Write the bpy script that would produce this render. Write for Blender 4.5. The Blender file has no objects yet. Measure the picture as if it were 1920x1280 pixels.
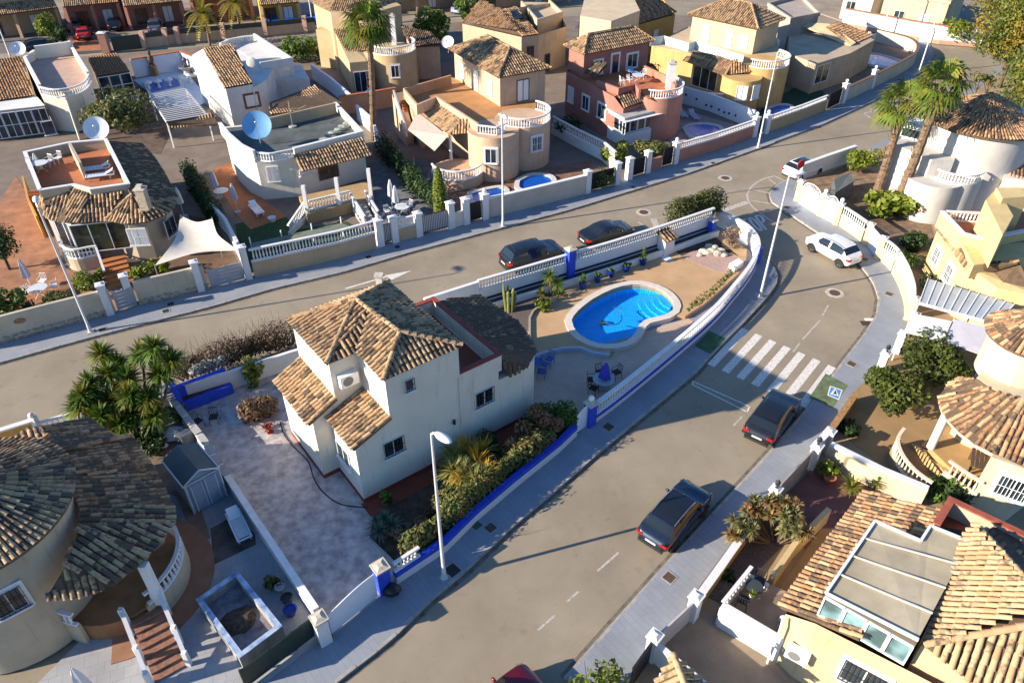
import bpy,math,random
import numpy as np
from mathutils import Vector,Matrix
R=math.radians
random.seed(7);RNG=np.random.default_rng(7)
sc=bpy.context.scene
C=sc.collection
# ---------------------------------------------------------------- camera
CAM_H,CAM_P,CAM_F=28.2,R(37.2),1400.0
cam=bpy.data.cameras.new('camera');cam.lens=CAM_F/1920*36;cam.sensor_width=36
cam.clip_start=0.5;cam.clip_end=3000
camo=bpy.data.objects.new('camera',cam);C.objects.link(camo)
camo.location=(0,0,CAM_H);camo.rotation_euler=(math.pi/2-CAM_P,0,0)
sc.camera=camo
# ---------------------------------------------------------------- sky, sun, exposure
SUN_AZ,SUN_EL=R(17.5),R(20.5)
w=bpy.data.worlds.new('World');sc.world=w;w.use_nodes=True
nt=w.node_tree;bg=nt.nodes['Background']
sky=nt.nodes.new('ShaderNodeTexSky');sky.sky_type='NISHITA';sky.sun_disc=False
sky.sun_elevation=SUN_EL;sky.sun_rotation=R(252.5);sky.altitude=50;sky.dust_density=0.6;sky.ozone_density=2.0
tint=nt.nodes.new('ShaderNodeMix');tint.data_type='RGBA';tint.blend_type='MULTIPLY';tint.inputs[0].default_value=1.0
nt.links.new(sky.outputs[0],tint.inputs[6]);tint.inputs[7].default_value=(0.78,1.2,1.65,1)
nt.links.new(tint.outputs[2],bg.inputs[0]);bg.inputs[1].default_value=0.06
sun=bpy.data.lights.new('sun','SUN');sun.energy=5.0;sun.angle=R(0.5);sun.color=(1.0,0.87,0.70)
suno=bpy.data.objects.new('sun',sun);C.objects.link(suno);suno.location=(-60,-20,60)
sd=Vector((math.cos(SUN_AZ)*math.cos(SUN_EL),math.sin(SUN_AZ)*math.cos(SUN_EL),-math.sin(SUN_EL)))
suno.rotation_euler=sd.to_track_quat('-Z','Y').to_euler()
sc.view_settings.view_transform='Standard';sc.view_settings.look='None'
sc.view_settings.exposure=1.2;sc.view_settings.gamma=1.0;sc.view_settings.use_curve_mapping=False
sc.cycles.max_bounces=5;sc.cycles.diffuse_bounces=3;sc.cycles.glossy_bounces=3
sc.cycles.transmission_bounces=3;sc.cycles.transparent_max_bounces=8
sc.cycles.caustics_reflective=False;sc.cycles.caustics_refractive=False
sc.cycles.use_denoising=True
def at(x,y,z=0.0):
    """point of the place at height z that the photograph shows at pixel x, y (1920 x 1280)"""
    X=(x-960)/CAM_F;Y=(640-y)/CAM_F
    s,c=math.sin(CAM_P),math.cos(CAM_P)
    dx,dy,dz=X,c+Y*s,-s+Y*c
    t=(z-CAM_H)/dz
    return Vector((dx*t,dy*t,z))
def pts(l,z=0.0):return[at(p[0],p[1],p[2]if len(p)>2 else z)for p in l]
def xy(p):return(p[0],p[1])
# ---------------------------------------------------------------- materials
MATS={}
def _new(name):
    m=bpy.data.materials.new(name);m.use_nodes=True;n=m.node_tree
    b=n.nodes['Principled BSDF'];return m,n,b
def _pos(n,scale=(1,1,1)):
    g=n.nodes.new('ShaderNodeNewGeometry')
    mp=n.nodes.new('ShaderNodeMapping');mp.inputs['Scale'].default_value=scale
    n.links.new(g.outputs['Position'],mp.inputs['Vector']);return mp.outputs[0]
def _noise(n,vec,scale,detail=4,rough=0.6):
    t=n.nodes.new('ShaderNodeTexNoise');t.inputs['Scale'].default_value=scale
    t.inputs['Detail'].default_value=detail;t.inputs['Roughness'].default_value=rough
    n.links.new(vec,t.inputs['Vector']);return t.outputs[0]
def _ramp(n,fac,a,b,lo=0.0,hi=1.0):
    r=n.nodes.new('ShaderNodeMapRange');r.inputs[1].default_value=a;r.inputs[2].default_value=b
    r.inputs[3].default_value=lo;r.inputs[4].default_value=hi
    n.links.new(fac,r.inputs[0]);return r.outputs[0]
def _mix(n,fac,a,b,mode='MIX'):
    m=n.nodes.new('ShaderNodeMix');m.data_type='RGBA';m.blend_type=mode
    for s,v in((0,fac),(6,a),(7,b)):
        if hasattr(v,'is_output'):n.links.new(v,m.inputs[s])
        else:m.inputs[s].default_value=v if s==0 else(*v[:3],1)
    return m.outputs[2]
def _bump(n,b,h,dist,strength=0.6):
    p=n.nodes.new('ShaderNodeBump');p.inputs['Distance'].default_value=dist;p.inputs['Strength'].default_value=strength
    n.links.new(h,p.inputs['Height']);n.links.new(p.outputs[0],b.inputs['Normal'])
def mat(name,col,rough=0.8,var=0.15,scale=3.0,bump=0.0,metal=0.0,spec=0.5,dark=None,streak=0.0,coat=0.0):
    """plain surface with uneven tone, optional streaks of dirt and fine relief"""
    if name in MATS:return MATS[name]
    m,n,b=_new(name)
    p=_pos(n)
    f=_ramp(n,_noise(n,p,scale),0.3,0.7)
    dk=dark or tuple(c*(1-var*2)for c in col);lt=tuple(min(1,c*(1+var*0.5))for c in col)
    c=_mix(n,f,dk if var else col,lt)
    if streak:
        ps=_pos(n,(2.2,2.2,0.22))
        s=_ramp(n,_noise(n,ps,1.6,5,0.7),0.56,0.74,0,streak)
        c=_mix(n,s,c,tuple(x*0.42 for x in col))
    n.links.new(c,b.inputs['Base Color'])
    b.inputs['Roughness'].default_value=rough;b.inputs['Metallic'].default_value=metal
    b.inputs['Specular IOR Level'].default_value=spec;b.inputs['Coat Weight'].default_value=coat;b.inputs['Coat Roughness'].default_value=0.04
    if bump:_bump(n,b,_noise(n,p,30.0,5),bump)
    MATS[name]=m;return m
def plaster(name,col):return mat('plaster_'+name,tuple(c*k for c,k in zip(col,(.86,.82,.76))),0.92,0.09,0.7,0.006,spec=0.2,streak=0.5)
def m_asphalt():
    m,n,b=_new('asphalt');p=_pos(n)
    big=_ramp(n,_noise(n,p,0.16,5,0.65),0.33,0.68)
    c=_mix(n,big,(0.235,0.195,0.142),(0.335,0.28,0.205))
    spots=_ramp(n,_noise(n,p,0.9,6,0.7),0.57,0.72,0,0.5);c=_mix(n,spots,c,(0.17,0.15,0.125))
    pale=_ramp(n,_noise(n,_pos(n,(1.0,0.5,1)),0.5,4,0.6),0.58,0.75,0,0.35);c=_mix(n,pale,c,(0.36,0.325,0.27))
    fine=_ramp(n,_noise(n,p,60,3,0.8),0.3,0.7,0.82,1.15)
    mu=n.nodes.new('ShaderNodeVectorMath');mu.operation='SCALE';n.links.new(c,mu.inputs[0]);n.links.new(fine,mu.inputs['Scale'])
    v=n.nodes.new('ShaderNodeTexVoronoi');v.feature='DISTANCE_TO_EDGE';v.inputs['Scale'].default_value=0.16
    wob=n.nodes.new('ShaderNodeVectorMath');wob.operation='ADD'
    nn=n.nodes.new('ShaderNodeTexNoise');nn.inputs['Scale'].default_value=0.6;nn.inputs['Detail'].default_value=5
    n.links.new(p,nn.inputs['Vector']);sc_=n.nodes.new('ShaderNodeVectorMath');sc_.operation='SCALE';sc_.inputs['Scale'].default_value=2.5
    n.links.new(nn.outputs['Color'],sc_.inputs[0]);n.links.new(p,wob.inputs[0]);n.links.new(sc_.outputs[0],wob.inputs[1]);n.links.new(wob.outputs[0],v.inputs['Vector'])
    crack=_ramp(n,v.outputs['Distance'],0.0,0.003,0.22,0.0)
    oil=_ramp(n,_noise(n,p,2.3,2,0.5),0.70,0.78,0,0.5);c2=_mix(n,oil,mu.outputs[0],(0.11,0.095,0.08));c2=_mix(n,crack,c2,(0.1,0.085,0.07))
    n.links.new(c2,b.inputs['Base Color']);b.inputs['Roughness'].default_value=0.9;b.inputs['Specular IOR Level'].default_value=0.25
    _bump(n,b,_noise(n,p,90,3),0.008);MATS['asphalt']=m;return m
def m_slabs(name,c1,c2,joint,sx,sy,ang=0.0,gap=0.012,rough=0.85,offset=0.5,var=0.5):
    """flat paving whose slabs are too fine to tell apart at this distance"""
    if name in MATS:return MATS[name]
    m,n,b=_new(name)
    g=n.nodes.new('ShaderNodeNewGeometry');mp=n.nodes.new('ShaderNodeMapping');mp.inputs['Rotation'].default_value=(0,0,-ang)
    n.links.new(g.outputs['Position'],mp.inputs['Vector'])
    t=n.nodes.new('ShaderNodeTexBrick');t.offset=offset;t.inputs['Color1'].default_value=(*c1,1);t.inputs['Color2'].default_value=(*c2,1)
    t.inputs['Mortar'].default_value=(*joint,1);t.inputs['Scale'].default_value=1.0;t.inputs['Mortar Size'].default_value=gap
    t.inputs['Brick Width'].default_value=sx;t.inputs['Row Height'].default_value=sy
    n.links.new(mp.outputs[0],t.inputs['Vector'])
    p=_pos(n);big=_ramp(n,_noise(n,p,0.45,6,0.65),0.3,0.7,1-var*0.5,1+var*0.3)
    mu=n.nodes.new('ShaderNodeVectorMath');mu.operation='SCALE';n.links.new(t.outputs[0],mu.inputs[0]);n.links.new(big,mu.inputs['Scale'])
    n.links.new(mu.outputs[0],b.inputs['Base Color']);b.inputs['Roughness'].default_value=rough;b.inputs['Specular IOR Level'].default_value=0.3
    MATS[name]=m;return m
def m_tile():
    m,n,b=_new('roof_tile')
    a=n.nodes.new('ShaderNodeAttribute');a.attribute_name='tint'
    s=n.nodes.new('ShaderNodeSeparateColor');n.links.new(a.outputs['Color'],s.inputs[0])
    c=_mix(n,s.outputs[0],(0.52,0.355,0.195),(0.38,0.17,0.075))
    p=_pos(n)
    li=n.nodes.new('ShaderNodeMath');li.operation='ADD';n.links.new(_noise(n,p,5.5,4,0.65),li.inputs[0]);n.links.new(s.outputs[1],li.inputs[1])
    f=_ramp(n,li.outputs[0],0.84,1.06,0.0,0.9)
    c=_mix(n,f,c,(0.05,0.043,0.037))
    fine=_ramp(n,_noise(n,p,14,4,0.7),0.3,0.75,0.0,0.35);c=_mix(n,fine,c,(0.27,0.19,0.12))
    n.links.new(c,b.inputs['Base Color']);b.inputs['Roughness'].default_value=0.9;b.inputs['Specular IOR Level'].default_value=0.2
    MATS['roof_tile']=m;return m
def m_leaf(name,c1,c2,c3=None,scale=1.3):
    if name in MATS:return MATS[name]
    m,n,b=_new(name)
    p=_pos(n)
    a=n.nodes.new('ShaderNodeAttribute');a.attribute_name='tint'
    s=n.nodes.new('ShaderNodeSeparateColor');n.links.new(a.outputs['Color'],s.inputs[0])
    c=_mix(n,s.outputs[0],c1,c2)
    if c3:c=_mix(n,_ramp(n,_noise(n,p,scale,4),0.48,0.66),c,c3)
    n.links.new(c,b.inputs['Base Color']);b.inputs['Roughness'].default_value=0.55;b.inputs['Specular IOR Level'].default_value=0.3
    tr=n.nodes.new('ShaderNodeBsdfTranslucent');n.links.new(c,tr.inputs[0])
    mx=n.nodes.new('ShaderNodeMixShader');mx.inputs[0].default_value=0.28
    n.links.new(b.outputs[0],mx.inputs[1]);n.links.new(tr.outputs[0],mx.inputs[2]);n.links.new(mx.outputs[0],n.nodes['Material Output'].inputs[0])
    MATS[name]=m;return m
def m_water(name='pool_water',tint=(0.72,0.93,1.0)):
    if name in MATS:return MATS[name]
    m,n,b=_new(name)
    tr=n.nodes.new('ShaderNodeBsdfTransparent');tr.inputs[0].default_value=(*tint,1)
    gl=n.nodes.new('ShaderNodeBsdfGlossy');gl.inputs['Roughness'].default_value=0.03
    lw=n.nodes.new('ShaderNodeLayerWeight');lw.inputs[0].default_value=0.5;fr=n.nodes.new('ShaderNodeMath');fr.operation='POWER';fr.inputs[1].default_value=4.5;n.links.new(lw.outputs['Facing'],fr.inputs[0])
    bp=n.nodes.new('ShaderNodeBump');bp.inputs['Distance'].default_value=0.03;bp.inputs['Strength'].default_value=0.5
    n.links.new(_noise(n,_pos(n),2.2,3),bp.inputs['Height']);n.links.new(bp.outputs[0],gl.inputs['Normal']);n.links.new(bp.outputs[0],lw.inputs['Normal'])
    mx=n.nodes.new('ShaderNodeMixShader');n.links.new(fr.outputs[0],mx.inputs[0]);n.links.new(tr.outputs[0],mx.inputs[1]);n.links.new(gl.outputs[0],mx.inputs[2])
    n.links.new(mx.outputs[0],n.nodes['Material Output'].inputs[0]);n.nodes.remove(b);MATS[name]=m;return m
def m_pooltile(name,col,line):
    if name in MATS:return MATS[name]
    m,n,b=_new(name);p=_pos(n)
    t=n.nodes.new('ShaderNodeTexBrick');t.offset=0;t.inputs['Color1'].default_value=(*col,1);t.inputs['Color2'].default_value=(*[c*0.8 for c in col],1)
    t.inputs['Mortar'].default_value=(*line,1);t.inputs['Scale'].default_value=1;t.inputs['Mortar Size'].default_value=0.012;t.inputs['Brick Width'].default_value=0.16;t.inputs['Row Height'].default_value=0.16
    wob=n.nodes.new('ShaderNodeVectorMath');wob.operation='ADD';nn=n.nodes.new('ShaderNodeTexNoise');nn.inputs['Scale'].default_value=1.6
    n.links.new(p,nn.inputs['Vector']);s=n.nodes.new('ShaderNodeVectorMath');s.operation='SCALE';s.inputs['Scale'].default_value=0.25
    n.links.new(nn.outputs['Color'],s.inputs[0]);n.links.new(p,wob.inputs[0]);n.links.new(s.outputs[0],wob.inputs[1]);n.links.new(wob.outputs[0],t.inputs['Vector'])
    n.links.new(t.outputs[0],b.inputs['Base Color']);b.inputs['Roughness'].default_value=0.3;MATS[name]=m;return m
def m_glass(name,col=(0.02,0.03,0.04),rough=0.05,var=True):
    if name in MATS:return MATS[name]
    m,n,b=_new(name);p=_pos(n)
    if var:n.links.new(_mix(n,_ramp(n,_noise(n,p,0.9,2),0.4,0.62),tuple(c*0.6 for c in col),tuple(c*2.0 for c in col)),b.inputs['Base Color'])
    else:b.inputs['Base Color'].default_value=(*col,1)
    b.inputs['Roughness'].default_value=rough;b.inputs['Specular IOR Level'].default_value=0.6
    MATS[name]=m;return m
def m_paint(name,col,metal=0.35,rough=0.28):
    if name in MATS:return MATS[name]
    m,n,b=_new(name);p=_pos(n)
    n.links.new(_mix(n,_ramp(n,_noise(n,p,2.5,5,0.7),0.35,0.75),col,tuple(min(1,c*1.15+0.008)for c in col)),b.inputs['Base Color'])
    b.inputs['Metallic'].default_value=metal;b.inputs['Roughness'].default_value=rough;b.inputs['Coat Weight'].default_value=0.8;b.inputs['Coat Roughness'].default_value=0.03
    MATS[name]=m;return m
ASPHALT=m_asphalt();TILE=m_tile()
WHITE=mat('white_paint',(0.70,0.69,0.67),0.7,0.03,2.0,0.003,streak=0.25)
WHITE_METAL=mat('white_metal',(0.78,0.79,0.8),0.35,0.02)
BLUE=mat('blue_paint',(0.018,0.07,0.58),0.7,0.16,2.5,0.003,streak=0.45)
CONCRETE=mat('concrete',(0.40,0.39,0.375),0.9,0.12,0.8,0.004)
STONE_CAP=mat('stone_cap',(0.55,0.48,0.38),0.9,0.12,5,0.006)
KERB=mat('kerb_stone',(0.36,0.34,0.31),0.9,0.15,2.5,0.006)
MORTAR_SHADE=mat('roof_mortar_shade',(0.13,0.085,0.05),0.95,0.2,4,0.01)  # mortar bed under the tiles, darkened to paint the shade in their gaps
TERRA=m_slabs('terracotta_floor',(0.46,0.17,0.065),(0.40,0.14,0.055),(0.27,0.12,0.07),0.3,0.3,0.6)
TERRA_PLAIN=mat('terracotta_plain',(0.43,0.15,0.06),0.85,0.12,2.0,0.003)
RED_BASE=mat('red_skirting',(0.25,0.05,0.028),0.75,0.1,1.5)
GLASS=m_glass('window_glass');GLASS_PALE=m_glass('pale_glass',(0.10,0.17,0.18),0.08)
BLACK_METAL=mat('black_metal',(0.02,0.02,0.022),0.5,0.1)
GREY_METAL=mat('grey_metal',(0.42,0.43,0.44),0.45,0.05,metal=0.6)
LAMP_METAL=mat('lamp_metal',(0.62,0.63,0.64),0.4,0.04,metal=0.3)
LAMP_GLASS=mat('lamp_glass',(0.7,0.7,0.68),0.25,0.02)
RUBBER=mat('rubber',(0.016,0.016,0.017),0.85,0.1)
RIM=mat('wheel_rim',(0.42,0.43,0.44),0.3,0.04,metal=0.8)
SHUTTER=mat('shutter_white',(0.72,0.72,0.71),0.6,0.03)
WOODB=mat('brown_wood',(0.19,0.095,0.045),0.7,0.2,4)
SOIL=mat('soil',(0.085,0.058,0.04),1.0,0.3,2.5,0.03)
GRAVEL=mat('gravel_dark',(0.16,0.12,0.105),1.0,0.35,22,0.03,dark=(0.04,0.03,0.028))
BARK=mat('bark',(0.14,0.095,0.065),0.95,0.3,8,0.03)
IRON=mat('rusty_iron',(0.105,0.062,0.042),0.8,0.25,10)
# ---------------------------------------------------------------- mesh building
class MB:
    def __init__(s):s.v=[];s.f=[]
    def add(s,vs,fs):
        o=len(s.v);s.v.extend([tuple(p)for p in vs]);s.f.extend([tuple(i+o for i in f)for f in fs]);return s
    def quad(s,a,b,c,d):return s.add([a,b,c,d],[(0,1,2,3)])
    def poly(s,l):return s.add(l,[tuple(range(len(l)))])
    def prism(s,poly,z0,z1):
        """poly: 2-D outline; z0, z1 numbers"""
        n=len(poly)
        ar=sum(poly[i][0]*poly[(i+1)%n][1]-poly[(i+1)%n][0]*poly[i][1]for i in range(n))
        if ar<0:poly=list(poly)[::-1]
        vs=[(p[0],p[1],z0)for p in poly]+[(p[0],p[1],z1)for p in poly]
        fs=[tuple(range(n-1,-1,-1)),tuple(range(n,2*n))]+[(i,(i+1)%n,n+(i+1)%n,n+i)for i in range(n)]
        return s.add(vs,fs)
    def hexa(s,b,t):
        return s.add(list(b)+list(t),[(3,2,1,0),(4,5,6,7)]+[(i,(i+1)%4,4+(i+1)%4,4+i)for i in range(4)])
    def box(s,x0,y0,z0,x1,y1,z1):
        return s.prism([(x0,y0),(x1,y0),(x1,y1),(x0,y1)],z0,z1)
    def beam(s,a,b,wd,h):
        """rectangular bar from a to b (its bottom centre line), wd wide, h tall"""
        a=Vector(a);b=Vector(b);d=b-a
        sd_=Vector((-d.y,d.x,0));sd_=sd_.normalized()*wd/2 if sd_.length>1e-6 else Vector((wd/2,0,0))
        up=d.cross(sd_).normalized()*h
        if up.z<0:up=-up
        q0=[a-sd_,a+sd_,a+sd_+up,a-sd_+up];q1=[p+d for p in q0]
        return s.add(q0+q1,[(0,1,2,3),(7,6,5,4)]+[(i,4+i,4+(i+1)%4,(i+1)%4)for i in range(4)])
    def strip(s,path,th,z0,z1,closed=False):
        """wall of thickness th along a 2-D path; z0/z1 numbers or lists along the path"""
        n=len(path);P=[Vector((p[0],p[1]))for p in path];L=[];Rr=[]
        for i in range(n):
            a=P[i-1]if(i>0 or closed)else None;b=P[(i+1)%n]if(i<n-1 or closed)else None
            d1=(P[i]-a).normalized()if a is not None else None;d2=(b-P[i]).normalized()if b is not None else None
            d=(d1+d2).normalized()if d1 is not None and d2 is not None else(d1 if d1 is not None else d2)
            k=1.0
            if d1 is not None and d2 is not None:k=1/max(0.4,d.dot(d2))
            nn=Vector((-d.y,d.x))*th/2*k;L.append(P[i]+nn);Rr.append(P[i]-nn)
        a0=z0 if isinstance(z0,(list,tuple))else[z0]*n;a1=z1 if isinstance(z1,(list,tuple))else[z1]*n
        vs=[]
        for i in range(n):vs+=[(*L[i],a0[i]),(*Rr[i],a0[i]),(*Rr[i],a1[i]),(*L[i],a1[i])]
        fs=[]
        m=n if closed else n-1
        for i in range(m):
            o=4*i;q=4*((i+1)%n)
            fs+=[(o+1,q+1,q+2,o+2),(o+2,q+2,q+3,o+3),(o+3,q+3,q,o),(o,q,q+1,o+1)]
        if not closed:fs+=[(0,1,2,3),(4*n-1,4*n-2,4*n-3,4*n-4)]
        return s.add(vs,fs)
    def tube(s,path,r,n=6,cap=True):
        P=[Vector(p)for p in path];k=len(P);rs=r if isinstance(r,(list,tuple))else[r]*k
        vs=[];ref=None
        for i in range(k):
            d=(P[min(i+1,k-1)]-P[max(i-1,0)]).normalized()
            if ref is None:ref=Vector((0,0,1))if abs(d.z)<0.9 else Vector((1,0,0))
            a=d.cross(ref).normalized();b=a.cross(d).normalized();ref=b
            for j in range(n):
                t=2*math.pi*j/n;vs.append(P[i]+(a*math.cos(t)+b*math.sin(t))*rs[i])
        fs=[(i*n+j,i*n+(j+1)%n,(i+1)*n+(j+1)%n,(i+1)*n+j)for i in range(k-1)for j in range(n)]
        if cap:fs+=[tuple(range(n-1,-1,-1)),tuple((k-1)*n+j for j in range(n))]
        return s.add(vs,fs)
    def lathe(s,c,prof,n=12,a0=0.0,a1=None):
        full=a1 is None;m=n if full else n+1;a1_=2*math.pi+a0 if full else a1
        vs=[]
        for r,z in prof:
            for j in range(m):
                t=a0+(a1_-a0)*j/n;vs.append((c[0]+r*math.cos(t),c[1]+r*math.sin(t),c[2]+z))
        k=len(prof)
        fs=[(i*m+j,i*m+(j+1)%m,(i+1)*m+(j+1)%m,(i+1)*m+j)for i in range(k-1)for j in range(n if not full else m)]
        if full:fs+=[tuple(range(m-1,-1,-1)),tuple((k-1)*m+j for j in range(m))]
        return s.add(vs,fs)
    def ball(s,c,r,nu=10,nv=6,sq=(1,1,1),jit=0.0):
        vs=[];fs=[]
        for i in range(nv+1):
            th=math.pi*i/nv
            for j in range(nu):
                ph=2*math.pi*j/nu;q=r*(1+random.uniform(-jit,jit))
                vs.append((c[0]+q*sq[0]*math.sin(th)*math.cos(ph),c[1]+q*sq[1]*math.sin(th)*math.sin(ph),c[2]+r*sq[2]*math.cos(th)))
        for i in range(nv):
            for j in range(nu):fs.append((i*nu+j,(i+1)*nu+j,(i+1)*nu+(j+1)%nu,i*nu+(j+1)%nu))
        return s.add(vs,fs)
    def mesh(s,name,off=(0,0,0)):
        me=bpy.data.meshes.new(name)
        a=np.array(s.v,dtype=float)-np.array(off,dtype=float)
        me.from_pydata(a.tolist(),[],s.f);me.validate();return me
WL={}
def _link(o,parent,loc):
    C.objects.link(o)
    if parent is not None:o.parent=parent
    WL[o.name]=loc;return o
def empty(name,loc=(0,0,0)):
    o=bpy.data.objects.new(name,None);o.empty_display_size=0.3;loc=Vector(loc);o.location=loc;return _link(o,None,loc)
def tag(o,label=None,cat=None,group=None,kind=None):
    if label:o['label']=label
    if cat:
        o['category']=cat;o['kind']='thing'
    if group:o['group']=group
    if kind:o['kind']=kind
    return o
def thing(name,label,cat,loc=(0,0,0),group=None,kind=None):return tag(empty(name,loc),label,cat,group,kind)
def finish(me,m,smooth=None):
    if isinstance(m,(list,tuple)):
        for q in m:me.materials.append(q)
    else:me.materials.append(m)
    if smooth is not None:
        me.shade_smooth()
        if smooth>0:me.set_sharp_from_angle(angle=R(smooth))
    return me
def mk(name,mb,m,parent=None,smooth=None):
    if parent is not None:loc=WL[parent.name]
    else:
        a=np.array(mb.v);lo=a.min(0);hi=a.max(0);loc=Vector(((lo[0]+hi[0])/2,(lo[1]+hi[1])/2,lo[2]))
    me=finish(mb.mesh(name,loc),m,smooth);o=bpy.data.objects.new(name,me)
    if parent is None:o.location=loc
    return _link(o,parent,loc)
def piece(name,me,parent,M):
    """one of many alike pieces: shares its mesh; M is a world matrix"""
    o=bpy.data.objects.new(name,me);C.objects.link(o);o.parent=parent
    o.matrix_local=Matrix.Translation(-WL[parent.name])@M;return o
def copy_tree(root,loc,rz=0.0,label=None,group=None,scale=None):
    r=root.copy();C.objects.link(r);r.location=loc;r.rotation_euler=(0,0,rz)
    if scale:r.scale=(scale,)*3
    if label:r['label']=label
    if group:r['group']=group
    def kids(a,b):
        for ch in a.children:
            c=ch.copy();C.objects.link(c);c.parent=b;kids(ch,c)
    kids(root,r);return r
def struct(name,mb,m,smooth=None):return tag(mk(name,mb,m,None,smooth),kind='structure')
def set_tint(me,cols):
    a=me.color_attributes.new('tint','FLOAT_COLOR','POINT');a.data.foreach_set('color',np.asarray(cols,dtype=np.float32).ravel())
class Fr:
    """local frame of a house: u along one wall, v to its left"""
    def __init__(s,o,d=None,ang=None,z=0.14):
        s.o=at(*o,z)if not isinstance(o,Vector)else o.copy();s.o.z=0
        if ang is None:
            q=at(*d,z)-s.o;ang=math.atan2(q.y,q.x)
        s.ang=ang;s.u=Vector((math.cos(ang),math.sin(ang),0));s.v=Vector((-s.u.y,s.u.x,0))
    def P(s,u,v,z=0.0):return s.o+s.u*u+s.v*v+Vector((0,0,z))
    def p2(s,u,v):q=s.P(u,v);return(q.x,q.y)
    def rect(s,u0,v0,u1,v1):return[s.p2(u0,v0),s.p2(u1,v0),s.p2(u1,v1),s.p2(u0,v1)]
def resample(path,step):
    P=[Vector(p)for p in path];out=[P[0]];rem=0.0
    tot=sum((P[i+1]-P[i]).length for i in range(len(P)-1));n=max(1,round(tot/step));st=tot/n
    acc=0;i=0;target=st
    for k in range(1,n):
        t=k*st
        while True:
            L=(P[i+1]-P[i]).length
            if acc+L>=t or i==len(P)-2:break
            acc+=L;i+=1
        L=(P[i+1]-P[i]).length
        out.append(P[i].lerp(P[i+1],(t-acc)/max(L,1e-6)))
    out.append(P[-1]);return out
def smooth_path(P,n=4):
    P=[Vector(p)for p in P];out=[]
    for i in range(len(P)-1):
        p0=P[max(i-1,0)];p1=P[i];p2=P[i+1];p3=P[min(i+2,len(P)-1)]
        for k in range(n):
            t=k/n
            out.append(0.5*((2*p1)+(p2-p0)*t+(2*p0-5*p1+4*p2-p3)*t*t+(3*p1-p0-3*p2+p3)*t**3))
    out.append(P[-1]);return out
# ---------------------------------------------------------------- roof tiles
def tile_mesh(wd=0.105,L=0.45):
    vs=[];fs=[];n=4
    for(y,k,dz)in((0,1.0,0.032),(L,0.86,0.0)):
        for j in range(n+1):
            t=math.pi*j/n;vs.append((math.cos(t)*wd*k,y,math.sin(t)*wd*0.82*k+dz))
    for j in range(n):fs.append((j,j+1,n+2+j,n+1+j))
    b=len(vs)
    for j in range(n+1):
        t=math.pi*j/n;vs.append((math.cos(t)*wd*0.8,0.0,math.sin(t)*wd*0.62+0.032))
    for j in range(n):fs.append((j+1,j,b+j,b+j+1))
    return np.array(vs),fs
TV,TF=tile_mesh()
STYLES={}
def tile_variant(style,k):
    key=(style,k)
    if key not in STYLES:
        me=bpy.data.meshes.new('tile');me.from_pydata(TV.tolist(),[],TF);finish(me,TILE,50)
        r,g=tint_for(style,random.Random(hash(style)%1000+k));set_tint(me,[(r,g,0,1)]*len(TV));STYLES[key]=me
    return STYLES[key]
TSTY={'pale':(0.25,0.18,0.33,0.10),'sand':(0.3,0.2,0.37,0.11),'grey':(0.35,0.25,0.44,0.12),'terra':(0.6,0.22,0.39,0.11),'dark':(0.4,0.25,0.60,0.14),
 'brown':(0.5,0.25,0.45,0.14),'red':(0.95,0.1,0.25,0.08)}
def tint_for(style,rnd):
    a,b,c,d=TSTY[style]
    return(min(1,max(0,rnd.gauss(a,b))),max(0,rnd.gauss(c,d)))
def _basis(o,x,y,z):
    return Matrix(((x.x,y.x,z.x,o.x),(x.y,y.y,z.y,o.y),(x.z,y.z,z.z,o.z),(0,0,0,1)))
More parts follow.
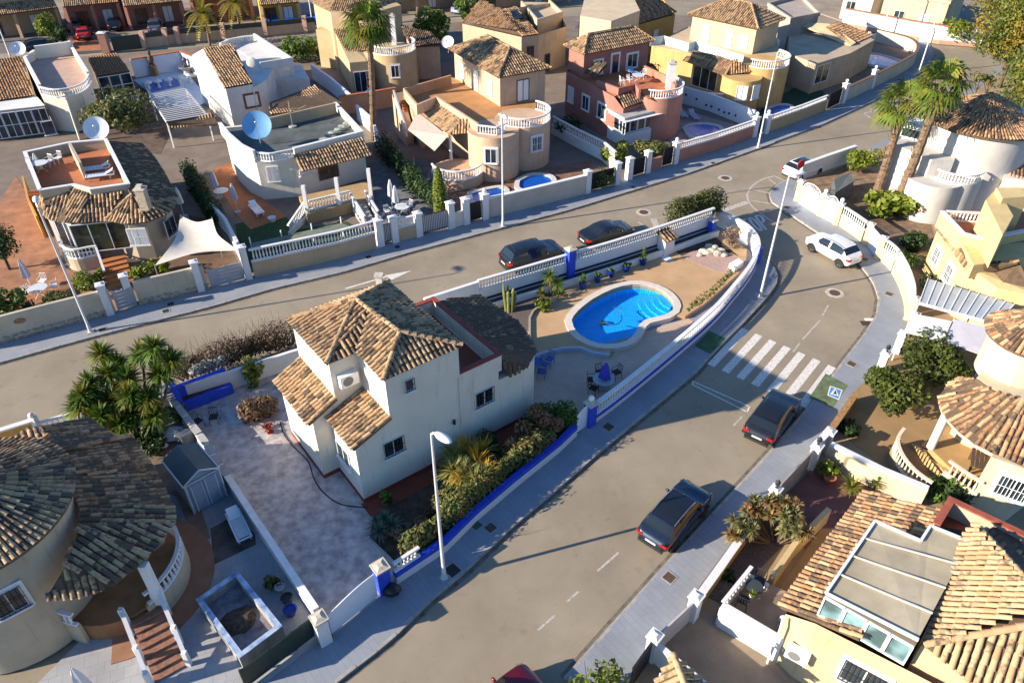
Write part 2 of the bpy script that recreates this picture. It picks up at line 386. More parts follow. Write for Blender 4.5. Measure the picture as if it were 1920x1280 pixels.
class Roof:
    """collects roof slopes of one house; build() makes roof > tile pieces"""
    def __init__(s,house,style='sand',near=True,pitch=0.245,step=0.385,name='roof'):
        s.h=house;s.st=style;s.near=near;s.pt=pitch;s.step=step;s.base=MB();s.T=[];s.name=name
    def face(s,P,over=0.06):
        P=[Vector(p)for p in P];n=Vector((0,0,0))
        for i in range(len(P)):n+=P[i].cross(P[(i+1)%len(P)])
        n.normalize()
        if n.z<0:n=-n;P=P[::-1]
        d=Vector((0,0,-1))+n*n.z;d.normalize();a=n.cross(d)
        s.base.add([p-n*0.02 for p in P]+[p-n*0.14 for p in P],[tuple(range(len(P))),tuple(range(2*len(P)-1,len(P)-1,-1))]+[(i,len(P)+i,len(P)+(i+1)%len(P),(i+1)%len(P))for i in range(len(P))])
        o=P[0];Q=[((p-o).dot(a),(p-o).dot(d))for p in P]
        lo=min(q[0]for q in Q);hi=max(q[0]for q in Q);k=max(1,int((hi-lo)/s.pt))
        for c in range(k):
            x=lo+(c+0.5)*(hi-lo)/k;ys=[]
            for i in range(len(Q)):
                p,q=Q[i],Q[(i+1)%len(Q)]
                if(p[0]-x)*(q[0]-x)<0:ys.append(p[1]+(q[1]-p[1])*(x-p[0])/(q[0]-p[0]))
            if len(ys)<2:continue
            y0,y1=min(ys),max(ys);t=y1+over
            while t>y0+0.2:
                jx=random.gauss(0,0.009);jr=random.gauss(0,0.025)
                org=o+a*(x+jx)+d*(t+random.gauss(0,0.012))-n*0.01
                yv=(-d+a*jr).normalized();xv=yv.cross(n).normalized()
                s.T.append(_basis(org,xv*(s.pt/0.245),yv*min(1,(t-y0+.1)/0.45),n));t-=s.step
        return s
    def ridge(s,p,q,k=1.3):
        p=Vector(p);q=Vector(q)
        if q.z<p.z:p,q=q,p
        d=(q-p);L=d.length;d.normalize();x=d.cross(Vector((0,0,1))).normalized();n=x.cross(d)
        m=max(1,round(L/0.36))
        for i in range(m):s.T.append(_basis(p+d*(L*i/m)+n*0.03,x*k,d,n*k))
        return s
    def cone(s,c,r0,z0,r1,z1,a0=0.0,a1=2*math.pi):
        """slope round a tower: eave radius r0 at z0 up to r1 at z1"""
        nseg=max(8,int((a1-a0)*r0/0.5));full=abs(a1-a0-2*math.pi)<0.01
        vs=[]
        for r,z,dz in((r0,z0,-0.02),(r1,z1,-0.02),(r0,z0,-0.14)):
            for j in range(nseg+1):
                t=a0+(a1-a0)*j/nseg;vs.append((c[0]+r*math.cos(t),c[1]+r*math.sin(t),z+dz))
        m=nseg+1
        s.base.add(vs,[(j,j+1,m+j+1,m+j)for j in range(nseg)]+[(j+1,j,2*m+j,2*m+j+1)for j in range(nseg)])
        n0=max(6,int((a1-a0)*r0/0.25));L=math.hypot(r0-r1,z1-z0);rows=int(L/s.step)+1
        for j in range(n0):
            t=a0+(a1-a0)*(j+0.5)/n0;ca,sa=math.cos(t),math.sin(t)
            d=Vector(((r0-r1)*ca,(r0-r1)*sa,z0-z1)).normalized();x=Vector((sa,-ca,0));n=x.cross(-d)
            if n.z<0:n=-n;
            for i in range(rows):
                f=i*s.step/L
                if f>0.96:break
                rr=r0+(r1-r0)*f;sp=(a1-a0)*rr/n0
                lev=1
                while sp*lev<0.165:lev*=2
                if j%lev:continue
                t2=t+(lev-1)*0.5*(a1-a0)/n0;c2,s2=math.cos(t2),math.sin(t2)
                d2=Vector(((r0-r1)*c2,(r0-r1)*s2,z0-z1)).normalized();x2=Vector((-s2,c2,0));n2=d2.cross(x2)
                if n2.z<0:n2=-n2
                yv=-d2;xv=yv.cross(n2)
                o=Vector((c[0]+rr*c2,c[1]+rr*s2,z0+(z1-z0)*f))+d2*0.05
                s.T.append(_basis(o,xv*min(1.05,sp*lev/0.235),yv,n2))
        return s
    def build(s):
        ro=mk(s.name,s.base,MORTAR_SHADE,s.h)
        cp=Vector((0,0,CAM_H));T=s.T
        key=lambda M:(M.translation-cp).length+(8 if(M.col[2].to_3d().normalized()).dot((cp-M.translation).normalized())<0.15 else 0)
        T=sorted(T,key=key);single=T[:300]if s.near else[];rest=T[len(single):]
        for M in single:piece('tile',tile_variant(s.st,random.randrange(14)),ro,M)
        if rest:
            k=len(rest);A=np.array([np.array(M)for M in rest]);nv=len(TV)
            V=np.einsum('kij,vj->kvi',A[:,:3,:3],TV)+A[:,None,:3,3]-np.array(WL[s.h.name])
            rnd=random.Random(5);tn=np.array([(*tint_for(s.st,rnd),0,1)for _ in range(k)])
            fs=(np.array(TF)[None]+(np.arange(k)*nv)[:,None,None]).reshape(-1,4)
            me=quad_mesh('tile_field',V.reshape(-1,3),fs);finish(me,TILE,50);set_tint(me,np.repeat(tn,nv,0))
            o=bpy.data.objects.new('tile_field',me);o['kind']='stuff';_link(o,s.h,WL[s.h.name])
        return ro
def quad_mesh(name,V,Fq):
    me=bpy.data.meshes.new(name);V=np.asarray(V,dtype=np.float32);Fq=np.asarray(Fq,dtype=np.int32)
    k=Fq.shape[1]
    me.vertices.add(len(V));me.vertices.foreach_set('co',V.ravel())
    me.loops.add(Fq.size);me.loops.foreach_set('vertex_index',Fq.ravel())
    me.polygons.add(len(Fq));me.polygons.foreach_set('loop_start',np.arange(0,Fq.size,k,dtype=np.int32))
    me.polygons.foreach_set('loop_total',np.full(len(Fq),k,dtype=np.int32));me.update();return me
# ---------------------------------------------------------------- balustrades, windows
def _bal_mesh(m,h,n=7):
    b=MB();k=h
    b.lathe((0,0,0),[(0.055,0),(0.055,0.06*k),(0.034,0.1*k),(0.05,0.2*k),(0.066,0.33*k),(0.05,0.5*k),(0.032,0.72*k),(0.032,0.84*k),(0.052,0.9*k),(0.055,k)],n)
    return finish(b.mesh('baluster'),m,60)
BALM={}
def balustrade(parent,path,z,h=0.85,mt=None,near=True,space=0.24,rail=0.16,name='balustrade',posts=None,zend=None):
    """rails + turned balusters along a path standing at height z (zend: height at the far end, for stairs)"""
    mt=mt or WHITE;P=[Vector((p[0],p[1],0))for p in path]
    tot=sum((P[i+1]-P[i]).length for i in range(len(P)-1));zs=[];acc=0
    for i,p in enumerate(P):
        if i:acc+=(P[i]-P[i-1]).length
        zs.append(z if zend is None else z+(zend-z)*acc/tot)
    mb=MB();mb.strip(path,rail*0.9,[q for q in zs],[q+0.1 for q in zs]);mb.strip(path,rail,[q+h-0.1 for q in zs],[q+h for q in zs])
    ro=mk(name,mb,mt,parent)
    hb=round(h-0.2,2);key=(mt.name,hb)
    if key not in BALM:BALM[key]=_bal_mesh(mt,hb)
    pp=resample(P,space);acc=0;rest=MB()
    for i,p in enumerate(pp[1:-1]if len(pp)>2 else pp):
        zz=z+0.1 if zend is None else z+0.1+(zend-z)*(i+1)/(len(pp)-1)
        if near:piece('baluster',BALM[key],ro,Matrix.Translation((p.x,p.y,zz)))
        else:rest.lathe((p.x,p.y,zz),[(0.05,0),(0.035,0.12*hb),(0.062,0.35*hb),(0.034,0.75*hb),(0.05,hb)],5)
    if rest.v:o=mk('balusters',rest,mt,parent);o['kind']='stuff'
    return ro
def arc(c,r,a0,a1,n=14):return[(c[0]+r*math.cos(a0+(a1-a0)*i/n),c[1]+r*math.sin(a0+(a1-a0)*i/n))for i in range(n+1)]
def window(parent,p,t,w,h,frame=None,glass=None,panes=2,sill=True,grille=False,depth=0.07,name='window',rows=1,surround=None):
    """p: bottom centre on the wall face, t: unit direction along the wall with the outside on its right"""
    frame=frame or WHITE;glass=glass or GLASS
    p=Vector(p);t=Vector((t[0],t[1],0)).normalized();o=Vector((t.y,-t.x,0));up=Vector((0,0,1))
    B=lambda mb,a0,a1,z0,z1,d0,d1:mb.hexa([p+t*a+o*d+up*z0 for a,d in((a0,d0),(a1,d0),(a1,d1),(a0,d1))][::-1]if False else[p+t*a0+o*d1+up*z0,p+t*a1+o*d1+up*z0,p+t*a1+o*d0+up*z0,p+t*a0+o*d0+up*z0],[p+t*a0+o*d1+up*z1,p+t*a1+o*d1+up*z1,p+t*a1+o*d0+up*z1,p+t*a0+o*d0+up*z1])
    f=0.055;mb=MB()
    if surround:
        sb=MB();e=0.14
        B(sb,-w/2-e,w/2+e,h,h+e,-0.02,0.035);B(sb,-w/2-e,w/2+e,-e,0,-0.02,0.035)
        B(sb,-w/2-e,-w/2,0,h,-0.02,0.035);B(sb,w/2,w/2+e,0,h,-0.02,0.035)
    B(mb,-w/2,w/2,0,f,-0.02,depth);B(mb,-w/2,w/2,h-f,h,-0.02,depth)
    B(mb,-w/2,-w/2+f,f,h-f,-0.02,depth);B(mb,w/2-f,w/2,f,h-f,-0.02,depth)
    for k in range(1,panes):x=-w/2+w*k/panes;B(mb,x-f/2,x+f/2,f,h-f,-0.02,depth*0.8)
    for k in range(1,rows):z=h*k/rows;B(mb,-w/2+f,w/2-f,z-f/2,z+f/2,-0.02,depth*0.75)
    wo=mk(name,mb,frame,parent)
    if surround:mk('surround',sb,surround,wo)
    for k in range(panes):
        for r_ in range(rows):
            g=MB();B(g,-w/2+w*k/panes+f/2,-w/2+w*(k+1)/panes-f/2,h*r_/rows+f/2,h*(r_+1)/rows-f/2,-0.01,depth*0.4);mk('pane',g,glass,wo)
    if sill:g=MB();B(g,-w/2-0.08,w/2+0.08,-0.07,-0.002,-0.02,depth+0.09);mk('sill',g,frame,wo)
    if grille:
        g=MB();n=max(3,int(w/0.16))
        for k in range(n+1):x=-w/2+w*k/n;B(g,x-0.011,x+0.011,0.0,h,depth+0.03,depth+0.052)
        for z in(0.03,h/2,h-0.03):B(g,-w/2,w/2,z-0.011,z+0.011,depth+0.028,depth+0.05)
        mk('grille',g,BLACK_METAL if grille is True else grille,wo)
    return wo
# ---------------------------------------------------------------- plants
def leaf_quads(cent,size,nrm=None,aspect=1.6,up=0.3,droop=0.0):
    """a leaf-sized face at every centre; cent (k,3), size number or (k,)"""
    k=len(cent);cent=np.asarray(cent,float)
    n=RNG.normal(size=(k,3))if nrm is None else np.asarray(nrm)+RNG.normal(size=(k,3))*0.55
    n[:,2]+=up;n/=np.linalg.norm(n,axis=1)[:,None]+1e-9
    a=np.cross(n,RNG.normal(size=(k,3)));a/=np.linalg.norm(a,axis=1)[:,None]+1e-9;b=np.cross(n,a)
    s=(np.ones(k)*size*RNG.uniform(0.65,1.35,k))[:,None]
    a=a*s*aspect/2;b=b*s/2
    V=np.stack([cent-a,cent+b*0.9-a*0.1,cent+a,cent-b*0.9-a*0.1],1)
    return V.reshape(-1,3),np.arange(4*k).reshape(-1,4)
def leaves(name,V,m,parent,tint=None):
    V=np.asarray(V);me=quad_mesh(name,V-np.array(WL[parent.name]),np.arange(len(V)).reshape(-1,4));finish(me,m)
    k=len(V)//4;t=RNG.uniform(0,1,k)if tint is None else tint
    set_tint(me,np.repeat(np.stack([t,t*0,t*0,t*0+1],1),4,0))
    o=bpy.data.objects.new(name,me);return _link(o,parent,WL[parent.name])
def blob_points(c,r,n,shell=0.55,lumps=9,seed=0):
    """points filling an uneven crown made of lumps; returns points and outward normals"""
    rg=np.random.default_rng(seed);c=np.asarray(c,float);r=np.asarray(r,float)*np.ones(3)
    dirs=rg.normal(size=(lumps,3));dirs[:,2]*=0.8;dirs/=np.linalg.norm(dirs,axis=1)[:,None]
    lc=dirs*rg.uniform(0.35,0.72,lumps)[:,None];lr=rg.uniform(0.28,0.5,lumps)
    i=rg.integers(0,lumps,n);d=rg.normal(size=(n,3));d/=np.linalg.norm(d,axis=1)[:,None]
    rad=lr[i]*(shell+(1-shell)*rg.uniform(0,1,n)**0.5)*rg.uniform(0.85,1.1,n)
    p=lc[i]+d*rad[:,None]
    return c+p*r,d
def bush(name,label,cat,base,r,h,m,n=900,leaf=0.12,group=None,seed=0,lumps=10,trunk=False,aspect=1.6,extra=None):
    base=Vector(base);t=thing(name,label,cat,base,group)
    c=(base.x,base.y,base.z+h*0.52)
    p,d=blob_points(c,(r*1.15,r*1.15,h*0.56),n,0.6,lumps,seed)
    p[:,2]=np.maximum(p[:,2],base.z+0.02)
    V,_=leaf_quads(p,leaf,d,aspect)
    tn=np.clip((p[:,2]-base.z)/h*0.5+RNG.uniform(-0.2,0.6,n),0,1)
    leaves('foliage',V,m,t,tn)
    st=MB()
    for k in range(5):
        a=k*1.3+seed;st.tube([base,base+Vector((math.cos(a)*r*0.35,math.sin(a)*r*0.35,h*0.45)),base+Vector((math.cos(a)*r*0.6,math.sin(a)*r*0.6,h*0.75))],[0.035,0.022,0.01],5)
    mk('stem',st,BARK,t);return t
def rosette(V,T,c,n,L,wd,up0=0.15,up1=1.2,bend=0.35,seed=0,segs=3):
    """sword leaves springing from c (agave, yucca, cycad)"""
    rg=random.Random(seed);c=Vector(c)
    for k in range(n):
        a=rg.uniform(0,2*math.pi);e=rg.uniform(up0,up1);l=L*rg.uniform(0.75,1.1)
        d=Vector((math.cos(a)*math.cos(e),math.sin(a)*math.cos(e),math.sin(e)));sd_=Vector((-math.sin(a),math.cos(a),0))
        prev=None;tt=rg.random()
        for i in range(segs+1):
            f=i/segs;p=c+d*(l*f)-Vector((0,0,bend*l*f*f*math.cos(e)));hw=wd*(1-f)**0.7*0.5+0.004
            cur=(p-sd_*hw,p+sd_*hw)
            if prev:V+=[prev[0],prev[1],cur[1],cur[0]];T.append(tt)
            prev=cur
def sword_plant(name,label,cat,base,heads,m,group=None,trunkr=0.07):
    """heads: (dx, dy, z, count, length, width)"""
    base=Vector(base);t=thing(name,label,cat,base,group);V=[];T=[];tr=MB()
    for i,(dx,dy,z,n,L,wd)in enumerate(heads):
        c=base+Vector((dx,dy,z));rosette(V,T,c,n,L,wd,-0.5 if z>0.5 else 0.1,1.35,0.3,i+3)
        if z>0.25:tr.tube([base+Vector((dx*0.2,dy*0.2,0)),base+Vector((dx*0.7,dy*0.7,z*0.5)),c],[trunkr*1.3,trunkr,trunkr*0.9],7)
    leaves('foliage',[tuple(v)for v in V],m,t,np.array(T))
    if tr.v:mk('trunk',tr,BARK,t)
    return t
LEAF_GREEN=m_leaf('leaf_green',(0.03,0.075,0.01),(0.12,0.2,0.025))
LEAF_DARK=m_leaf('leaf_dark',(0.012,0.032,0.010),(0.045,0.085,0.02))
LEAF_YEL=m_leaf('leaf_yellow_green',(0.07,0.115,0.01),(0.25,0.28,0.03))
LEAF_OLIVE=m_leaf('leaf_olive',(0.05,0.075,0.018),(0.16,0.18,0.05),(0.2,0.15,0.045))
LEAF_RED=m_leaf('leaf_reddish',(0.18,0.08,0.04),(0.42,0.19,0.1),(0.16,0.16,0.04))  # reddish leaves, brightened in colour to stand in for sunlight on the villa shrubs
LEAF_GOLD=m_leaf('leaf_golden',(0.2,0.16,0.02),(0.42,0.26,0.02))
LEAF_BLUE=m_leaf('leaf_grey_green',(0.06,0.10,0.075),(0.16,0.21,0.15))
LEAF_PALM=m_leaf('leaf_palm',(0.04,0.085,0.01),(0.17,0.24,0.03),(0.26,0.22,0.04),0.8)
LEAF_DRY=m_leaf('leaf_dry',(0.15,0.085,0.045),(0.30,0.19,0.10),(0.2,0.13,0.08))
# ================================================================ ground, roads, pavements
def offset(path,d):
    """2-D path moved d metres to its right"""
    P=[Vector((p[0],p[1]))for p in path];out=[]
    for i in range(len(P)):
        t=(P[min(i+1,len(P)-1)]-P[max(i-1,0)]).normalized();out.append(P[i]+Vector((t.y,-t.x))*d)
    return[(p.x,p.y)for p in out]
def px2(l,z=0.0):return[xy(at(p[0],p[1],z))for p in l]
from mathutils.geometry import tessellate_polygon
POOL_PX=[(980+a/5.334,480+b/5.334)for a,b in((490,640),(508,600),(560,540),(625,485),(700,430),(800,375),(900,330),(1000,299),(1100,283),(1180,284),(1250,295),(1330,318),(1400,350),(1448,385),(1480,420),(1505,455),(1515,490),(1500,540),(1430,585),(1330,610),(1270,623),(1220,640),(1170,680),(1150,715),(1130,760),(1095,803),(1050,840),(990,863),(930,875),(830,880),(765,873),(700,855),(640,827),(580,790),(540,752),(510,710))]
POOL=px2(POOL_PX,0.44)
def sheet(mb,outer,holes,z):
    """flat sheet with holes, facing up"""
    L=[[Vector((p[0],p[1],0))for p in outer]]+[[Vector((p[0],p[1],0))for p in h]for h in holes]
    V=[v for l in L for v in l];o=len(mb.v);mb.v.extend([(v.x,v.y,z)for v in V])
    for t in tessellate_polygon(L):
        a,b_,c=[V[i]for i in t]
        if(b_-a).cross(c-a).z<0:t=t[::-1]
        mb.f.append(tuple(i+o for i in t))
    return mb
g=MB();sheet(g,[(-600,-60),(600,-60),(600,900),(-600,900)],[POOL],-0.06);struct('ground',g,mat('dry_earth',(0.22,0.17,0.115),1.0,0.25,0.5,0.02))
g=MB();sheet(g,[(-130,2),(150,2),(150,150),(-130,150)],[POOL],0.0);struct('road',g,ASPHALT)
N_KERB=px2([(-420,795),(0,681),(173,633),(393,577),(513,542),(640,512),(773,473),(943,428),(1060,397),(1200,354),(1287,327),(1420,280),(1543,235),(1647,187),(1700,160),(1738,128),(1752,104),(1742,84),(1700,72),(1645,63)])
N_PROP=px2([(-420,748),(0,643),(220,583),(393,540),(467,520),(640,483),(707,462),(787,442),(907,410),(1100,362),(1177,335),(1267,306),(1410,258),(1547,208),(1630,167),(1707,127),(1716,108),(1700,92),(1655,76),(1620,68)],0.13)
SE_KERB=px2([(590,1320),(628,1280),(730,1202),(804,1128),(871,1071),(960,987),(1040,920),(1120,850),(1176,804),(1303,700),(1340,658),(1387,611),(1431,564),(1452,538),(1456,518),(1449,503),(1435,488),(1418,474),(1400,455),(1385,436),(1368,420)])
E_KERB=px2([(1060,1275),(1101,1228),(1244,1067),(1393,906),(1461,831),(1520,762),(1582,680),(1621,630),(1645,592),(1649,561),(1641,536),(1627,514),(1590,472),(1527,433),(1471,396),(1447,380),(1443,364),(1459,347),(1490,333),(1595,296),(1690,250),(1790,190),(1880,120),(1960,40)])
E_PROP=px2([(1160,1310),(1212,1228),(1288,1158),(1366,1042),(1425,958),(1512,870),(1538,842),(1592,765),(1640,698),(1674,656),(1696,618),(1700,577),(1688,540),(1668,505),(1649,486),(1621,455),(1571,420),(1537,405),(1493,376),(1496,338),(1597,300),(1700,255),(1800,195),(1890,125),(1975,40)],0.13)
C_NORTH=[p for p in offset(N_KERB[:11],7.45)]
PAVE=m_slabs('pavement_slabs',(0.265,0.285,0.32),(0.25,0.27,0.305),(0.215,0.232,0.262),1.2,0.3,R(-52),0.012,var=0.35)
PAVE_N=m_slabs('pavement_slabs_north',(0.28,0.295,0.325),(0.265,0.28,0.31),(0.235,0.25,0.28),0.4,0.4,R(30),0.012,var=0.35)
def pavement(name,outer,inner,m,z=0.13):
    b=MB();b.prism(outer+inner[::-1],-0.1,z);return struct(name,b,m)
pn=pavement('pavement_north',N_KERB,N_PROP,PAVE_N)
pe=pavement('pavement_east',E_KERB,E_PROP,PAVE)
# the central block: pavement all round, its plots laid on top
C_OUT=SE_KERB+[C_NORTH[9]]+C_NORTH[8::-1]
b=MB();sheet(b,C_OUT,[POOL],0.13);b.strip(C_OUT,0.02,-0.1,0.129,True);pc=struct('pavement_south',b,PAVE)
def kerb(par,path,side,lo,hi,step=1.0,zz=0.134):
    P=resample([Vector((p[0],p[1],0))for p in path],step)
    kb=MB();kb.box(-0.485,-0.075,-0.08,0.485,0.075,zz);me=finish(kb.mesh('kerb_stone'),KERB)
    n=0
    for a,c in zip(P,P[1:]):
        d=c-a;m_=(a+c)/2;nrm=Vector((d.y,-d.x,0)).normalized()*side*0.02
        s_=(m_-Vector((0,0,CAM_H))).length
        if s_>hi:continue
        M=Matrix.Translation(m_+nrm+Vector((0,0,random.uniform(-0.006,0.006))))@Matrix.Rotation(math.atan2(d.y,d.x),4,'Z')@Matrix.Diagonal((d.length/1.0,1,1,1))
        piece('kerb_stone',me,par,M);n+=1
kerb(pn,N_KERB,1,0,78);kerb(pc,SE_KERB,1,0,80);kerb(pe,E_KERB[:20],-1,0,80)
# plots
YARD=mat('yard_concrete',(0.2,0.155,0.12),0.9,0.15,0.6,0.004)
b=MB();b.prism(N_PROP+px2([(1560,48),(1200,24),(760,47),(600,68),(330,92),(110,110),(-420,170)],0.13),-0.1,0.14);struct('plots_north',b,YARD)
b=MB();b.prism(E_PROP+px2([(2300,40),(2300,1500),(1100,1500)],0.13),-0.1,0.14);struct('plots_east',b,mat('yard_sand',(0.34,0.245,0.15),0.95,0.12,0.5,0.005))
b=MB();b.prism(px2([(-420,150),(190,97),(330,84),(590,60),(830,33),(1200,2),(1500,12),(1580,40),(1640,60),(1700,72),(1830,84),(2100,95)],0.13)+[(260,130),(260,330),(-260,330),(-260,110)],-0.1,0.14);struct('plots_far',b,mat('yard_far',(0.30,0.24,0.18),0.95,0.2,0.3))
# painted markings
def m_mark():
    m,n,b_=_new('road_paint');p=_pos(n)
    f=_ramp(n,_noise(n,p,7.0,6,0.75),0.50,0.62,0.0,0.75)
    n.links.new(_mix(n,f,(0.66,0.63,0.58),(0.31,0.27,0.22)),b_.inputs['Base Color']);b_.inputs['Roughness'].default_value=0.85;return m
MARK=m_mark()
def m_mark2():
    m,n,b_=_new('road_paint_worn');p=_pos(n)
    f=_ramp(n,_noise(n,p,6.0,6,0.75),0.40,0.6,0.15,0.95)
    n.links.new(_mix(n,f,(0.60,0.56,0.50),(0.29,0.25,0.20)),b_.inputs['Base Color']);b_.inputs['Roughness'].default_value=0.85;return m
MARK2=m_mark2()
def lay(l,z=0.004):return[at(p[0],p[1])+Vector((0,0,z))for p in l]
def marking(name,label,mb,m=None):return tag(mk(name,mb,m or MARK),label,'road marking')
A,B_,Cc,D_=[at(*p)for p in((1391,614),(1326,682),(1567.5,689.5),(1511,765))]
cw=thing('zebra_crossing','white striped zebra crossing painted across the road behind the black hatchback','road marking',(A+D_)/2)
for i in range(7):
    f0,f1=2*i/13,(2*i+1)/13;q=MB();up=Vector((0,0,0.005))
    q.quad(A.lerp(Cc,f0)+up,A.lerp(Cc,f1)+up,B_.lerp(D_,f1)+up,B_.lerp(D_,f0)+up);mk('stripe',q,MARK,cw)
def line(mb,a,c,wd=0.1,z=0.004):
    a=at(*a);c=at(*c);d=(c-a).normalized();n=Vector((-d.y,d.x,0))*wd/2;u=Vector((0,0,z));mb.quad(a-n+u,c-n+u,c+n+u,a+n+u)
q=MB()
for a,c in(((1300,715),(1406,762)),((1299,721),(1401,772)),((1300,714),(1298,722)),((1406,761),(1400,773))):line(q,a,c,0.09)
marking('stop_line','hollow white outlined bar painted before the zebra crossing',q,MARK)
q=MB();line(q,(648,541),(724,519),0.16);q.poly(lay([(721,516.5),(772,507),(734,525)]));marking('direction_arrow','long white arrow painted on the upper road behind the cream villa',q,MARK)
# STOP, letters stretched along the lane
tl,tr,br,bl=[at(*p)for p in((1371,417),(1425,401),(1445,428),(1401,444))]
def txt(u,v):return tl.lerp(tr,u).lerp(bl.lerp(br,u),v)+Vector((0,0,0.005))
def stroke(mb,l,wd):
    for(a,c)in zip(l,l[1:]):
        p,r_=txt(*a),txt(*c);d=(r_-p).normalized();n=Vector((-d.y,d.x,0))*wd/2;mb.quad(p-n,r_-n,r_+n,p+n)
word=thing('stop_lettering','large white STOP lettering painted on the lane at the junction','road marking',(tl+br)/2)
S_=[(0.19,0.2),(0.14,0.05),(0.06,0.05),(0.02,0.2),(0.06,0.42),(0.15,0.55),(0.19,0.78),(0.14,0.95),(0.06,0.95),(0.01,0.8)]
T_=[[(0.27,0.06),(0.46,0.06)],[(0.365,0.06),(0.365,1.0)]]
O_=[(0.54+0.085+0.085*math.sin(t),0.5-0.46*math.cos(t))for t in[k*math.pi/7 for k in range(15)]]
P_=[[(0.81,1.0),(0.81,0.05)],[(0.81,0.06),(0.93,0.06),(0.98,0.2),(0.98,0.38),(0.93,0.52),(0.81,0.52)]]
for ls in([S_],T_,[O_],P_):
    q=MB()
    for l in ls:stroke(q,l,0.2)
    mk('letter',q,MARK,word)
q=MB();line(q,(1349,397),(1402,379),0.5);marking('give_way_line','broad white line at the mouth of the side road beside STOP',q,MARK2)
q=MB();ap=[(1477,342),(1452,330),(1436,334),(1420,341),(1408,351),(1401,364),(1402,374),(1408,385),(1418,394),(1427,401),(1449,416)]
for a,c in zip(ap,ap[1:]):line(q,a,c,0.16)
for a,c in(((1410,355),(1444,363)),((1408,376),(1446,382)),((1427,400),(1456,391)),((1442,336),(1462,351))):line(q,a,c,0.14)
marking('corner_hatching','curved white outline with spokes painted round the pavement tip',q,MARK2)
q=MB();line(q,(1196,416),(1219,431),0.12);line(q,(1225,410),(1234,432),0.5,0.005);line(q,(1254,402),(1260,414),0.45);line(q,(1228,409),(1300,402),0.08);marking('parking_lines','white parking bay lines beside the black saloon',q,MARK2)
q=MB();line(q,(1620,213),(1650,205),0.16);line(q,(1620,213),(1633,222),0.16);line(q,(1637,209),(1630,203),0.16);marking('far_arrow','small faded white turn arrow near the palm trees',q,MARK2)
q=MB()
for a,c in(((1008,1181),(1041,1152)),((1062,1128),(1085,1108)),((1120,1070),(1160,1035)),((1375,798),(1392,780)),((1487,660),(1500,642)),((1505,636),(1538,600)),((1542,592),(1553,572))):line(q,a,c,0.1)
marking('centre_dashes','worn white centre dashes along the road between the parked dark cars',q,MARK2)
GREENP=mat('green_paving',(0.035,0.12,0.06),0.85,0.2,3);GREENP2=mat('green_paving_worn',(0.14,0.19,0.09),0.85,0.25,2)
def pad(name,label,l,m,cat='paving patch',z=0.005):q=MB();q.poly([at(p[0],p[1],0.13)+Vector((0,0,z))for p in l]);return tag(mk(name,q,m),label,cat)
pad('green_patch','dark green tactile square on the shaded pavement at the crossing',[(1330,620),(1361,634),(1332,664),(1302,648)],GREENP)
pad('green_patch','pale worn green square on the sunny pavement at the crossing',[(1548,700),(1590,722),(1561,765),(1517,745)],GREENP2)
sp=thing('crossing_sign_paint','blue and white pedestrian emblem painted on the sunny pavement','road marking',at(1566,736,0.13))
def q4(l,z):q=MB();q.poly([at(p[0],p[1],0.13)+Vector((0,0,z))for p in l]);return q
mk('border',q4([(1556,723),(1580,731),(1573,750),(1551,741)],0.009),WHITE,sp);mk('field',q4([(1558,725.5),(1577,732),(1571.5,747.5),(1553.5,740)],0.013),mat('sign_blue',(0.06,0.25,0.55),0.7,0.1),sp)
mk('triangle',q4([(1566,727),(1573,743),(1556,739)],0.017),WHITE,sp);mk('figure',q4([(1565.5,731),(1567.5,735),(1569,741),(1566.5,738.5),(1561,739.5),(1564,736)],0.021),BLACK_METAL,sp)
GUT=mat('gutter_grime',(0.19,0.16,0.12),0.95,0.3,3.0,0.01)
for nm,pth,s_ in(('gutter_north',N_KERB[:15],.3),('gutter_south',SE_KERB,.3),('gutter_east',E_KERB[:20],-.3)):b=MB();b.strip(offset(pth,s_*.65),.2,-.05,.003);struct(nm,b,GUT)
# manholes, drains
def manhole(x,y,label):
    c=at(x,y);t=thing('manhole',label,'manhole',c,'round manholes in the road')
    q=MB();q.lathe((c.x,c.y,0),[(0.62,0.0),(0.6,0.009),(0.36,0.009)],24);mk('ring',q,MARK2,t)
    q=MB();q.lathe((c.x,c.y,0),[(0.37,0.0),(0.37,0.013),(0.3,0.013),(0.29,0.010),(0.2,0.010),(0.19,0.013),(0.01,0.013)],20);mk('cover',q,IRON,t)
manhole(1207,398,'manhole with white ring on the upper road near the black saloon');manhole(1360,334,'manhole with white ring on the upper road opposite the pink wall');manhole(1565,549,'manhole with white ring in the bend below the white crossover')
def drain(x,y,ang,label,s=0.42,m=None,z=0.13):
    c=at(x,y,z);q=MB();u=Vector((math.cos(ang),math.sin(ang),0))*s/2;v=Vector((-u.y,u.x,0));up=Vector((0,0,0.012))
    t=thing('drain_cover',label,'drain cover',c,'small square covers set in the pavement')
    q.hexa([c-u-v,c+u-v,c+u+v,c-u+v],[c-u-v+up,c+u-v+up,c+u+v+up,c-u+v+up]);mk('lid',q,m or IRON,t)
    q=MB();q.strip([xy(c-u-v),xy(c+u-v),xy(c+u+v),xy(c-u+v)],0.05,z,z+0.016,True);mk('frame',q,KERB,t)
DARKIRON=mat('dark_iron',(0.03,0.026,0.024),0.7,0.2,9)
for x,y,l in((745,463,'dark cover on the far pavement below the left white gate'),(691,482,'brown cover on the far pavement under the stained wall'),(1018,347+30,'dark cover on the far pavement under the long plain wall'),(1187,351,'dark cover on the far pavement before the black gate'),(1337,306,'dark cover on the far pavement below the pink wall'),(320,570,'dark cover on the far pavement near the stone footed wall'),(311,583,'small dark cover beside the kerb near the stone footed wall'),(192,618,'dark cover at the foot of the leftmost street lamp')):drain(x,y,R(30),l,0.45,DARKIRON)
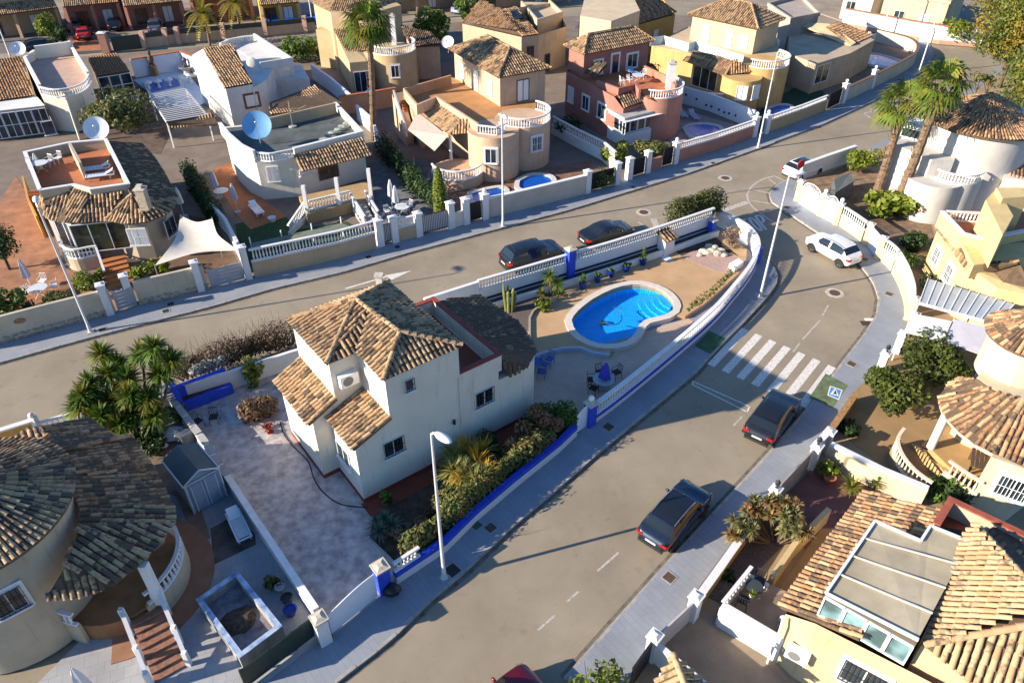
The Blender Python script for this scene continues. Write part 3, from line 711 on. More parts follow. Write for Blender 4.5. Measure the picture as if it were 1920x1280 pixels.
for x,y,l,s,m in((1141,800,'rusty square cover on the shaded pavement near the small white gate',.55,IRON),(893,984,'greenish square cover beside the blue banded fence',.5,GREENP),(920,989,'dark rusty cover on the shaded pavement beside the greenish one',.5,IRON),(848,1069,'dark cover at the foot of the nearest street lamp',.62,DARKIRON)):drain(x,y,R(45),l,s,m)
for x,y,l in((1255,1082,'rusty cover on the sunny pavement behind the dark blue car'),(1597,682,'rusty cover on the sunny pavement near the crossing'),(1667,551,'rusty cover on the pavement in the bend'),(1621,486,'rusty cover behind the white crossover'),(1475,389,'rusty cover before the white driveway gate')):drain(x,y,R(45),l,0.5)
c=at(1623,606);t=thing('gully_grate','kerbside gully grate with white surround in the bend','grate',c);q=MB();u=Vector((0.35,-0.3,0))
q.box(c.x-0.3,c.y-0.25,0,c.x+0.3,c.y+0.25,0.01);mk('tray',q,DARKIRON,t)
for k in range(6):q=MB();q.box(c.x-0.28+k*0.1,c.y-0.24,0.01,c.x-0.24+k*0.1,c.y+0.24,0.02);mk('bar',q,IRON,t)
q=MB();q.box(c.x+0.1,c.y+0.27,0,c.x+0.85,c.y+0.55,0.02);mk('surround',q,WHITE,t)
# ================================================================ central villa and its plot
V=Fr((687,939),(985,783));vp=V.P
CREAM=mat('plaster_cream',(0.69,0.635,0.53),0.92,0.05,0.7,0.006,spec=0.2,streak=0.45)
villa=thing('villa','cream two-storey villa with tiled hip roof beside the kidney pool','house',vp(3,3,0.14))
b=MB()
b.prism(V.rect(1.8,0,5.7,6.6),0.14,6.93);b.prism(V.rect(0.35,2.6,1.8,6.6),0.14,6.93)
b.prism(V.rect(-0.1,0.002,1.8,2.6),0.14,3.85);b.prism(V.rect(-0.95,2.602,0.35,6.5),0.14,3.95)
# gable ends under the two lean-to roofs
for u0,u1,v0,v1,z0,z1 in((-0.1,1.8,0.002,2.6,3.85,4.62),(-0.95,0.35,2.602,6.5,3.95,4.72)):
    b.add([vp(u0,v0,z0),vp(u1,v0,z0),vp(u1,v0,z1),vp(u0,v1,z0),vp(u1,v1,z0),vp(u1,v1,z1)],[(0,1,2),(5,4,3),(0,2,5,3),(0,3,4,1)])
mk('wall',b,CREAM,villa)
# single-storey end: rounded corner, terrace and parapet
ce=[V.p2(5.7,0.004),V.p2(9.55,0.004)]+[V.p2(9.55+1.6*math.sin(t),1.6-1.6*math.cos(t))for t in(0.3,0.6,0.9,1.2,1.57)]+[V.p2(11.15,6.3),V.p2(5.7,6.3)]
b=MB();b.prism(ce,0.14,3.72);b.prism(V.rect(5.7,0.006,8.0,6.28),3.72,4.3);mk('low_wing',b,CREAM,villa)
b=MB();b.prism(V.rect(5.72,0.15,7.95,6.1),4.3,4.31);mk('terrace_floor',b,mat('terrace_red',(0.26,0.055,0.025),0.6,0.12,1.2),villa)
b=MB();b.strip([V.p2(5.7,0.1),V.p2(8.1,0.1),V.p2(8.1,6.2),V.p2(5.7,6.2)],0.2,4.28,5.28);pw=mk('parapet',b,CREAM,villa)
b=MB();b.strip([V.p2(5.702,0.09),V.p2(8.12,0.09),V.p2(8.12,6.22),V.p2(5.702,6.22)],0.28,5.28,5.35);mk('coping',b,mat('coping_red',(0.30,0.05,0.03),0.7,0.15,3),pw)
# red skirting
b=MB();b.strip([V.p2(-0.97,6.5),V.p2(-0.97,2.58),V.p2(-0.12,2.58),V.p2(-0.12,-0.02),V.p2(9.55,-0.02)],0.05,0.14,0.36);mk('skirting',b,RED_BASE,villa)
rf=Roof(villa,'sand')
e=7.02;zr=7.92
Cp,Dp=vp(3.15,5.0,zr),vp(3.5,1.4,zr);Vp=vp(3.3,4.0,7.88);Ip=vp(1.68,2.42,e)
c1,c2,c3,c4,c5=vp(1.68,-0.12,e),vp(5.85,-0.12,e),vp(5.85,6.75,e),vp(0.18,6.75,e),vp(0.18,2.42,e)
rf.face([c1,c2,Dp]);rf.face([c2,c3,Cp,Dp]);rf.face([c3,c4,Cp]);rf.face([c4,c5,Cp]);rf.face([c5,Ip,Vp]);rf.face([c5,Vp,Cp]);rf.face([Ip,c1,Dp,Vp])
for a,c in((c1,Dp),(c2,Dp),(c3,Cp),(c4,Cp),(c5,Cp),(Dp,Cp)):rf.ridge(a,c)
rf.face([vp(-0.28,2.62,3.9),vp(-0.28,-0.12,3.9),vp(1.8,-0.12,4.72),vp(1.8,2.62,4.72)])
rf.face([vp(-1.22,6.55,4.02),vp(-1.22,2.48,4.02),vp(0.36,2.48,4.8),vp(0.36,6.55,4.8)])
rf.build()
rf=Roof(villa,'dark',True,name='apron_roof')
T0,T1,T2,T3=vp(8.22,0.0,5.05),vp(8.22,1.2,5.05),vp(8.22,2.2,5.05),vp(8.22,6.3,5.05)
E0,E1,E2,E3,E4,E5=vp(8.5,-0.14,3.85),vp(9.6,-0.14,3.78),vp(10.9,0.55,3.78),vp(11.4,1.7,3.78),vp(11.75,3.4,3.78),vp(11.6,6.9,3.78)
rf.face([E0,E1,T0]);rf.face([E1,E2,T1,T0]);rf.face([E2,E3,T2,T1]);rf.face([E3,E4,T2]);rf.face([E4,E5,T3,T2]);rf.ridge(E4,T2);rf.build()
tv=V.u
window(villa,vp(1.79,-0.001,2.3),tv,1.1,0.98,panes=2,grille=True);window(villa,vp(7.08,-0.001,2.62),tv,1.1,0.98,panes=2,grille=True);window(villa,vp(2.96,-0.001,5.72),tv,0.48,0.66,panes=1,grille=True)
window(villa,vp(-0.101,1.55,1.6),-V.v,1.3,1.1,panes=2)
def ac_unit(p,t,label,s=1.0):
    p=Vector(p);t=Vector((t[0],t[1],0)).normalized();o=Vector((t.y,-t.x,0));r_=thing('air_conditioner',label,'air conditioner',p)
    bb=MB();w_,d_,h_=0.42*s,0.32*s,0.6*s;q=[p-t*w_,p+t*w_,p+t*w_+o*d_,p-t*w_+o*d_];bb.hexa(q[::-1],[v+Vector((0,0,h_))for v in q][::-1])
    mk('casing',bb,WHITE_METAL,r_);bb=MB();c=p+o*(d_+0.004)-t*0.08*s+Vector((0,0,h_/2))
    vs=[c+t*math.cos(k*math.pi/8)*0.24*s+Vector((0,0,math.sin(k*math.pi/8)*0.24*s))for k in range(16)];bb.poly(vs);mk('fan_grille',bb,mat('fan_grey',(0.18,0.18,0.18),0.6,0.1,20),r_)
    bb=MB()
    for k in(-0.8,0.8):bb.beam(p+t*w_*k+Vector((0,0,-0.06)),p+t*w_*k+o*(d_+0.03)+Vector((0,0,-0.06)),0.04,0.05)
    mk('bracket',bb,GREY_METAL,r_)
ac_unit(vp(1.08,2.58,5.38),tv,'white air conditioner on the upper wall of the cream villa',1.1)
ch=thing('chimney_pot','small tan vent stack behind the villa roof ridge','vent',vp(5.4,6.95,4.3));b=MB();b.box(-.18,-.18,0,.18,.18,2.6)
b=MB();c=vp(5.2,6.5,0);b.box(c.x-.16,c.y-.16,6.6,c.x+.16,c.y+.16,7.75);mk('stack',b,CREAM,ch);b=MB();b.box(c.x-.22,c.y-.22,7.75,c.x+.22,c.y+.22,7.83);mk('cap',b,STONE_CAP,ch)
b=MB();p0=vp(5.2,-0.07,2.35);b.box(p0.x-.06,p0.y-.08,2.35,p0.x+.06,p0.y+.04,2.6);wl=tag(mk('wall_lantern',b,BLACK_METAL),'small dark lantern on the shaded villa wall between windows','lantern')
b=MB();b.tube([vp(5.62,-0.05,0.3),vp(5.62,-0.05,5.1)],0.035,6);mk('downpipe',b,CREAM,villa)
# ---- ground inside the plot
STAMP=mat('stamped_concrete',(0.50,0.46,0.44),0.75,0.25,2.2,0.012,dark=(0.24,0.21,0.215))
def flat(name,l,z,m,thick=0.02):q=MB();q.prism([xy(at(p[0],p[1],z))for p in l],z-thick,z);return struct(name,q,m)
flat('patio',[(322,748),(445,712),(560,700),(640,800),(687,930),(700,960),(692,1012),(757,1080),(716,1110),(620,1182),(596,1160),(470,975)],0.145,STAMP)
b=MB();b.prism([V.p2(-0.3,-0.02),V.p2(-0.3,-1.0),V.p2(5.4,-0.95),V.p2(10.5,-0.9),V.p2(10.5,-0.02)],0.1,0.165);struct('house_path',b,mat('path_red',(0.21,0.045,0.02),0.7,0.15,1.2))
b=MB();b.prism([xy(at(*p,0.15))for p in((700,962),(745,936),(868,870),(985,806),(1078,794),(1078,812),(1046,846),(890,970),(742,1090),(764,1076),(693,1015))],0.1,0.16);struct('garden_bed',b,SOIL)
b=MB();b.strip([xy(at(*p,0.15))for p in((692,1012),(760,1078))],0.14,0.13,0.3);struct('bed_edging',b,CONCRETE)
LOWPATIO=m_slabs('patio_slabs',(0.56,0.40,0.30),(0.51,0.37,0.28),(0.44,0.32,0.25),0.45,0.3,R(10),0.012,var=0.3)
flat('lower_patio',[(985,790),(988,672),(1150,640),(1290,596),(1300,602),(1105,780),(1078,800)],0.155,LOWPATIO)
DECK=mat('beige_deck',(0.50,0.315,0.165),0.85,0.09,0.8,0.003)
STEP=[(988,674),(1017,661),(1055,652),(1089,651),(1111,660),(1143,665),(1146,654)]
deck_out=[xy(at(*p,0.4))for p in STEP]+[POOL[i]for i in range(29,17,-1)]+[xy(at(*p,0.4))for p in((1285,594),(1320,575),(1395,503),(1398,470),(1340,428),(1238,462),(1100,508),(1000,540),(910,568),(940,600),(975,640))]
b=MB();sheet(b,deck_out,[[p for p in POOL]]if False else[],0.4)
b=MB();ring=[xy(at(*p,0.4))for p in STEP]
deck_poly=ring+[POOL[i]for i in range(30,36)]+[POOL[i]for i in range(0,19)]+[xy(at(*p,0.4))for p in((1285,592),(1320,570),(1398,500),(1400,468),(1345,428),(1238,462),(1100,508),(1000,540),(915,566),(945,600),(975,640))]
sheet(b,deck_poly,[],0.4);b.strip(deck_poly,0.03,0.1,0.398,True);struct('pool_deck',b,DECK)
b=MB();b.strip([xy(at(*p,0.4))for p in STEP[:6]],0.16,0.14,0.43);struct('deck_step',b,mat('pale_blue_edge',(0.42,0.47,0.56),0.7,0.06,2))
flat('gravel_patch',[(1279,480),(1300,470),(1345,466),(1382,484),(1390,496),(1368,513),(1340,507),(1310,496)],0.415,mat('pink_gravel',(0.50,0.34,0.28),1.0,0.3,14,0.03,dark=(0.26,0.17,0.15)),0.01)
flat('dark_bed',[(1262,468),(1330,440),(1345,447),(1385,480),(1345,466),(1300,470),(1279,480)],0.412,SOIL,0.01)
flat('gravel_bed',[(915,562),(960,545),(1046,545),(1040,562),(1010,578),(993,595),(990,620),(970,630),(930,590)],0.415,GRAVEL,0.01)
b=MB();b.strip([xy(at(*p,0.4))for p in((1046,560),(1035,568),(1012,576),(1000,585),(993,598),(993,625),(994,650))],0.14,0.38,0.55);struct('bed_kerb',b,mat('bed_kerb_stone',(0.36,0.31,0.25),0.9,0.2,5))
# ---- kidney pool
pool=thing('swimming_pool','kidney-shaped swimming pool with white coping and blue water','pool',(*POOL[0],0.3))
PT=m_pooltile('pool_mosaic',(0.012,0.40,0.93),(0.05,0.58,0.97))
b=MB();n=len(POOL)
b.add([(*p,0.44)for p in POOL]+[(*p,-0.35)for p in POOL],[((i+1)%n,i,n+i,n+(i+1)%n)for i in range(n)]);sheet(b,POOL,[],-0.35);mk('basin',b,PT,pool)
P3=[Vector((*p,0))for p in POOL];cen=sum(P3,Vector())/n
def grow(poly,d):
    k=len(poly);out=[]
    ar=sum(poly[i][0]*poly[(i+1)%k][1]-poly[(i+1)%k][0]*poly[i][1]for i in range(k));sg=1 if ar>0 else-1
    for i in range(k):
        t=Vector(poly[(i+1)%k])-Vector(poly[i-1]);t.normalize();out.append((poly[i][0]+t.y*d*sg,poly[i][1]-t.x*d*sg))
    return out
PO=grow(POOL,0.46)
b=MB();b.add([(*p,0.46)for p in POOL]+[(*p,0.46)for p in PO]+[(*p,0.12)for p in PO]+[(*p,0.38)for p in POOL],[f for i in range(n)for f in((i,(i+1)%n,n+(i+1)%n,n+i),(n+i,n+(i+1)%n,2*n+(i+1)%n,2*n+i),((i+1)%n,i,3*n+i,3*n+(i+1)%n))])
for f_i in range(len(b.f)):pass
mk('coping',b,mat('pool_coping',(0.62,0.56,0.48),0.8,0.06,3,0.004),pool)
b=MB();sheet(b,grow(POOL,0.005),[],0.32);mk('water',b,m_water(),pool)
# curved steps at the far end
sc_c=at(1245,560,0.4)
for k,(rr,zz)in enumerate(((2.6,-0.22),(2.15,-0.1),(1.7,0.02),(1.25,0.14))):
    o2=Vector(at(1272,555,0.4));arcp=[(o2.x+rr*math.cos(t),o2.y+rr*math.sin(t))for t in[R(80)+i*R(170)/12 for i in range(13)]]
    inside=[]
    b=MB()
    for p in arcp:
        d=Vector(p)-Vector((o2.x,o2.y));inside.append(p)
# clip the step fan to the pool outline by shrinking each ray until it lies inside
    def inp(p):
        c=False
        for i in range(n):
            a,q_=POOL[i],POOL[i-1]
            if(a[1]>p[1])!=(q_[1]>p[1])and p[0]<(q_[0]-a[0])*(p[1]-a[1])/(q_[1]-a[1])+a[0]:c=not c
        return c
    cl=[]
    for p in arcp:
        f_=1.0
        while f_>0.2 and not inp((o2.x+(p[0]-o2.x)*f_,o2.y+(p[1]-o2.y)*f_)):f_-=0.05
        cl.append((o2.x+(p[0]-o2.x)*f_,o2.y+(p[1]-o2.y)*f_))
    b.prism([p for p in cl]+[(o2.x+0.2,o2.y)],-0.345,zz);mk('step',b,PT,pool)
cl=thing('pool_cleaner','small pool cleaner with coiled hose lying in the kidney pool','pool cleaner',at(1132,603,0.2));b=MB();c=at(1130,606,-0.25);b.ball((c.x,c.y,-0.2),0.22,8,5,(1,1,0.6));mk('body',b,BLACK_METAL,cl)
b=MB();hp=[at(x,y,0.31)for x,y in((1130,604),(1147,608),(1160,606),(1166,597),(1163,588),(1155,582),(1152,576),(1168,577))];b.tube(smooth_path(hp,5),0.03,5);mk('hose',b,mat('hose_blue',(0.03,0.10,0.22),0.6,0.1),cl)
# ---- boundary walls of the plot
FB=[(742,1092),(835,1030),(890,975),(960,915),(1046,846),(1078,815)]
fb=px2(FB,0.13)
fence=thing('garden_fence','low white wall with blue band in front of the villa shrubs','fence',at(900,960,0.13))
b=MB();b.strip(fb,0.24,0.1,0.6);mk('footing',b,WHITE,fence);b=MB();b.strip(fb,0.26,0.6,0.84);mk('blue_band',b,BLUE,fence)
b=MB();b.strip(fb,0.29,0.84,0.88);mk('coping',b,BLUE,fence)
balustrade(fence,[fb[0],tuple(Vector(fb[0]).lerp(Vector(fb[1]),0.5))],0.88,0.62,near=True,space=0.2,name='short_balustrade')
RB=[(1112,790),(1160,754),(1230,697),(1295,642),(1340,600),(1372,562),(1396,532),(1410,508),(1416,490)]
rb=px2(RB,0.13);rb=[xy(p)for p in smooth_path([Vector((*p,0))for p in rb],3)]
wall2=thing('pool_wall','long white balustrade wall with blue band beside the kidney pool','wall',at(1260,670,0.13))
b=MB();b.strip(rb,0.3,0.1,0.42);mk('footing',b,WHITE,wall2);b=MB();b.strip(rb,0.32,0.42,0.62);mk('blue_band',b,BLUE,wall2)
balustrade(wall2,rb,0.62,0.8,near=True,space=0.22,rail=0.26)
cw_=[(1416,490),(1414,474),(1407,461),(1396,449),(1384,441),(1368,432),(1350,424),(1342,418)]
cwp=[xy(p)for p in smooth_path([Vector((*p,0))for p in px2(cw_,0.13)],3)]
b=MB();b.strip(cwp,0.34,0.1,1.35);cwall=tag(mk('curved_wall',b,WHITE),'curved white corner wall beside the STOP lettering','wall')
def pillar(x,y,h,label,m=None,s=0.42,cap=True,globe=False,ang=None,group=None,z=0.13,capm=None):
    c=at(x,y,z);a=V.ang if ang is None else ang;f_=Fr(Vector((c.x,c.y,0)),ang=a);t=thing('gate_pillar',label,'pillar',c,group)
    q=MB();q.prism(f_.rect(-s/2,-s/2,s/2,s/2),0.1,z+h);mk('shaft',q,m or WHITE,t)
    if cap:q=MB();q.prism(f_.rect(-s/2-.06,-s/2-.06,s/2+.06,s/2+.06),z+h,z+h+0.09);q.hexa([f_.P(*k,z+h+.09)for k in((-s/2,-s/2),(s/2,-s/2),(s/2,s/2),(-s/2,s/2))],[f_.P(*k,z+h+.16)for k in((-s/5,-s/5),(s/5,-s/5),(s/5,s/5),(-s/5,s/5))]);mk('cap',q,capm or STONE_CAP,t)
    if globe:
        q=MB();q.lathe((c.x,c.y,z+h+.14),[(0.07,0),(0.05,0.08)],8);q.ball((c.x,c.y,z+h+0.36),0.17,12,8);mk('globe',q,mat('globe_white',(0.82,0.82,0.8),0.3,0.01),t,60)
    return t
GP='pillars of the villa street front'
p_=pillar(609,1200,1.55,'white gate pillar with blue stripe and stone cap',s=0.5)
q=MB();f_=Fr(at(609,1200),ang=V.ang);q.prism(f_.rect(0.13,-0.262,0.256,-0.02),0.35,1.6);mk('blue_stripe',q,BLUE,p_)
q=MB();q.prism(f_.rect(-0.27,-0.28,0.27,0.27),0.1,0.42);mk('stone_foot',q,mat('rubble',(0.36,0.27,0.19),0.95,0.3,8,0.02),p_)
pillar(720,1104,1.55,'blue gate pillar with stone cap at the villa driveway',BLUE,0.55)
pillar(1105,795,1.5,'blue pillar carrying a white globe lamp by the small gate',BLUE,0.5,globe=True)
pillar(1067,505+18,2.35,'tall blue pillar in the upper balustrade wall',BLUE,0.55,z=0.4,ang=R(31))
pillar(1332,440,1.2,'short blue pillar beside the conifer at the plot corner',BLUE,0.45,z=0.4)
pillar(1418,492,1.25,'white end pillar with blue face at the rounded plot corner',BLUE,0.4,cap=False)
# driveway gate with an arched top
a_,c_=at(622,1188,0.13),at(708,1118,0.13);gt=thing('driveway_gate','white driveway gate with arched top of the villa','gate',(a_+c_)/2)
b=MB();n2=12;d=c_-a_;nn=Vector((-d.y,d.x,0)).normalized()*0.03;top=[a_.lerp(c_,k/n2)+Vector((0,0,1.12+0.45*math.sin(math.pi*(0.08+0.5*k/n2))))for k in range(n2+1)]
bot=[a_.lerp(c_,k/n2)+Vector((0,0,0.06))for k in range(n2+1)]
for k in range(n2):b.hexa([bot[k]-nn,bot[k+1]-nn,bot[k+1]+nn,bot[k]+nn],[top[k]-nn,top[k+1]-nn,top[k+1]+nn,top[k]+nn])
mk('panel',b,WHITE_METAL,gt);b=MB();b.tube([p+Vector((0,0,0.01))for p in top],0.035,6);mk('top_rail',b,WHITE_METAL,gt);b=MB();b.beam(a_+Vector((0,0,-.03)),c_+Vector((0,0,-.03)),0.2,0.045);mk('track',b,CONCRETE,gt)
a_,c_=at(1080,812,0.13),at(1099,799,0.13);gt=thing('garden_gate','small white rounded gate between blue pillar and shrubs','gate',(a_+c_)/2);d=c_-a_;nn=Vector((-d.y,d.x,0)).normalized()*0.03;b=MB();n2=8
top=[a_.lerp(c_,k/n2)+Vector((0,0,1.2+0.32*math.sin(math.pi*0.5*k/n2)))for k in range(n2+1)];bot=[a_.lerp(c_,k/n2)+Vector((0,0,0.05))for k in range(n2+1)]
for k in range(n2):b.hexa([bot[k]-nn,bot[k+1]-nn,bot[k+1]+nn,bot[k]+nn],[top[k]-nn,top[k+1]-nn,top[k+1]+nn,top[k]+nn])
mk('panel',b,WHITE_METAL,gt);b=MB();b.tube([p+Vector((0,0,0.01))for p in top],0.03,6);mk('top_rail',b,WHITE_METAL,gt)
# party wall on the west side
ww=thing('party_wall','white party wall between the villa patio and the grey shed','wall',at(450,950,0.14));wp=[xy(at(*p,1.0))for p in((312,735),(385,830),(472,962),(572,1112),(592,1142))]
b=MB();b.strip(wp,0.22,0.1,1.0);mk('body',b,WHITE,ww);b=MB()
b=MB();b.strip(wp,0.3,1.0,1.06);mk('coping',b,mat('white_coping',(0.74,0.74,0.74),0.8,0.08,3),ww)
for k in range(9):
    f0=k/9.0;L_=resample([Vector((*p,0))for p in wp[:3]],0.9);
    if k+1<len(L_):q=MB();q.strip([xy(L_[k]),xy(L_[k].lerp(L_[k+1],0.8))],0.36,1.06,1.13);mk('slab',q,CONCRETE,ww)
# north wall: white, planter in front, balustrade on top
nb=[xy(at(*p,0.4))for p in((905,572),(960,553),(1050,526),(1099,511),(1237,467),(1338,430))];nb=offset(nb,0.0)
nw=thing('road_wall','tall white wall with balustrade between the upper road and the pool','wall',at(1150,500,0.4))
NWB=offset(N_KERB[6:13],9.15)
def at_line(x,y,z,path):
    p=at(x,y,z);best=None
    for a,c in zip(path,path[1:]):
        a=Vector(a);c=Vector(c);t=max(0,min(1,(Vector((p.x,p.y))-a).dot(c-a)/(c-a).length_squared));q_=a.lerp(c,t)
        if best is None or(q_-Vector((p.x,p.y))).length<best[0]:best=((q_-Vector((p.x,p.y))).length,q_)
    return(best[1].x,best[1].y)
LN=offset(N_KERB[2:13],9.15)
nwl=[at_line(x,y,1.6,LN)for x,y in((800,580),(900,548),(980,522),(1058,498),(1150,470),(1237,440),(1300,420),(1338,408))]
b=MB();b.strip(nwl,0.22,0.1,1.62);mk('body',b,WHITE,nw)
balustrade(nw,nwl[1:],1.62,0.78,near=True,space=0.21,rail=0.22);b=MB();b.strip(nwl[:2],0.24,1.62,2.3);mk('solid_parapet',b,WHITE,nw)
pl=offset(nwl,0.8);b=MB();b.strip(pl[1:],0.2,0.2,0.85);mk('planter_wall',b,WHITE,nw);b=MB();b.strip(offset(nwl,0.42)[1:],0.58,0.2,0.7);mk('planter_soil',b,SOIL,nw)
b=MB();b.strip(offset(nwl,0.13)[1:],0.02,0.82,1.0);mk('dark_blue_line',b,mat('navy_paint',(0.015,0.018,0.08),0.6,0.05),nw)
pi_=at_line(1240,440,1.6,LN);q=MB();f_=Fr(Vector((pi_[0],pi_[1],0)),ang=R(33));q.prism(f_.rect(-0.45,-0.95,0.45,-0.15),0.3,1.75);
t=thing('wall_oven','white masonry barbecue niche with dark tiled hood against the road wall','barbecue',f_.P(0,-0.5,0.4));mk('body',q,WHITE,t)
rr=Roof(t,'dark',False,name='hood');rr.face([f_.P(-0.6,-1.15,1.75),f_.P(0.6,-1.15,1.75),f_.P(0.6,-0.1,2.1),f_.P(-0.6,-0.1,2.1)]);rr.build()
b=MB();b.prism([xy(at(*p,0.41))for p in((1240,482),(1250,478),(1262,486),(1251,491))],0.4,0.43);tag(mk('floor_hatch',b,WHITE_METAL),'pale square hatch in the pool deck by the barbecue','hatch')
b=MB();b.prism([xy(at(*p,0.41))for p in((1366,501),(1383,491),(1393,498),(1376,511))],0.4,0.75);tag(mk('pump_box',b,WHITE),'white masonry pump box beside the pink gravel','box')
# blue planter corner of the patio
t=thing('blue_planter','bright blue two-tier masonry planter at the patio end','planter',at(390,745,0.14));pA,pB=at(350,772,0.14),at(440,737,0.14);d=(pB-pA).normalized();nn=Vector((-d.y,d.x,0))
b=MB();b.prism([xy(pA),xy(pB),xy(pB+nn*0.25),xy(pA+nn*0.25)],0.1,0.75);mk('front',b,BLUE,t)
b=MB();b.prism([xy(pA+nn*0.25),xy(pB+nn*0.25),xy(pB+nn*0.8),xy(pA+nn*0.8)],0.1,0.6);mk('soil',b,SOIL,t)
b=MB();b.prism([xy(pA+nn*0.8),xy(pB+nn*0.8),xy(pB+nn*1.05),xy(pA+nn*1.05)],0.1,1.35);mk('back',b,BLUE,t)
b=MB();b.strip([xy(pA-d*0.15),xy(pA+nn*1.6-d*0.15)],0.3,0.1,1.45);mk('side',b,BLUE,t)
# north party of the patio: wall under the dry hedge
hw=[at_line(x,y,1.2,LN if x>400 else offset(N_KERB[1:13],9.15))for x,y in((310,720),(430,690),(540,655),(640,630),(800,580))]
b=MB();b.strip(hw,0.22,0.1,1.3);tag(mk('hedge_wall',b,WHITE),'low white road wall under the dry hedge behind the villa','wall')
# ================================================================ helpers for houses laid out from the photograph
def RF(rf,l):return rf.face(pts(l))
def RR(rf,a,b):return rf.ridge(at(*a),at(*b))
def shrink(P,d):
    """move plan points d metres towards the middle of the outline"""
    c=sum((Vector((p.x,p.y,0))for p in P),Vector())/len(P);out=[]
    for p in P:
        q=Vector((p.x,p.y,0))-c;L=q.length;q=c+q*max(0.1,(L-d)/L);out.append(Vector((q.x,q.y,p.z)))
    return out
def body(parent,l,m,z0=0.14,inset=0.0,drop=0.0,name='wall',cap=True):
    """vertical walls under an outline whose tops are given per point"""
    P=pts(l)if not isinstance(l[0],Vector)else l
    if inset:P=shrink(P,inset)
    n=len(P);ar=sum(P[i].x*P[(i+1)%n].y-P[(i+1)%n].x*P[i].y for i in range(n))
    if ar<0:P=P[::-1]
    b=MB();b.add([(p.x,p.y,z0)for p in P]+[(p.x,p.y,p.z-drop)for p in P],[(i,(i+1)%n,n+(i+1)%n,n+i)for i in range(n)]+([tuple(range(n,2*n))]if cap else[]))
    return mk(name,b,m,parent)
def rect3(A,B,Cq):
    """rectangle with edge A-B and the depth of C, world points"""
    u=(B-A);u.z=0;L=u.length;u.normalize();v=Vector((-u.y,u.x,0));d=(Cq-A).dot(v)
    return[A.copy(),A+u*L,A+u*L+v*d,A+v*d]
def rect_px(a,b,c,z):return rect3(at(*a,z),at(*b,z),at(*c,z))
def prism_px(name,l,z0,z1,m,parent=None,zr=None):q=MB();q.prism([xy(at(p[0],p[1],z1 if zr is None else zr))for p in l],z0,z1);return mk(name,q,m,parent)
def cyl(parent,c,r,z0,z1,m,name='tower',a0=0.0,a1=None,n=40):
    b=MB();b.lathe((c[0],c[1],0),[(r,z0),(r,z1),(0.01,z1)],n,a0,a1);return mk(name,b,m,parent,40)
def ring_wall(parent,c,r,th,z0,z1,a0,a1,m,name='parapet',n=24):b=MB();b.strip(arc(c,r,a0,a1,n),th,z0,z1);return mk(name,b,m,parent)
def win_px(parent,x,y,z,toward,w,h,**k):
    """window with its bottom centre at a pixel/height; toward: the wall's direction (outside on its right)"""
    return window(parent,at(x,y,z),toward,w,h,**k)
def chimney(parent,c,w_,z0,z1,m,name='chimney'):
    b=MB();b.box(c[0]-w_,c[1]-w_,z0,c[0]+w_,c[1]+w_,z1);o=mk(name,b,m,parent);b=MB();b.box(c[0]-w_-.07,c[1]-w_-.07,z1,c[0]+w_+.07,c[1]+w_+.07,z1+0.09);b.box(c[0]-w_*.6,c[1]-w_*.6,z1+.09,c[0]+w_*.6,c[1]+w_*.6,z1+.3);mk('chimney_cap',b,STONE_CAP,o);return o
def stairs(parent,a,b_,wd,z0,z1,n,m,name='step'):
    """n treads from a (top, z1) to b (bottom, z0); a, b middle points"""
    a=Vector((a[0],a[1],0));b_=Vector((b_[0],b_[1],0));d=(b_-a);t=d/n;sd_=Vector((-d.y,d.x,0)).normalized()*wd/2
    for k in range(n):
        p=a+t*k;q=a+t*(k+1);z=z1+(z0-z1)*(k+1)/(n+1);mb=MB();mb.prism([xy(p-sd_),xy(q-sd_),xy(q+sd_),xy(p+sd_)],0.1,z);mk(name,mb,m,parent)
# ---------------------------------------------------------------- bottom-left house
CREAM2=plaster('sand_cream',(0.56,0.48,0.37))
hs=thing('round_house','large cream house with dark tiled round roof in the lower corner','house',(-19,20,0.14))
tc=(-20.75,18.75)
cyl(hs,tc,3.42,0.14,5.95,CREAM2)
b=MB();b.prism([(-22.5,25.2),(-19.3,25.4),(-17.6,24.2),(-15.6,22.3),(-15.4,20.9),(-16.7,19.0),(-18.5,17.3),(-21,20)],0.14,3.6);mk('wall',b,CREAM2,hs)
rf=Roof(hs,'brown')
rf.cone(tc,3.75,5.98,0.05,7.5)
RF(rf,[(92,818,5.2),(75,797,5.0),(169,781,4.0),(218,822,3.7)])
RF(rf,[(92,818,5.2),(216,822,3.75),(246,818,3.7),(270,850,3.7),(292,887,3.7),(131,890,5.2)])
RF(rf,[(131,890,5.2),(292,887,3.7),(326,947,3.7),(152,950,5.0)])
RF(rf,[(152,950,5.0),(326,947,3.7),(326,979,3.7),(150,988,4.95)])
RF(rf,[(150,988,4.95),(326,979,3.7),(280,1042,3.7)])
RF(rf,[(150,988,4.95),(280,1042,3.7),(212,1097,3.7),(122,1062,4.75)])
RF(rf,[(122,1062,4.75),(212,1097,3.7),(147,1120,3.7),(85,1122,3.9)])
RF(rf,[(92,818,5.2),(131,890,5.2),(-20,912,6.1),(-20,892,6.1)])
RF(rf,[(92,818,5.25),(-20,895,6.1),(-40,870,5.2),(60,800,4.6)])
RR(rf,(92,818,5.25),(-20,894,6.15));RR(rf,(112,846,5.25),(246,818,3.75));RR(rf,(150,988,5.0),(280,1042,3.75));RR(rf,(131,890,5.25),(0,908,6.05))
rf.build()
a_=at(10,1105,3.6);
ang=R(-62)
wpos=Vector((tc[0]+3.43*math.cos(R(-50)),tc[1]+3.43*math.sin(R(-50)),3.35))
window(hs,wpos,(math.cos(R(40)),math.sin(R(40))),1.05,1.2,panes=2,grille=True,surround=WHITE)
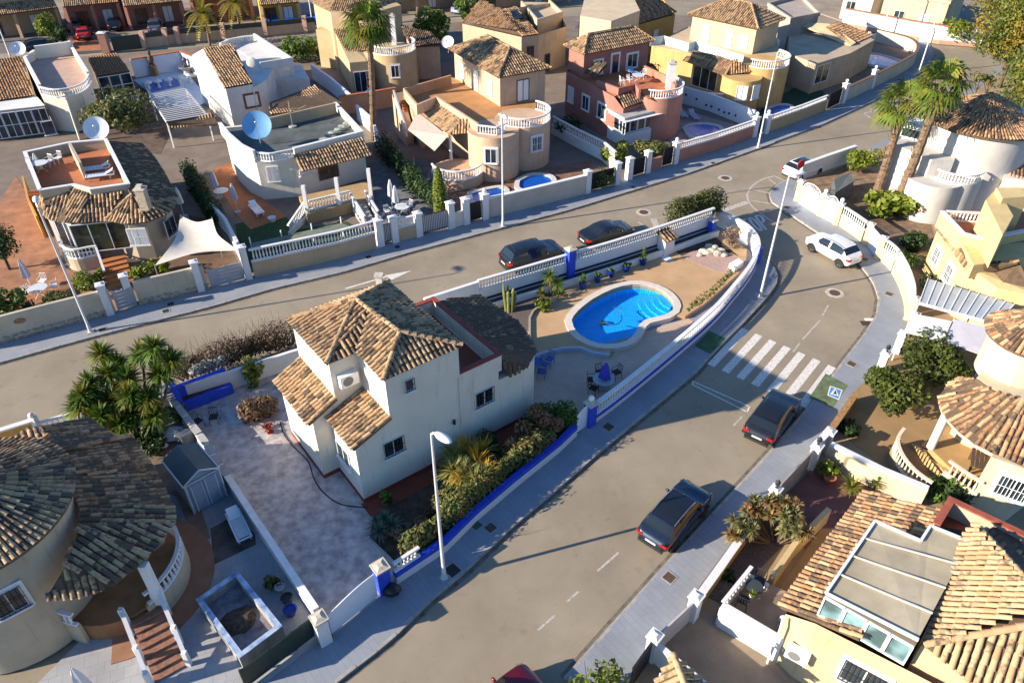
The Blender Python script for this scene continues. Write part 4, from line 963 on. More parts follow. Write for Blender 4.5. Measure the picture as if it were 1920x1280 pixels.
# porch: floor, curved balustrade, column, stairs
pcn=(-16.84,19.44);PORCH=mat('porch_brown',(0.30,0.145,0.06),0.7,0.15,1.5)
b=MB();b.lathe((*pcn,0),[(2.55,0.14),(2.55,1.1),(0.01,1.1)],36);mk('porch_floor',b,PORCH,hs)
ring_wall(hs,pcn,2.66,0.16,0.14,1.32,R(-42),R(40),CREAM2,'porch_wall',20)
balustrade(hs,arc(pcn,2.66,R(-40),R(40),16),1.32,0.72,near=True,space=0.23)
ring_wall(hs,pcn,2.66,0.16,0.14,1.32,R(-145),R(-97),CREAM2,'porch_wall',14);balustrade(hs,arc(pcn,2.66,R(-140),R(-98),10),1.32,0.75,near=True,space=0.23)
cp=at(302,1128,1.1);b=MB();b.box(cp.x-.16,cp.y-.16,1.1,cp.x+.16,cp.y+.16,3.62);mk('column',b,WHITE,hs)
window(hs,Vector((-17.3,18.45,1.12)),(0.64,0.77),1.6,2.1,frame=WOODB,panes=2,sill=False,name='door')
sa,sb_=Vector((-14.95,17.6,0)),Vector((-13.35,15.4,0));STEPM=mat('stair_brick',(0.27,0.13,0.085),0.8,0.2,6)
stairs(hs,sa,sb_,1.2,0.14,1.1,8,STEPM);sdv=Vector((-(sb_-sa).y,(sb_-sa).x,0)).normalized()*0.72
for s_ in(1,-1):
    b=MB();p0,p1=sa+sdv*s_,sb_+sdv*s_;b.beam(p0+Vector((0,0,1.75)),p1+Vector((0,0,0.85)),0.16,0.16)
    for f_ in(0.02,0.6,1.0):q=p0.lerp(p1,f_);z_=1.75-0.9*f_;b.box(q.x-.09,q.y-.09,0.14,q.x+.09,q.y+.09,z_+0.2)
    mk('stair_rail',b,WHITE,hs)
# paths and yard
TPATH=mat('path_terracotta',(0.30,0.15,0.085),0.8,0.15,1.0)
b=MB();b.prism(arc(pcn,3.75,R(-75),R(75),18)+[(-16.5,24),(-17.5,20),(-16,16.2)],0.1,0.19);struct('ring_path',b,TPATH)
flat('side_yard',[(60,1290),(150,1200),(330,1080),(400,1000),(395,985),(470,960),(600,1160),(450,1290)],0.152,m_slabs('grey_yard',(0.36,0.36,0.37),(0.33,0.33,0.34),(0.26,0.26,0.27),0.5,0.5,R(20),0.01,var=0.4))
flat('bare_soil',[(395,990),(440,965),(478,1000),(480,1020),(400,1058)],0.165,mat('dark_soil',(0.12,0.095,0.075),1,0.3,1.5,0.02))
flat('brown_court',[(230,880),(330,820),(345,850),(395,1010),(360,1000),(330,930)],0.16,mat('court_brown',(0.20,0.14,0.10),0.9,0.2,1.2))
# yellow walled corner by the upper road
YELLOW=plaster('ochre',(0.60,0.36,0.11))
LW=offset(N_KERB[0:4],9.05)
lw=[at_line(x,y,1.5,LW)for x,y in((-60,830),(66,790))]
w1=thing('road_wall','ochre road wall with white rail in the far lower corner','wall',(*lw[0],0.14));b=MB();b.strip(lw,0.2,0.1,1.75);mk('body',b,YELLOW,w1);b=MB();b.strip(lw,0.3,1.75,1.85);mk('rail',b,WHITE,w1)
lw2=[at_line(x,y,1.5,LW)for x,y in((66,790),(172,755),(312,712))]
w2=thing('road_wall','white openwork wall behind the yucca cluster','wall',(*lw2[1],0.14));b=MB();b.strip(lw2,0.2,0.1,0.75);mk('body',b,WHITE,w2);balustrade(w2,lw2,0.75,0.8,near=True)
pc_=at(67,790,1.5);pq=MB();pq.box(lw[1][0]-.16,lw[1][1]-.16,0.1,lw[1][0]+.16,lw[1][1]+.16,2.0);pq.ball((lw[1][0],lw[1][1],2.12),0.15,10,6);tag(mk('wall_post',pq,WHITE),'white post with ball finial between ochre and openwork walls','post')
# ---- shed
S=[at(x,y,2.1)for x,y in((343,914),(411,877))];sf=Fr(Vector((S[0].x,S[0].y,0)),ang=math.atan2(S[1].y-S[0].y,S[1].x-S[0].x));W_=(S[1]-S[0]).length;Dp_=(at(306,862,2.1)-at(343,914,2.1)).length
shed=thing('garden_shed','grey metal shed with dark gabled roof beside the party wall','shed',sf.P(W_/2,Dp_/2,0.15));SHEDM=mat('shed_blue_grey',(0.24,0.30,0.38),0.55,0.06,2);SHEDR=mat('shed_roof',(0.055,0.075,0.085),0.6,0.15,1.2);SHEDT=mat('shed_trim',(0.52,0.55,0.58),0.5,0.04)
b=MB();b.prism(sf.rect(0.08,0.08,W_-.08,Dp_-.08),0.15,2.05);b.add([sf.P(.08,.08,2.05),sf.P(W_-.08,.08,2.05),sf.P(W_/2,.08,2.5)],[(0,1,2)]);b.add([sf.P(.08,Dp_-.08,2.05),sf.P(W_-.08,Dp_-.08,2.05),sf.P(W_/2,Dp_-.08,2.5)],[(2,1,0)]);mk('wall',b,SHEDM,shed)
for a0,a1,nm in((0,W_/2,1),(W_,W_/2,2)):
    b=MB();q=[sf.P(a0,0,2.08),sf.P(a1,0,2.56),sf.P(a1,Dp_,2.56),sf.P(a0,Dp_,2.08)];b.hexa([p-Vector((0,0,.05))for p in q],q);mk('roof_panel',b,SHEDR,shed)
for k in(0,1):
    b=MB();x0=0.25+k*(W_/2-0.22);x1=x0+W_/2-0.3;b.hexa([sf.P(x0,0.075,.2),sf.P(x1,0.075,.2),sf.P(x1,0.04,.2),sf.P(x0,0.04,.2)],[sf.P(x0,0.075,1.9),sf.P(x1,0.075,1.9),sf.P(x1,0.04,1.9),sf.P(x0,0.04,1.9)]);d_=mk('door',b,SHEDM,shed)
    b=MB();xe=x1 if k==0 else x0;b.beam(sf.P(x0+.03,.03,.2),sf.P(x0+.03,.03,1.9),.07,.03);b.beam(sf.P(x1-.03,.03,.2),sf.P(x1-.03,.03,1.9),.07,.03);mk('trim',b,SHEDT,d_)
b=MB()
for p,q in(((0,0,2.08),(W_/2,0,2.56)),((W_/2,0,2.56),(W_,0,2.08)),((0,0,2.06),(W_,0,2.06)),((0,0,2.08),(0,Dp_,2.08)),((W_,0,2.08),(W_,Dp_,2.08)),((0.06,0.04,.15),(0.06,.04,2.06)),((W_-.06,0.04,.15),(W_-.06,.04,2.06))):b.beam(sf.P(*p),sf.P(*q),0.07,0.05)
mk('edge_trim',b,SHEDT,shed)
# sun lounger leaning on its side by the wall
def lounger(name,label,c,ang,m,group=None,L=1.9,w_=0.62):
    t=thing(name,label,'sun lounger',(0,0,0),group);f_=Fr(Vector((0,0,0)),ang=0.0)
    b=MB();b.strip([(-L/2,-w_/2),(L/2,-w_/2),(L/2,w_/2),(-L/2,w_/2)],0.07,0.3,0.36,True);mk('frame',b,m,t)
    for k in range(13):x=-L/2+0.12+k*0.1;b=MB();b.box(x,-w_/2+.05,0.335,x+0.07,w_/2-.05,0.355);mk('slat',b,m,t)
    b=MB();b.hexa([Vector(p)for p in((L/2-.55,-w_/2+.04,.36),(L/2,-w_/2+.04,.62),(L/2,w_/2-.04,.62),(L/2-.55,w_/2-.04,.36))],[Vector(p)for p in((L/2-.55,-w_/2+.04,.4),(L/2,-w_/2+.04,.66),(L/2,w_/2-.04,.66),(L/2-.55,w_/2-.04,.4))]);mk('backrest',b,m,t)
    for x in(-L/2+.15,L/2-.3):
        for y in(-w_/2+.05,w_/2-.05):b=MB();b.box(x-.03,y-.03,0,x+.03,y+.03,.3);mk('leg',b,m,t)
    t.location=c;t.rotation_euler=(0,0,ang);WL[t.name]=Vector(c);return t
lg=lounger('sun_lounger','white plastic slatted lounger beside the party wall',at(450,992,0.16),math.atan2(*(lambda d:(d.y,d.x))(at(437,960,.16)-at(466,1022,.16))),WHITE_METAL)
# raised masonry pond, ruined, with dirt inside
pd=thing('raised_pond','raised dirty masonry pond with chipped white rim','pond',at(450,1150,0.15));PC=[at(x,y,0.85)for x,y in((444,1076),(523,1174),(451,1228),(374,1124))];pdm=mat('pond_wall',(0.33,0.31,0.28),0.9,0.2,2,streak=0.5);PCp=[xy(p)for p in PC]
b=MB();b.strip(PCp,0.2,0.14,0.86,True);mk('side',b,pdm,pd);b=MB();b.strip(PCp,0.22,0.86,0.9,True);mk('rim',b,mat('rim_blue_white',(0.42,0.5,0.62),0.8,0.35,2.5,dark=(0.08,0.16,0.36)),pd)
b=MB();b.prism(PCp,0.14,0.35);mk('bottom',b,mat('pond_floor',(0.30,0.28,0.31),0.9,0.3,1.6,dark=(0.11,0.09,0.10)),pd)
b=MB();c=at(447,1162,0.4);b.ball((c.x,c.y,0.3),0.75,14,6,(1,1,0.35),0.15);mk('dirt_heap',b,mat('dirt',(0.13,0.085,0.055),1,0.35,6,0.03),pd)
# dark green slatted sliding gate beside the pavement
ga,gb=at(462,1290,0.13),at(597,1188,0.13);gt=thing('sliding_gate','dark green slatted gate beside the shaded pavement','gate',(ga+gb)/2);GG=mat('dark_green_metal',(0.022,0.04,0.032),0.5,0.1)
nS=34;d_=(gb-ga)/nS;dn=d_.normalized();me_b=MB();me_b.box(-0.045,-0.015,0,0.045,0.015,1.15);slm=finish(me_b.mesh('slat'),GG)
for k in range(nS):p=ga+d_*(k+.5);piece('slat',slm,gt,Matrix.Translation((p.x,p.y,0.25))@Matrix.Rotation(math.atan2(dn.y,dn.x),4,'Z'))
b=MB();b.beam(ga+Vector((0,0,.12)),gb+Vector((0,0,.12)),.06,.08);b.beam(ga+Vector((0,0,1.2)),gb+Vector((0,0,1.2)),.06,.07);mk('rail',b,GG,gt)
for f_ in(0.0,0.36,0.68,1.0):b=MB();p=ga.lerp(gb,f_);b.beam(p+Vector((0,0,-.03)),p+Vector((0,0,1.3)),.07,.07);mk('post',b,GG,gt)
b=MB();b.beam(ga+Vector((.1,-.1,-.04)),gb+Vector((.1,-.1,-.04)),0.3,0.07);mk('sill',b,CONCRETE,gt)
# ================================================================ houses east of the lower road
# ---- conservatory house, lower right corner
PEACH=plaster('warm_cream',(0.64,0.50,0.325))
h3=thing('conservatory_house','warm cream house with pale conservatory roof and tiled slopes','house',at(1650,1150,0.14))
body(h3,[(1474,1148,3.1),(1530,1166,3.9),(1720,1262,4.0),(1850,1330,4.4),(1990,1180,4.4),(1860,985,4.4),(1770,960,4.2),(1632,930,3.1)],PEACH,drop=0.08,cap=False)
rf=Roof(h3,'terra')
RF(rf,[(1462,1135,3.2),(1622,918,3.2),(1768,957,4.55),(1610,1196,4.55),(1530,1161,3.85)])
rf.build()
rf=Roof(h3,'pale',name='rear_roof')
RF(rf,[(1818,1016,5.0),(1836,992,5.3),(1930,1095,6.6),(1930,1172,6.3),(1732,1209,5.0)])
RF(rf,[(1732,1209,4.95),(1930,1174,6.3),(1960,1340,4.7),(1850,1300,4.65)])
RR(rf,(1836,992,5.35),(1935,1100,6.7));RR(rf,(1732,1209,5.0),(1930,1173,6.35));rf.build()
rf=Roof(h3,'dark',False,name='far_slope');RF(rf,[(1836,992,5.25),(1930,1098,6.6),(1990,1080,5.0),(1880,985,4.9)]);rf.build()
# conservatory
CR=[(1640,977,5.15),(1726,1014,5.2),(1744,986,5.15),(1818,1016,5.3),(1720,1200,5.4),(1548,1112,5.15)]
POLY=mat('polycarbonate',(0.45,0.385,0.27),0.65,0.2,0.5,dark=(0.31,0.255,0.165),streak=.3)
body(h3,[(1722,1210,4.85),(1850,1302,4.55),(1960,1200,4.9),(1830,1010,4.9)],PEACH,inset=.12,name='rear_wall')
b=MB();P=pts(CR);b.add([p for p in P]+[p-Vector((0,0,.07))for p in P],[tuple(range(5,-1,-1)),tuple(range(6,12))]+[(i,(i+1)%6,6+(i+1)%6,6+i)for i in range(6)]);mk('conservatory_roof',b,POLY,h3)
A0,A1,B0,B1=at(1548,1112,5.17),at(1640,977,5.17),at(1722,1200,5.42),at(1818,1016,5.32)
for f_ in(0.25,0.5,0.75):b=MB();b.beam(A0.lerp(A1,f_)+Vector((0,0,.01)),B0.lerp(B1,f_)+Vector((0,0,.01)),0.07,0.035);mk('glazing_bar',b,mat('bar_cream',(0.62,0.58,0.5),0.5,0.05),h3)
b=MB()
for p,q in((A0,A1),(A0,B0),(A1,at(1726,1014,5.2)),(at(1726,1014,5.2),at(1744,986,5.17)),(at(1744,986,5.17),at(1818,1016,5.3))):b.beam(p,q,0.1,0.07)
mk('edge_frame',b,WHITE_METAL,h3)
g0,g1=Vector((A0.x,A0.y,0)),Vector((B0.x,B0.y,0));t_=(g1-g0).normalized();Lg=(g1-g0).length
for k in range(4):window(h3,g0+t_*Lg*(k+.5)/4+Vector((0,0,3.98)),t_,Lg/4-0.02,1.08,frame=WHITE_METAL,glass=GLASS_PALE,panes=1,sill=False,depth=0.09)
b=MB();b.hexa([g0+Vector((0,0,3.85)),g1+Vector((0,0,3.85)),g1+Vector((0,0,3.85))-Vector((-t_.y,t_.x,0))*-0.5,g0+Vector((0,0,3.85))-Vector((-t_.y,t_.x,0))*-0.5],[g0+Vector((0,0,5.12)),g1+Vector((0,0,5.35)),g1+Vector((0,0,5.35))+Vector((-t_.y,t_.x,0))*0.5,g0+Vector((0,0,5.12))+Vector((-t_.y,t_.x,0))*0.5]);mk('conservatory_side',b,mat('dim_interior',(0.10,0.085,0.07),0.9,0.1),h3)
# terrace with red coping behind
TP=[at(x,y,5.2)for x,y in((1756,982),(1784,936),(1930,1005),(1930,1040))];b=MB();b.strip([xy(TP[0]),xy(TP[1]),xy(TP[2])],0.2,3.5,5.15);pw=mk('parapet',b,CREAM2,h3);b=MB();b.strip([xy(TP[0]),xy(TP[1]),xy(TP[2])],0.28,5.15,5.22);mk('coping',b,mat('coping_brick',(0.36,0.09,0.05),0.8,0.15,3),pw)
b=MB();b.poly([at(1758,985,4.4),at(1800,940,4.4),at(1935,1005,4.4),at(1935,1060,4.4),at(1840,1000,4.4)]);mk('terrace_floor',b,MATS['terrace_red'],h3)
# south wall windows, pipe, unit
wa,wb=at(1530,1166,3.9),at(1720,1262,4.0);td=(Vector((wb.x,wb.y,0))-Vector((wa.x,wa.y,0))).normalized();on=Vector((td.y,-td.x,0))
window(h3,Vector((wa.x,wa.y,1.7))+td*2.1+on*0.01,td,1.5,1.25,panes=2,grille=True,surround=WHITE)
b=MB();pa=at(1472,1155,3.1);b.tube([pa+Vector((-.1,-.1,0)),Vector((pa.x-.12,pa.y-.2,2.6)),Vector((pa.x-.12,pa.y-.2,0.2))],0.05,6);mk('downpipe',b,WHITE,h3)
w0=at(1474,1148,3.1);ac_unit(Vector((w0.x,w0.y,1.55))+td*0.9+on*0.35,td,'white air conditioner on the sunny wall of the conservatory house',1.0)
# ---- small tiled roof peeking in at the bottom edge
h3b=thing('gatehouse','small tiled gate roof at the bottom edge beside the white wall','gatehouse',at(1270,1270,0.14));rf=Roof(h3b,'pale')
RF(rf,[(1222,1290,2.3),(1262,1226,2.9),(1290,1300,2.9)]);RF(rf,[(1262,1226,2.9),(1290,1300,2.9),(1345,1300,2.4)]);RR(rf,(1262,1226,2.95),(1292,1305,2.95));rf.build()
b=MB();p=at(1268,1268,2.2);b.box(p.x-.6,p.y-1.2,0.14,p.x+.6,p.y+.1,2.3);mk('wall',b,WHITE,h3b)
# ---- round-roofed house with curved stair
IVORY=plaster('ivory',(0.68,0.60,0.455))
h4=thing('round_porch_house','ivory house with fan-shaped tiled porch roof and curved stair','house',at(1880,820,0.14))
rf=Roof(h4,'terra')
a,b1,c1_,d1,e1,f1,g1_,h1=[(x,y,3.6)for x,y in((1803,707),(1779,719),(1760,741),(1763,763),(1776,785),(1797,807),(1826,829),(1860,847))]
A_,B2,C2,D2=(1832,709,4.9),(1857,729,4.95),(1888,741,5.0),(1918,752,5.05)
for l in([a,b1,A_],[b1,c1_,B2,A_],[c1_,d1,B2],[d1,e1,C2,B2],[e1,f1,C2],[f1,g1_,D2,C2],[g1_,h1,D2],[h1,(1940,880,3.6),(1940,760,5.05),D2]):RF(rf,l)
RR(rf,h1,D2);rf.build()
b=MB();P=[at(*p)for p in(a,b1,c1_,d1,e1,f1,g1_,h1,(1940,880,3.6))];b.strip([xy(p)for p in shrink(P,0.25)],0.2,3.3,3.5);mk('eave_beam',b,IVORY,h4)
body(h4,[(1832,707,4.9),(1857,727,4.9),(1888,739,4.9),(1935,752,4.9),(2050,720,4.9),(1980,640,4.9),(1880,640,4.9)],IVORY,name='wall')
tw=[at(x,y,6.9)for x,y in((1868,622),(1872,640),(1890,660),(1912,677),(1960,690))]
b=MB();tcc=at(1935,628,6.9);rt=(tw[1]-tcc).length
cyl(h4,tcc,rt-0.25,4.5,6.85,IVORY);rf=Roof(h4,'terra',name='tower_roof');rf.cone(tcc,rt+0.05,6.9,0.05,8.3);rf.build()
window(h4,at(1857,695,5.0)+Vector((0,-.05,0)),(0.72,-0.69),1.1,1.2,panes=2,glass=SHUTTER,grille=WHITE_METAL)
# porch floor, column, stair
b=MB();b.prism([xy(at(x,y,1.15))for x,y in((1742,838),(1770,800),(1850,790),(1900,860),(1850,905),(1785,880))],0.14,1.15);mk('porch_floor',b,mat('porch_tan',(0.46,0.28,0.11),0.8,0.1,1.2),h4)
c=at(1745,838,1.15);b=MB();b.lathe((c.x,c.y,0),[(0.2,1.15),(0.2,3.45),(0.26,3.5)],14);mk('column',b,WHITE,h4,40)
body(h4,[(1858,856,3.5),(1940,885,3.5),(2000,840,3.5),(1900,800,3.5)],IVORY,name='front_wall')
wl_a,wl_b=at(1858,856,3.5),at(1940,885,3.5);td=Vector((wl_b.x-wl_a.x,wl_b.y-wl_a.y,0)).normalized();window(h4,Vector((wl_a.x,wl_a.y,1.6))+td*1.35+Vector((td.y,-td.x,0))*.01,td,1.3,1.25,panes=2,grille=WHITE_METAL,surround=WHITE)
ln=[xy(p)for p in smooth_path([at(x,y,1.4)for x,y in((1694,806),(1682,826),(1690,854),(1714,884),(1747,908))],4)]
b=MB();b.strip(ln,0.2,0.14,0.75);mk('stair_wall',b,plaster('tan',(0.42,0.29,0.16)),h4);balustrade(h4,ln,0.72,0.85,near=True,mt=mat('cream_balustrade',(0.70,0.60,0.43),0.8,0.05,3))
for k in range(8):
    f_=k/8;p=at(1712+52*f_,822+72*f_,0.6);q=at(1742+46*f_,836+56*f_,0.6);d_=at(1712+52*(f_+.135),822+72*(f_+.135),0.6)-p;mb=MB();z_=0.25+0.85*(1-abs(f_-0.55)*1.4);mb.prism([xy(p),xy(q),xy(q+d_),xy(p+d_)],0.14,max(0.25,min(1.1,0.3+0.1*k)));mk('step',mb,mat('step_tan',(0.5,0.33,0.14),0.8,0.1,2),h4)
ln=[xy(at(x,y,1.9))for x,y in((1779,866),(1810,888),(1843,908))];b=MB();b.strip(ln,0.2,0.14,1.2);mk('porch_edge',b,IVORY,h4);balustrade(h4,ln,1.2,0.85,near=True,mt=MATS['cream_balustrade'])
# ---- yellow house with roof terrace
YEL=plaster('pale_yellow',(0.74,0.58,0.30))
h5=thing('yellow_house','pale yellow house with white railed roof terrace and tile band','house',at(1840,480,0.14))
body(h5,[(1760,425,3.7),(1820,503,3.7),(1870,540,3.4),(1960,560,3.4),(2010,470,3.7),(1900,400,3.7),(1785,395,3.7)],YEL)
rf=Roof(h5,'terra');RF(rf,[(1753,423,3.6),(1814,505,3.6),(1824,497,4.1),(1765,414,4.1)])
RF(rf,[(1816,505,3.6),(1845,512,3.4),(1908,492,4.7),(1828,492,4.2)]);RF(rf,[(1845,512,3.4),(1870,540,3.3),(1940,548,3.4),(1910,490,4.7)]);RR(rf,(1845,512,3.45),(1910,490,4.75));rf.build()
TB=[(1767,396),(1806,438),(1842,447),(1935,430)];tb=[xy(at(x,y,5.0))for x,y in TB]
body(h5,[(1775,405,4.3),(1826,497,4.3),(1935,480,4.3),(1935,400,4.3)],YEL,z0=3.3,name='terrace_base');b=MB();b.strip(tb,0.22,3.9,4.95);pw=mk('parapet',b,YEL,h5);b=MB();b.strip(tb,0.3,4.95,5.05);mk('coping',b,WHITE,pw)
b=MB();b.poly([at(x,y,4.32)for x,y in((1778,412),(1812,452),(1845,460),(1960,450),(1930,395),(1800,395))]);mk('terrace_floor',b,TERRA_PLAIN,h5)
balustrade(h5,[xy(at(1775,396,5.0)),xy(at(1845,400,5.0))],4.3,0.75,near=False)
body(h5,[(1848,375,6.6),(1880,440,6.6),(1900,405,6.6),(1870,352,6.6)],YEL,z0=4.3,name='stair_tower');body(h5,[(1868,352,7.0),(1930,352,7.0),(1930,368,7.0),(1880,372,7.0)],YEL,z0=4.3,name='upper_wall')
for x,y in((1778,520),(1845,560)):pass
wd=(at(1820,503,3.7)-at(1760,425,3.7));wd.z=0;wd.normalize();p0=at(1760,425,3.7);no=Vector((wd.y,-wd.x,0))
for f_ in(1.2,3.4):window(h5,Vector((p0.x,p0.y,1.5))+wd*f_+no*.02,wd,0.9,1.2,panes=2,grille=WHITE_METAL,surround=WHITE)
# ---- white round tower house
WPL=plaster('white',(0.66,0.65,0.64))
h6=thing('tower_house','white house with round tower under a conical tiled roof','house',at(1820,340,0.14))
tcn=at(1842,222,6.6);r6=(at(1752,231,6.6)-tcn).length
cyl(h6,tcn,r6-0.3,0.14,6.55,WPL);rf=Roof(h6,'terra',False,name='tower_roof');rf.cone(tcn,r6,6.6,0.05,8.6);rf.build()
body(h6,[(1672,268,4.6),(1747,300,4.6),(1790,300,4.6),(1800,240,4.6),(1745,232,4.6),(1712,250,4.6)],WPL,name='wall')
cyl(h6,at(1752,330,3.2),2.2,0.14,3.2,WPL,'low_tower');cc=at(1790,318,3.6);balustrade(h6,arc(cc,2.0,R(205),R(320),10),3.3,0.75,near=False);cyl(h6,cc,2.1,0.14,3.3,WPL,'bay')
tt=Vector((0.9,-0.35,0));window(h6,at(1860,312,4.2),tt,0.9,1.2,panes=1,glass=SHUTTER,grille=BLACK_METAL)
window(h6,at(1718,378,1.0)+Vector((0,-0.3,0)),(0.95,-0.3),1.1,1.9,frame=WHITE_METAL,glass=SHUTTER,panes=2,sill=False,name='door')
gb_=[at(x,y,5.6)for x,y in((1698,236),(1728,243),(1736,228),(1708,222))];b=MB();b.prism([xy(p)for p in gb_],4.5,5.7);mk('glass_cabin',b,WHITE_METAL,h6)
tt=(gb_[1]-gb_[0]);tt.z=0;window(h6,(gb_[0]+gb_[1])/2*Vector((1,1,0))if False else Vector(((gb_[0].x+gb_[1].x)/2,(gb_[0].y+gb_[1].y)/2-0.02,4.75)),tt,1.6,0.75,frame=WHITE_METAL,panes=1,sill=False)
b=MB();p=at(1912,232,6.5);b.box(p.x-.6,p.y-.6,4,p.x+.6,p.y+.6,7.6);mk('chimney',b,WPL,h6)
rf=Roof(h6,'brown',False,name='rear_roof');RF(rf,[(1890,330,3.6),(1935,340,3.6),(1960,280,4.8),(1905,275,4.8)]);rf.build();body(h6,[(1880,335,3.6),(1960,345,3.6),(1980,270,4.4),(1890,270,4.4)],WPL,name='rear_wall',inset=0.2)
b=MB();b.poly([at(x,y,0.16)for x,y in((1500,345),(1597,305),(1660,330),(1740,400),(1760,480),(1690,470),(1560,400))]);struct('east_garden',b,mat('garden_earth',(0.26,0.17,0.10),1,0.25,1.5,0.02))
# ---- garden walls, gates and pillars of the east side
EW=plaster('pale_lemon',(0.74,0.655,0.43))
def ewall(l,z1,label,m=EW,z=0.13,bal=None,th=0.24,cap=None,name='garden_wall',near=True):
    P=[xy(p)for p in pts(l,z)]
    t=thing(name,label,'wall',(*P[len(P)//2],z));b=MB();b.strip(P,th,0.1,z1);mk('body',b,m,t)
    if bal:balustrade(t,P,z1,bal,near=near,space=0.23,rail=0.22)
    if cap:b=MB();b.strip(P,th+0.1,z1,z1+0.08);mk('coping',b,cap,t)
    return t
ewall([xy(p)for p in smooth_path([Vector((x,y,0))for x,y in((1649,486),(1670,505),(1688,538),(1698,570),(1699,590))],4)],1.0,'curved pale yellow wall with white balustrade along the bend',bal=0.8)
ewall([(1571,420),(1600,440),(1616,452)],1.0,'short pale yellow wall with balustrade opening beside the white garden door',bal=0.75)
ewall([(1497,338),(1545,320),(1597,302)],1.55,'low white wall beside the upper road with a white hatchback in front',WHITE,cap=WHITE)
for x,y,h_,l in((1537,404,1.75,'pale yellow pillar with ball between the two white gates'),(1567,420,1.7,'pale yellow pillar with ball right of the narrow white gate'),(1622,458,1.65,'pale yellow pillar with lantern left of the white garden door'),(1645,484,1.65,'pale yellow pillar at the start of the curved wall'),(1701,598,1.6,'pale yellow pillar at the end of the curved wall'),(1494,376,1.7,'slim pale yellow pillar at the tip by the upper road')):
    pillar(x,y,h_,l,EW,0.42,ang=R(-40),capm=WHITE,globe='ball' in l)
def panel_gate(a,c,h_,label,m=None,fan=False,name='gate'):
    a,c=at(*a,0.13),at(*c,0.13);t=thing(name,label,'gate',(a+c)/2);d=c-a;nn=Vector((-d.y,d.x,0)).normalized()*.03;b=MB();b.hexa([a-nn,c-nn,c+nn,a+nn],[p+Vector((0,0,h_))for p in(a-nn,c-nn,c+nn,a+nn)]);mk('panel',b,m or WHITE_METAL,t)
    b=MB();b.beam(a+Vector((0,0,h_)),c+Vector((0,0,h_)),.08,.06);mk('top_rail',b,m or WHITE_METAL,t)
    if fan:
        mid=(a+c)/2+Vector((0,0,h_+.06));L=d.length/2;u=d.normalized();b=MB();arcp=[mid+u*L*0.92*math.cos(k*math.pi/14)+Vector((0,0,0.55*math.sin(k*math.pi/14)))for k in range(15)];b.tube(arcp,0.03,5)
        for k in range(1,14):b.tube([mid,arcp[k]],0.016,4)
        mk('fan_ironwork',b,WHITE_METAL,t)
    return t
panel_gate((1498,380),(1532,402),1.45,'wide white driveway gate with fan ironwork facing the bend',fan=True);panel_gate((1541,407),(1563,419),1.45,'narrow white gate with fan ironwork beside the driveway gate',fan=True);panel_gate((1626,461),(1642,480),1.5,'plain white garden door behind the white crossover')
# south-east walls
ewall([(1540,845),(1526,860),(1516,872)],1.45,'short cream wall piece between planter hedge and entrance',EW,cap=WHITE)
ewall([(1546,830),(1570,796),(1600,752)],0.75,'low cream wall with rusty tile edging beside the crossing',plaster('rust_cream',(0.58,0.42,0.22)),cap=mat('rust_edge',(0.42,0.23,0.09),0.9,0.3,7))
for x,y,h_,l in((1544,845,1.35,'white capped pillar at the courtyard wall end'),(1519,876,1.5,'white capped pillar with black lantern by the courtyard'),(1444,952,1.3,'white capped pillar with lantern by the red paved yard'),(1648,698,1.4,'white pillar with lantern beside the citrus tree'),(1680,660,1.4,'white pillar before the white awning'),(1703,624,1.4,'white pillar left of the white awning'),(1296,1158,1.5,'white capped pillar behind the planted gravel bed'),(1220,1232,1.5,'white capped pillar at the black gate')):
    t=pillar(x,y,h_,l,WHITE,0.42,ang=R(48),capm=WHITE)
    if 'lantern' in l:c=at(x,y,0.13);q=MB();q.lathe((c.x,c.y,0.13+h_+.16),[(0.08,0),(0.03,.05),(.03,.15),(.11,.2),(.13,.38),(.05,.46),(.02,.52)],8);mk('lantern',q,BLACK_METAL,t)
ewall([(1300,1148),(1345,1085),(1378,1038),(1436,958)],1.0,'long ochre garden wall with white coping before the gravel bed',YELLOW,cap=WHITE)
cwl=[at(x,y,0.14)for x,y in((1552,812),(1640,868),(1720,925))]
ewall([(1546,866),(1640,914),(1724,950)],1.4,'tall cream party wall between brown courtyard and red paved yard',plaster('party_cream',(0.70,0.62,0.46)),cap=WHITE)
panel_gate((1452,945),(1512,880),1.35,'dark topped pale gate of the red paved yard',mat('gate_taupe',(0.36,0.31,0.27),0.6,0.1),name='yard_gate');panel_gate((1230,1222),(1290,1165),1.3,'pale steel driveway gate with black frame below the gravel bed',mat('gate_pale',(0.5,0.47,0.46),0.5,0.06),name='driveway_gate');panel_gate((1180,1290),(1215,1240),1.4,'black gate at the bottom behind the lime shrub',BLACK_METAL,name='driveway_gate')
ewall([(1226,1236),(1300,1300),(1350,1340)],1.3,'white party wall running to the bottom edge',WHITE)
flat('red_yard',[(1440,960),(1520,880),(1545,875),(1715,948),(1700,950),(1622,925),(1530,1050),(1470,985)],0.155,mat('red_paving',(0.22,0.085,0.07),0.85,0.15,1.2))
flat('driveway',[(1238,1185),(1298,1125),(1340,1160),(1420,1200),(1480,1290),(1320,1290)],0.153,mat('driveway_tan',(0.30,0.225,0.155),0.9,0.15,0.9))
flat('brown_courtyard',[(1560,800),(1610,725),(1700,640),(1860,660),(1800,760),(1900,870),(1730,930)],0.156,mat('courtyard_brown',(0.32,0.205,0.095),0.9,0.1,0.8))
flat('gravel_bed_east',[(1305,1108),(1432,935),(1470,985),(1490,1000),(1400,1090),(1350,1130)],0.165,GRAVEL)
flat('tan_alley',[(1448,1120),(1540,990),(1575,990),(1480,1130)],0.157,mat('alley_tan',(0.40,0.27,0.12),0.9,0.12,1))
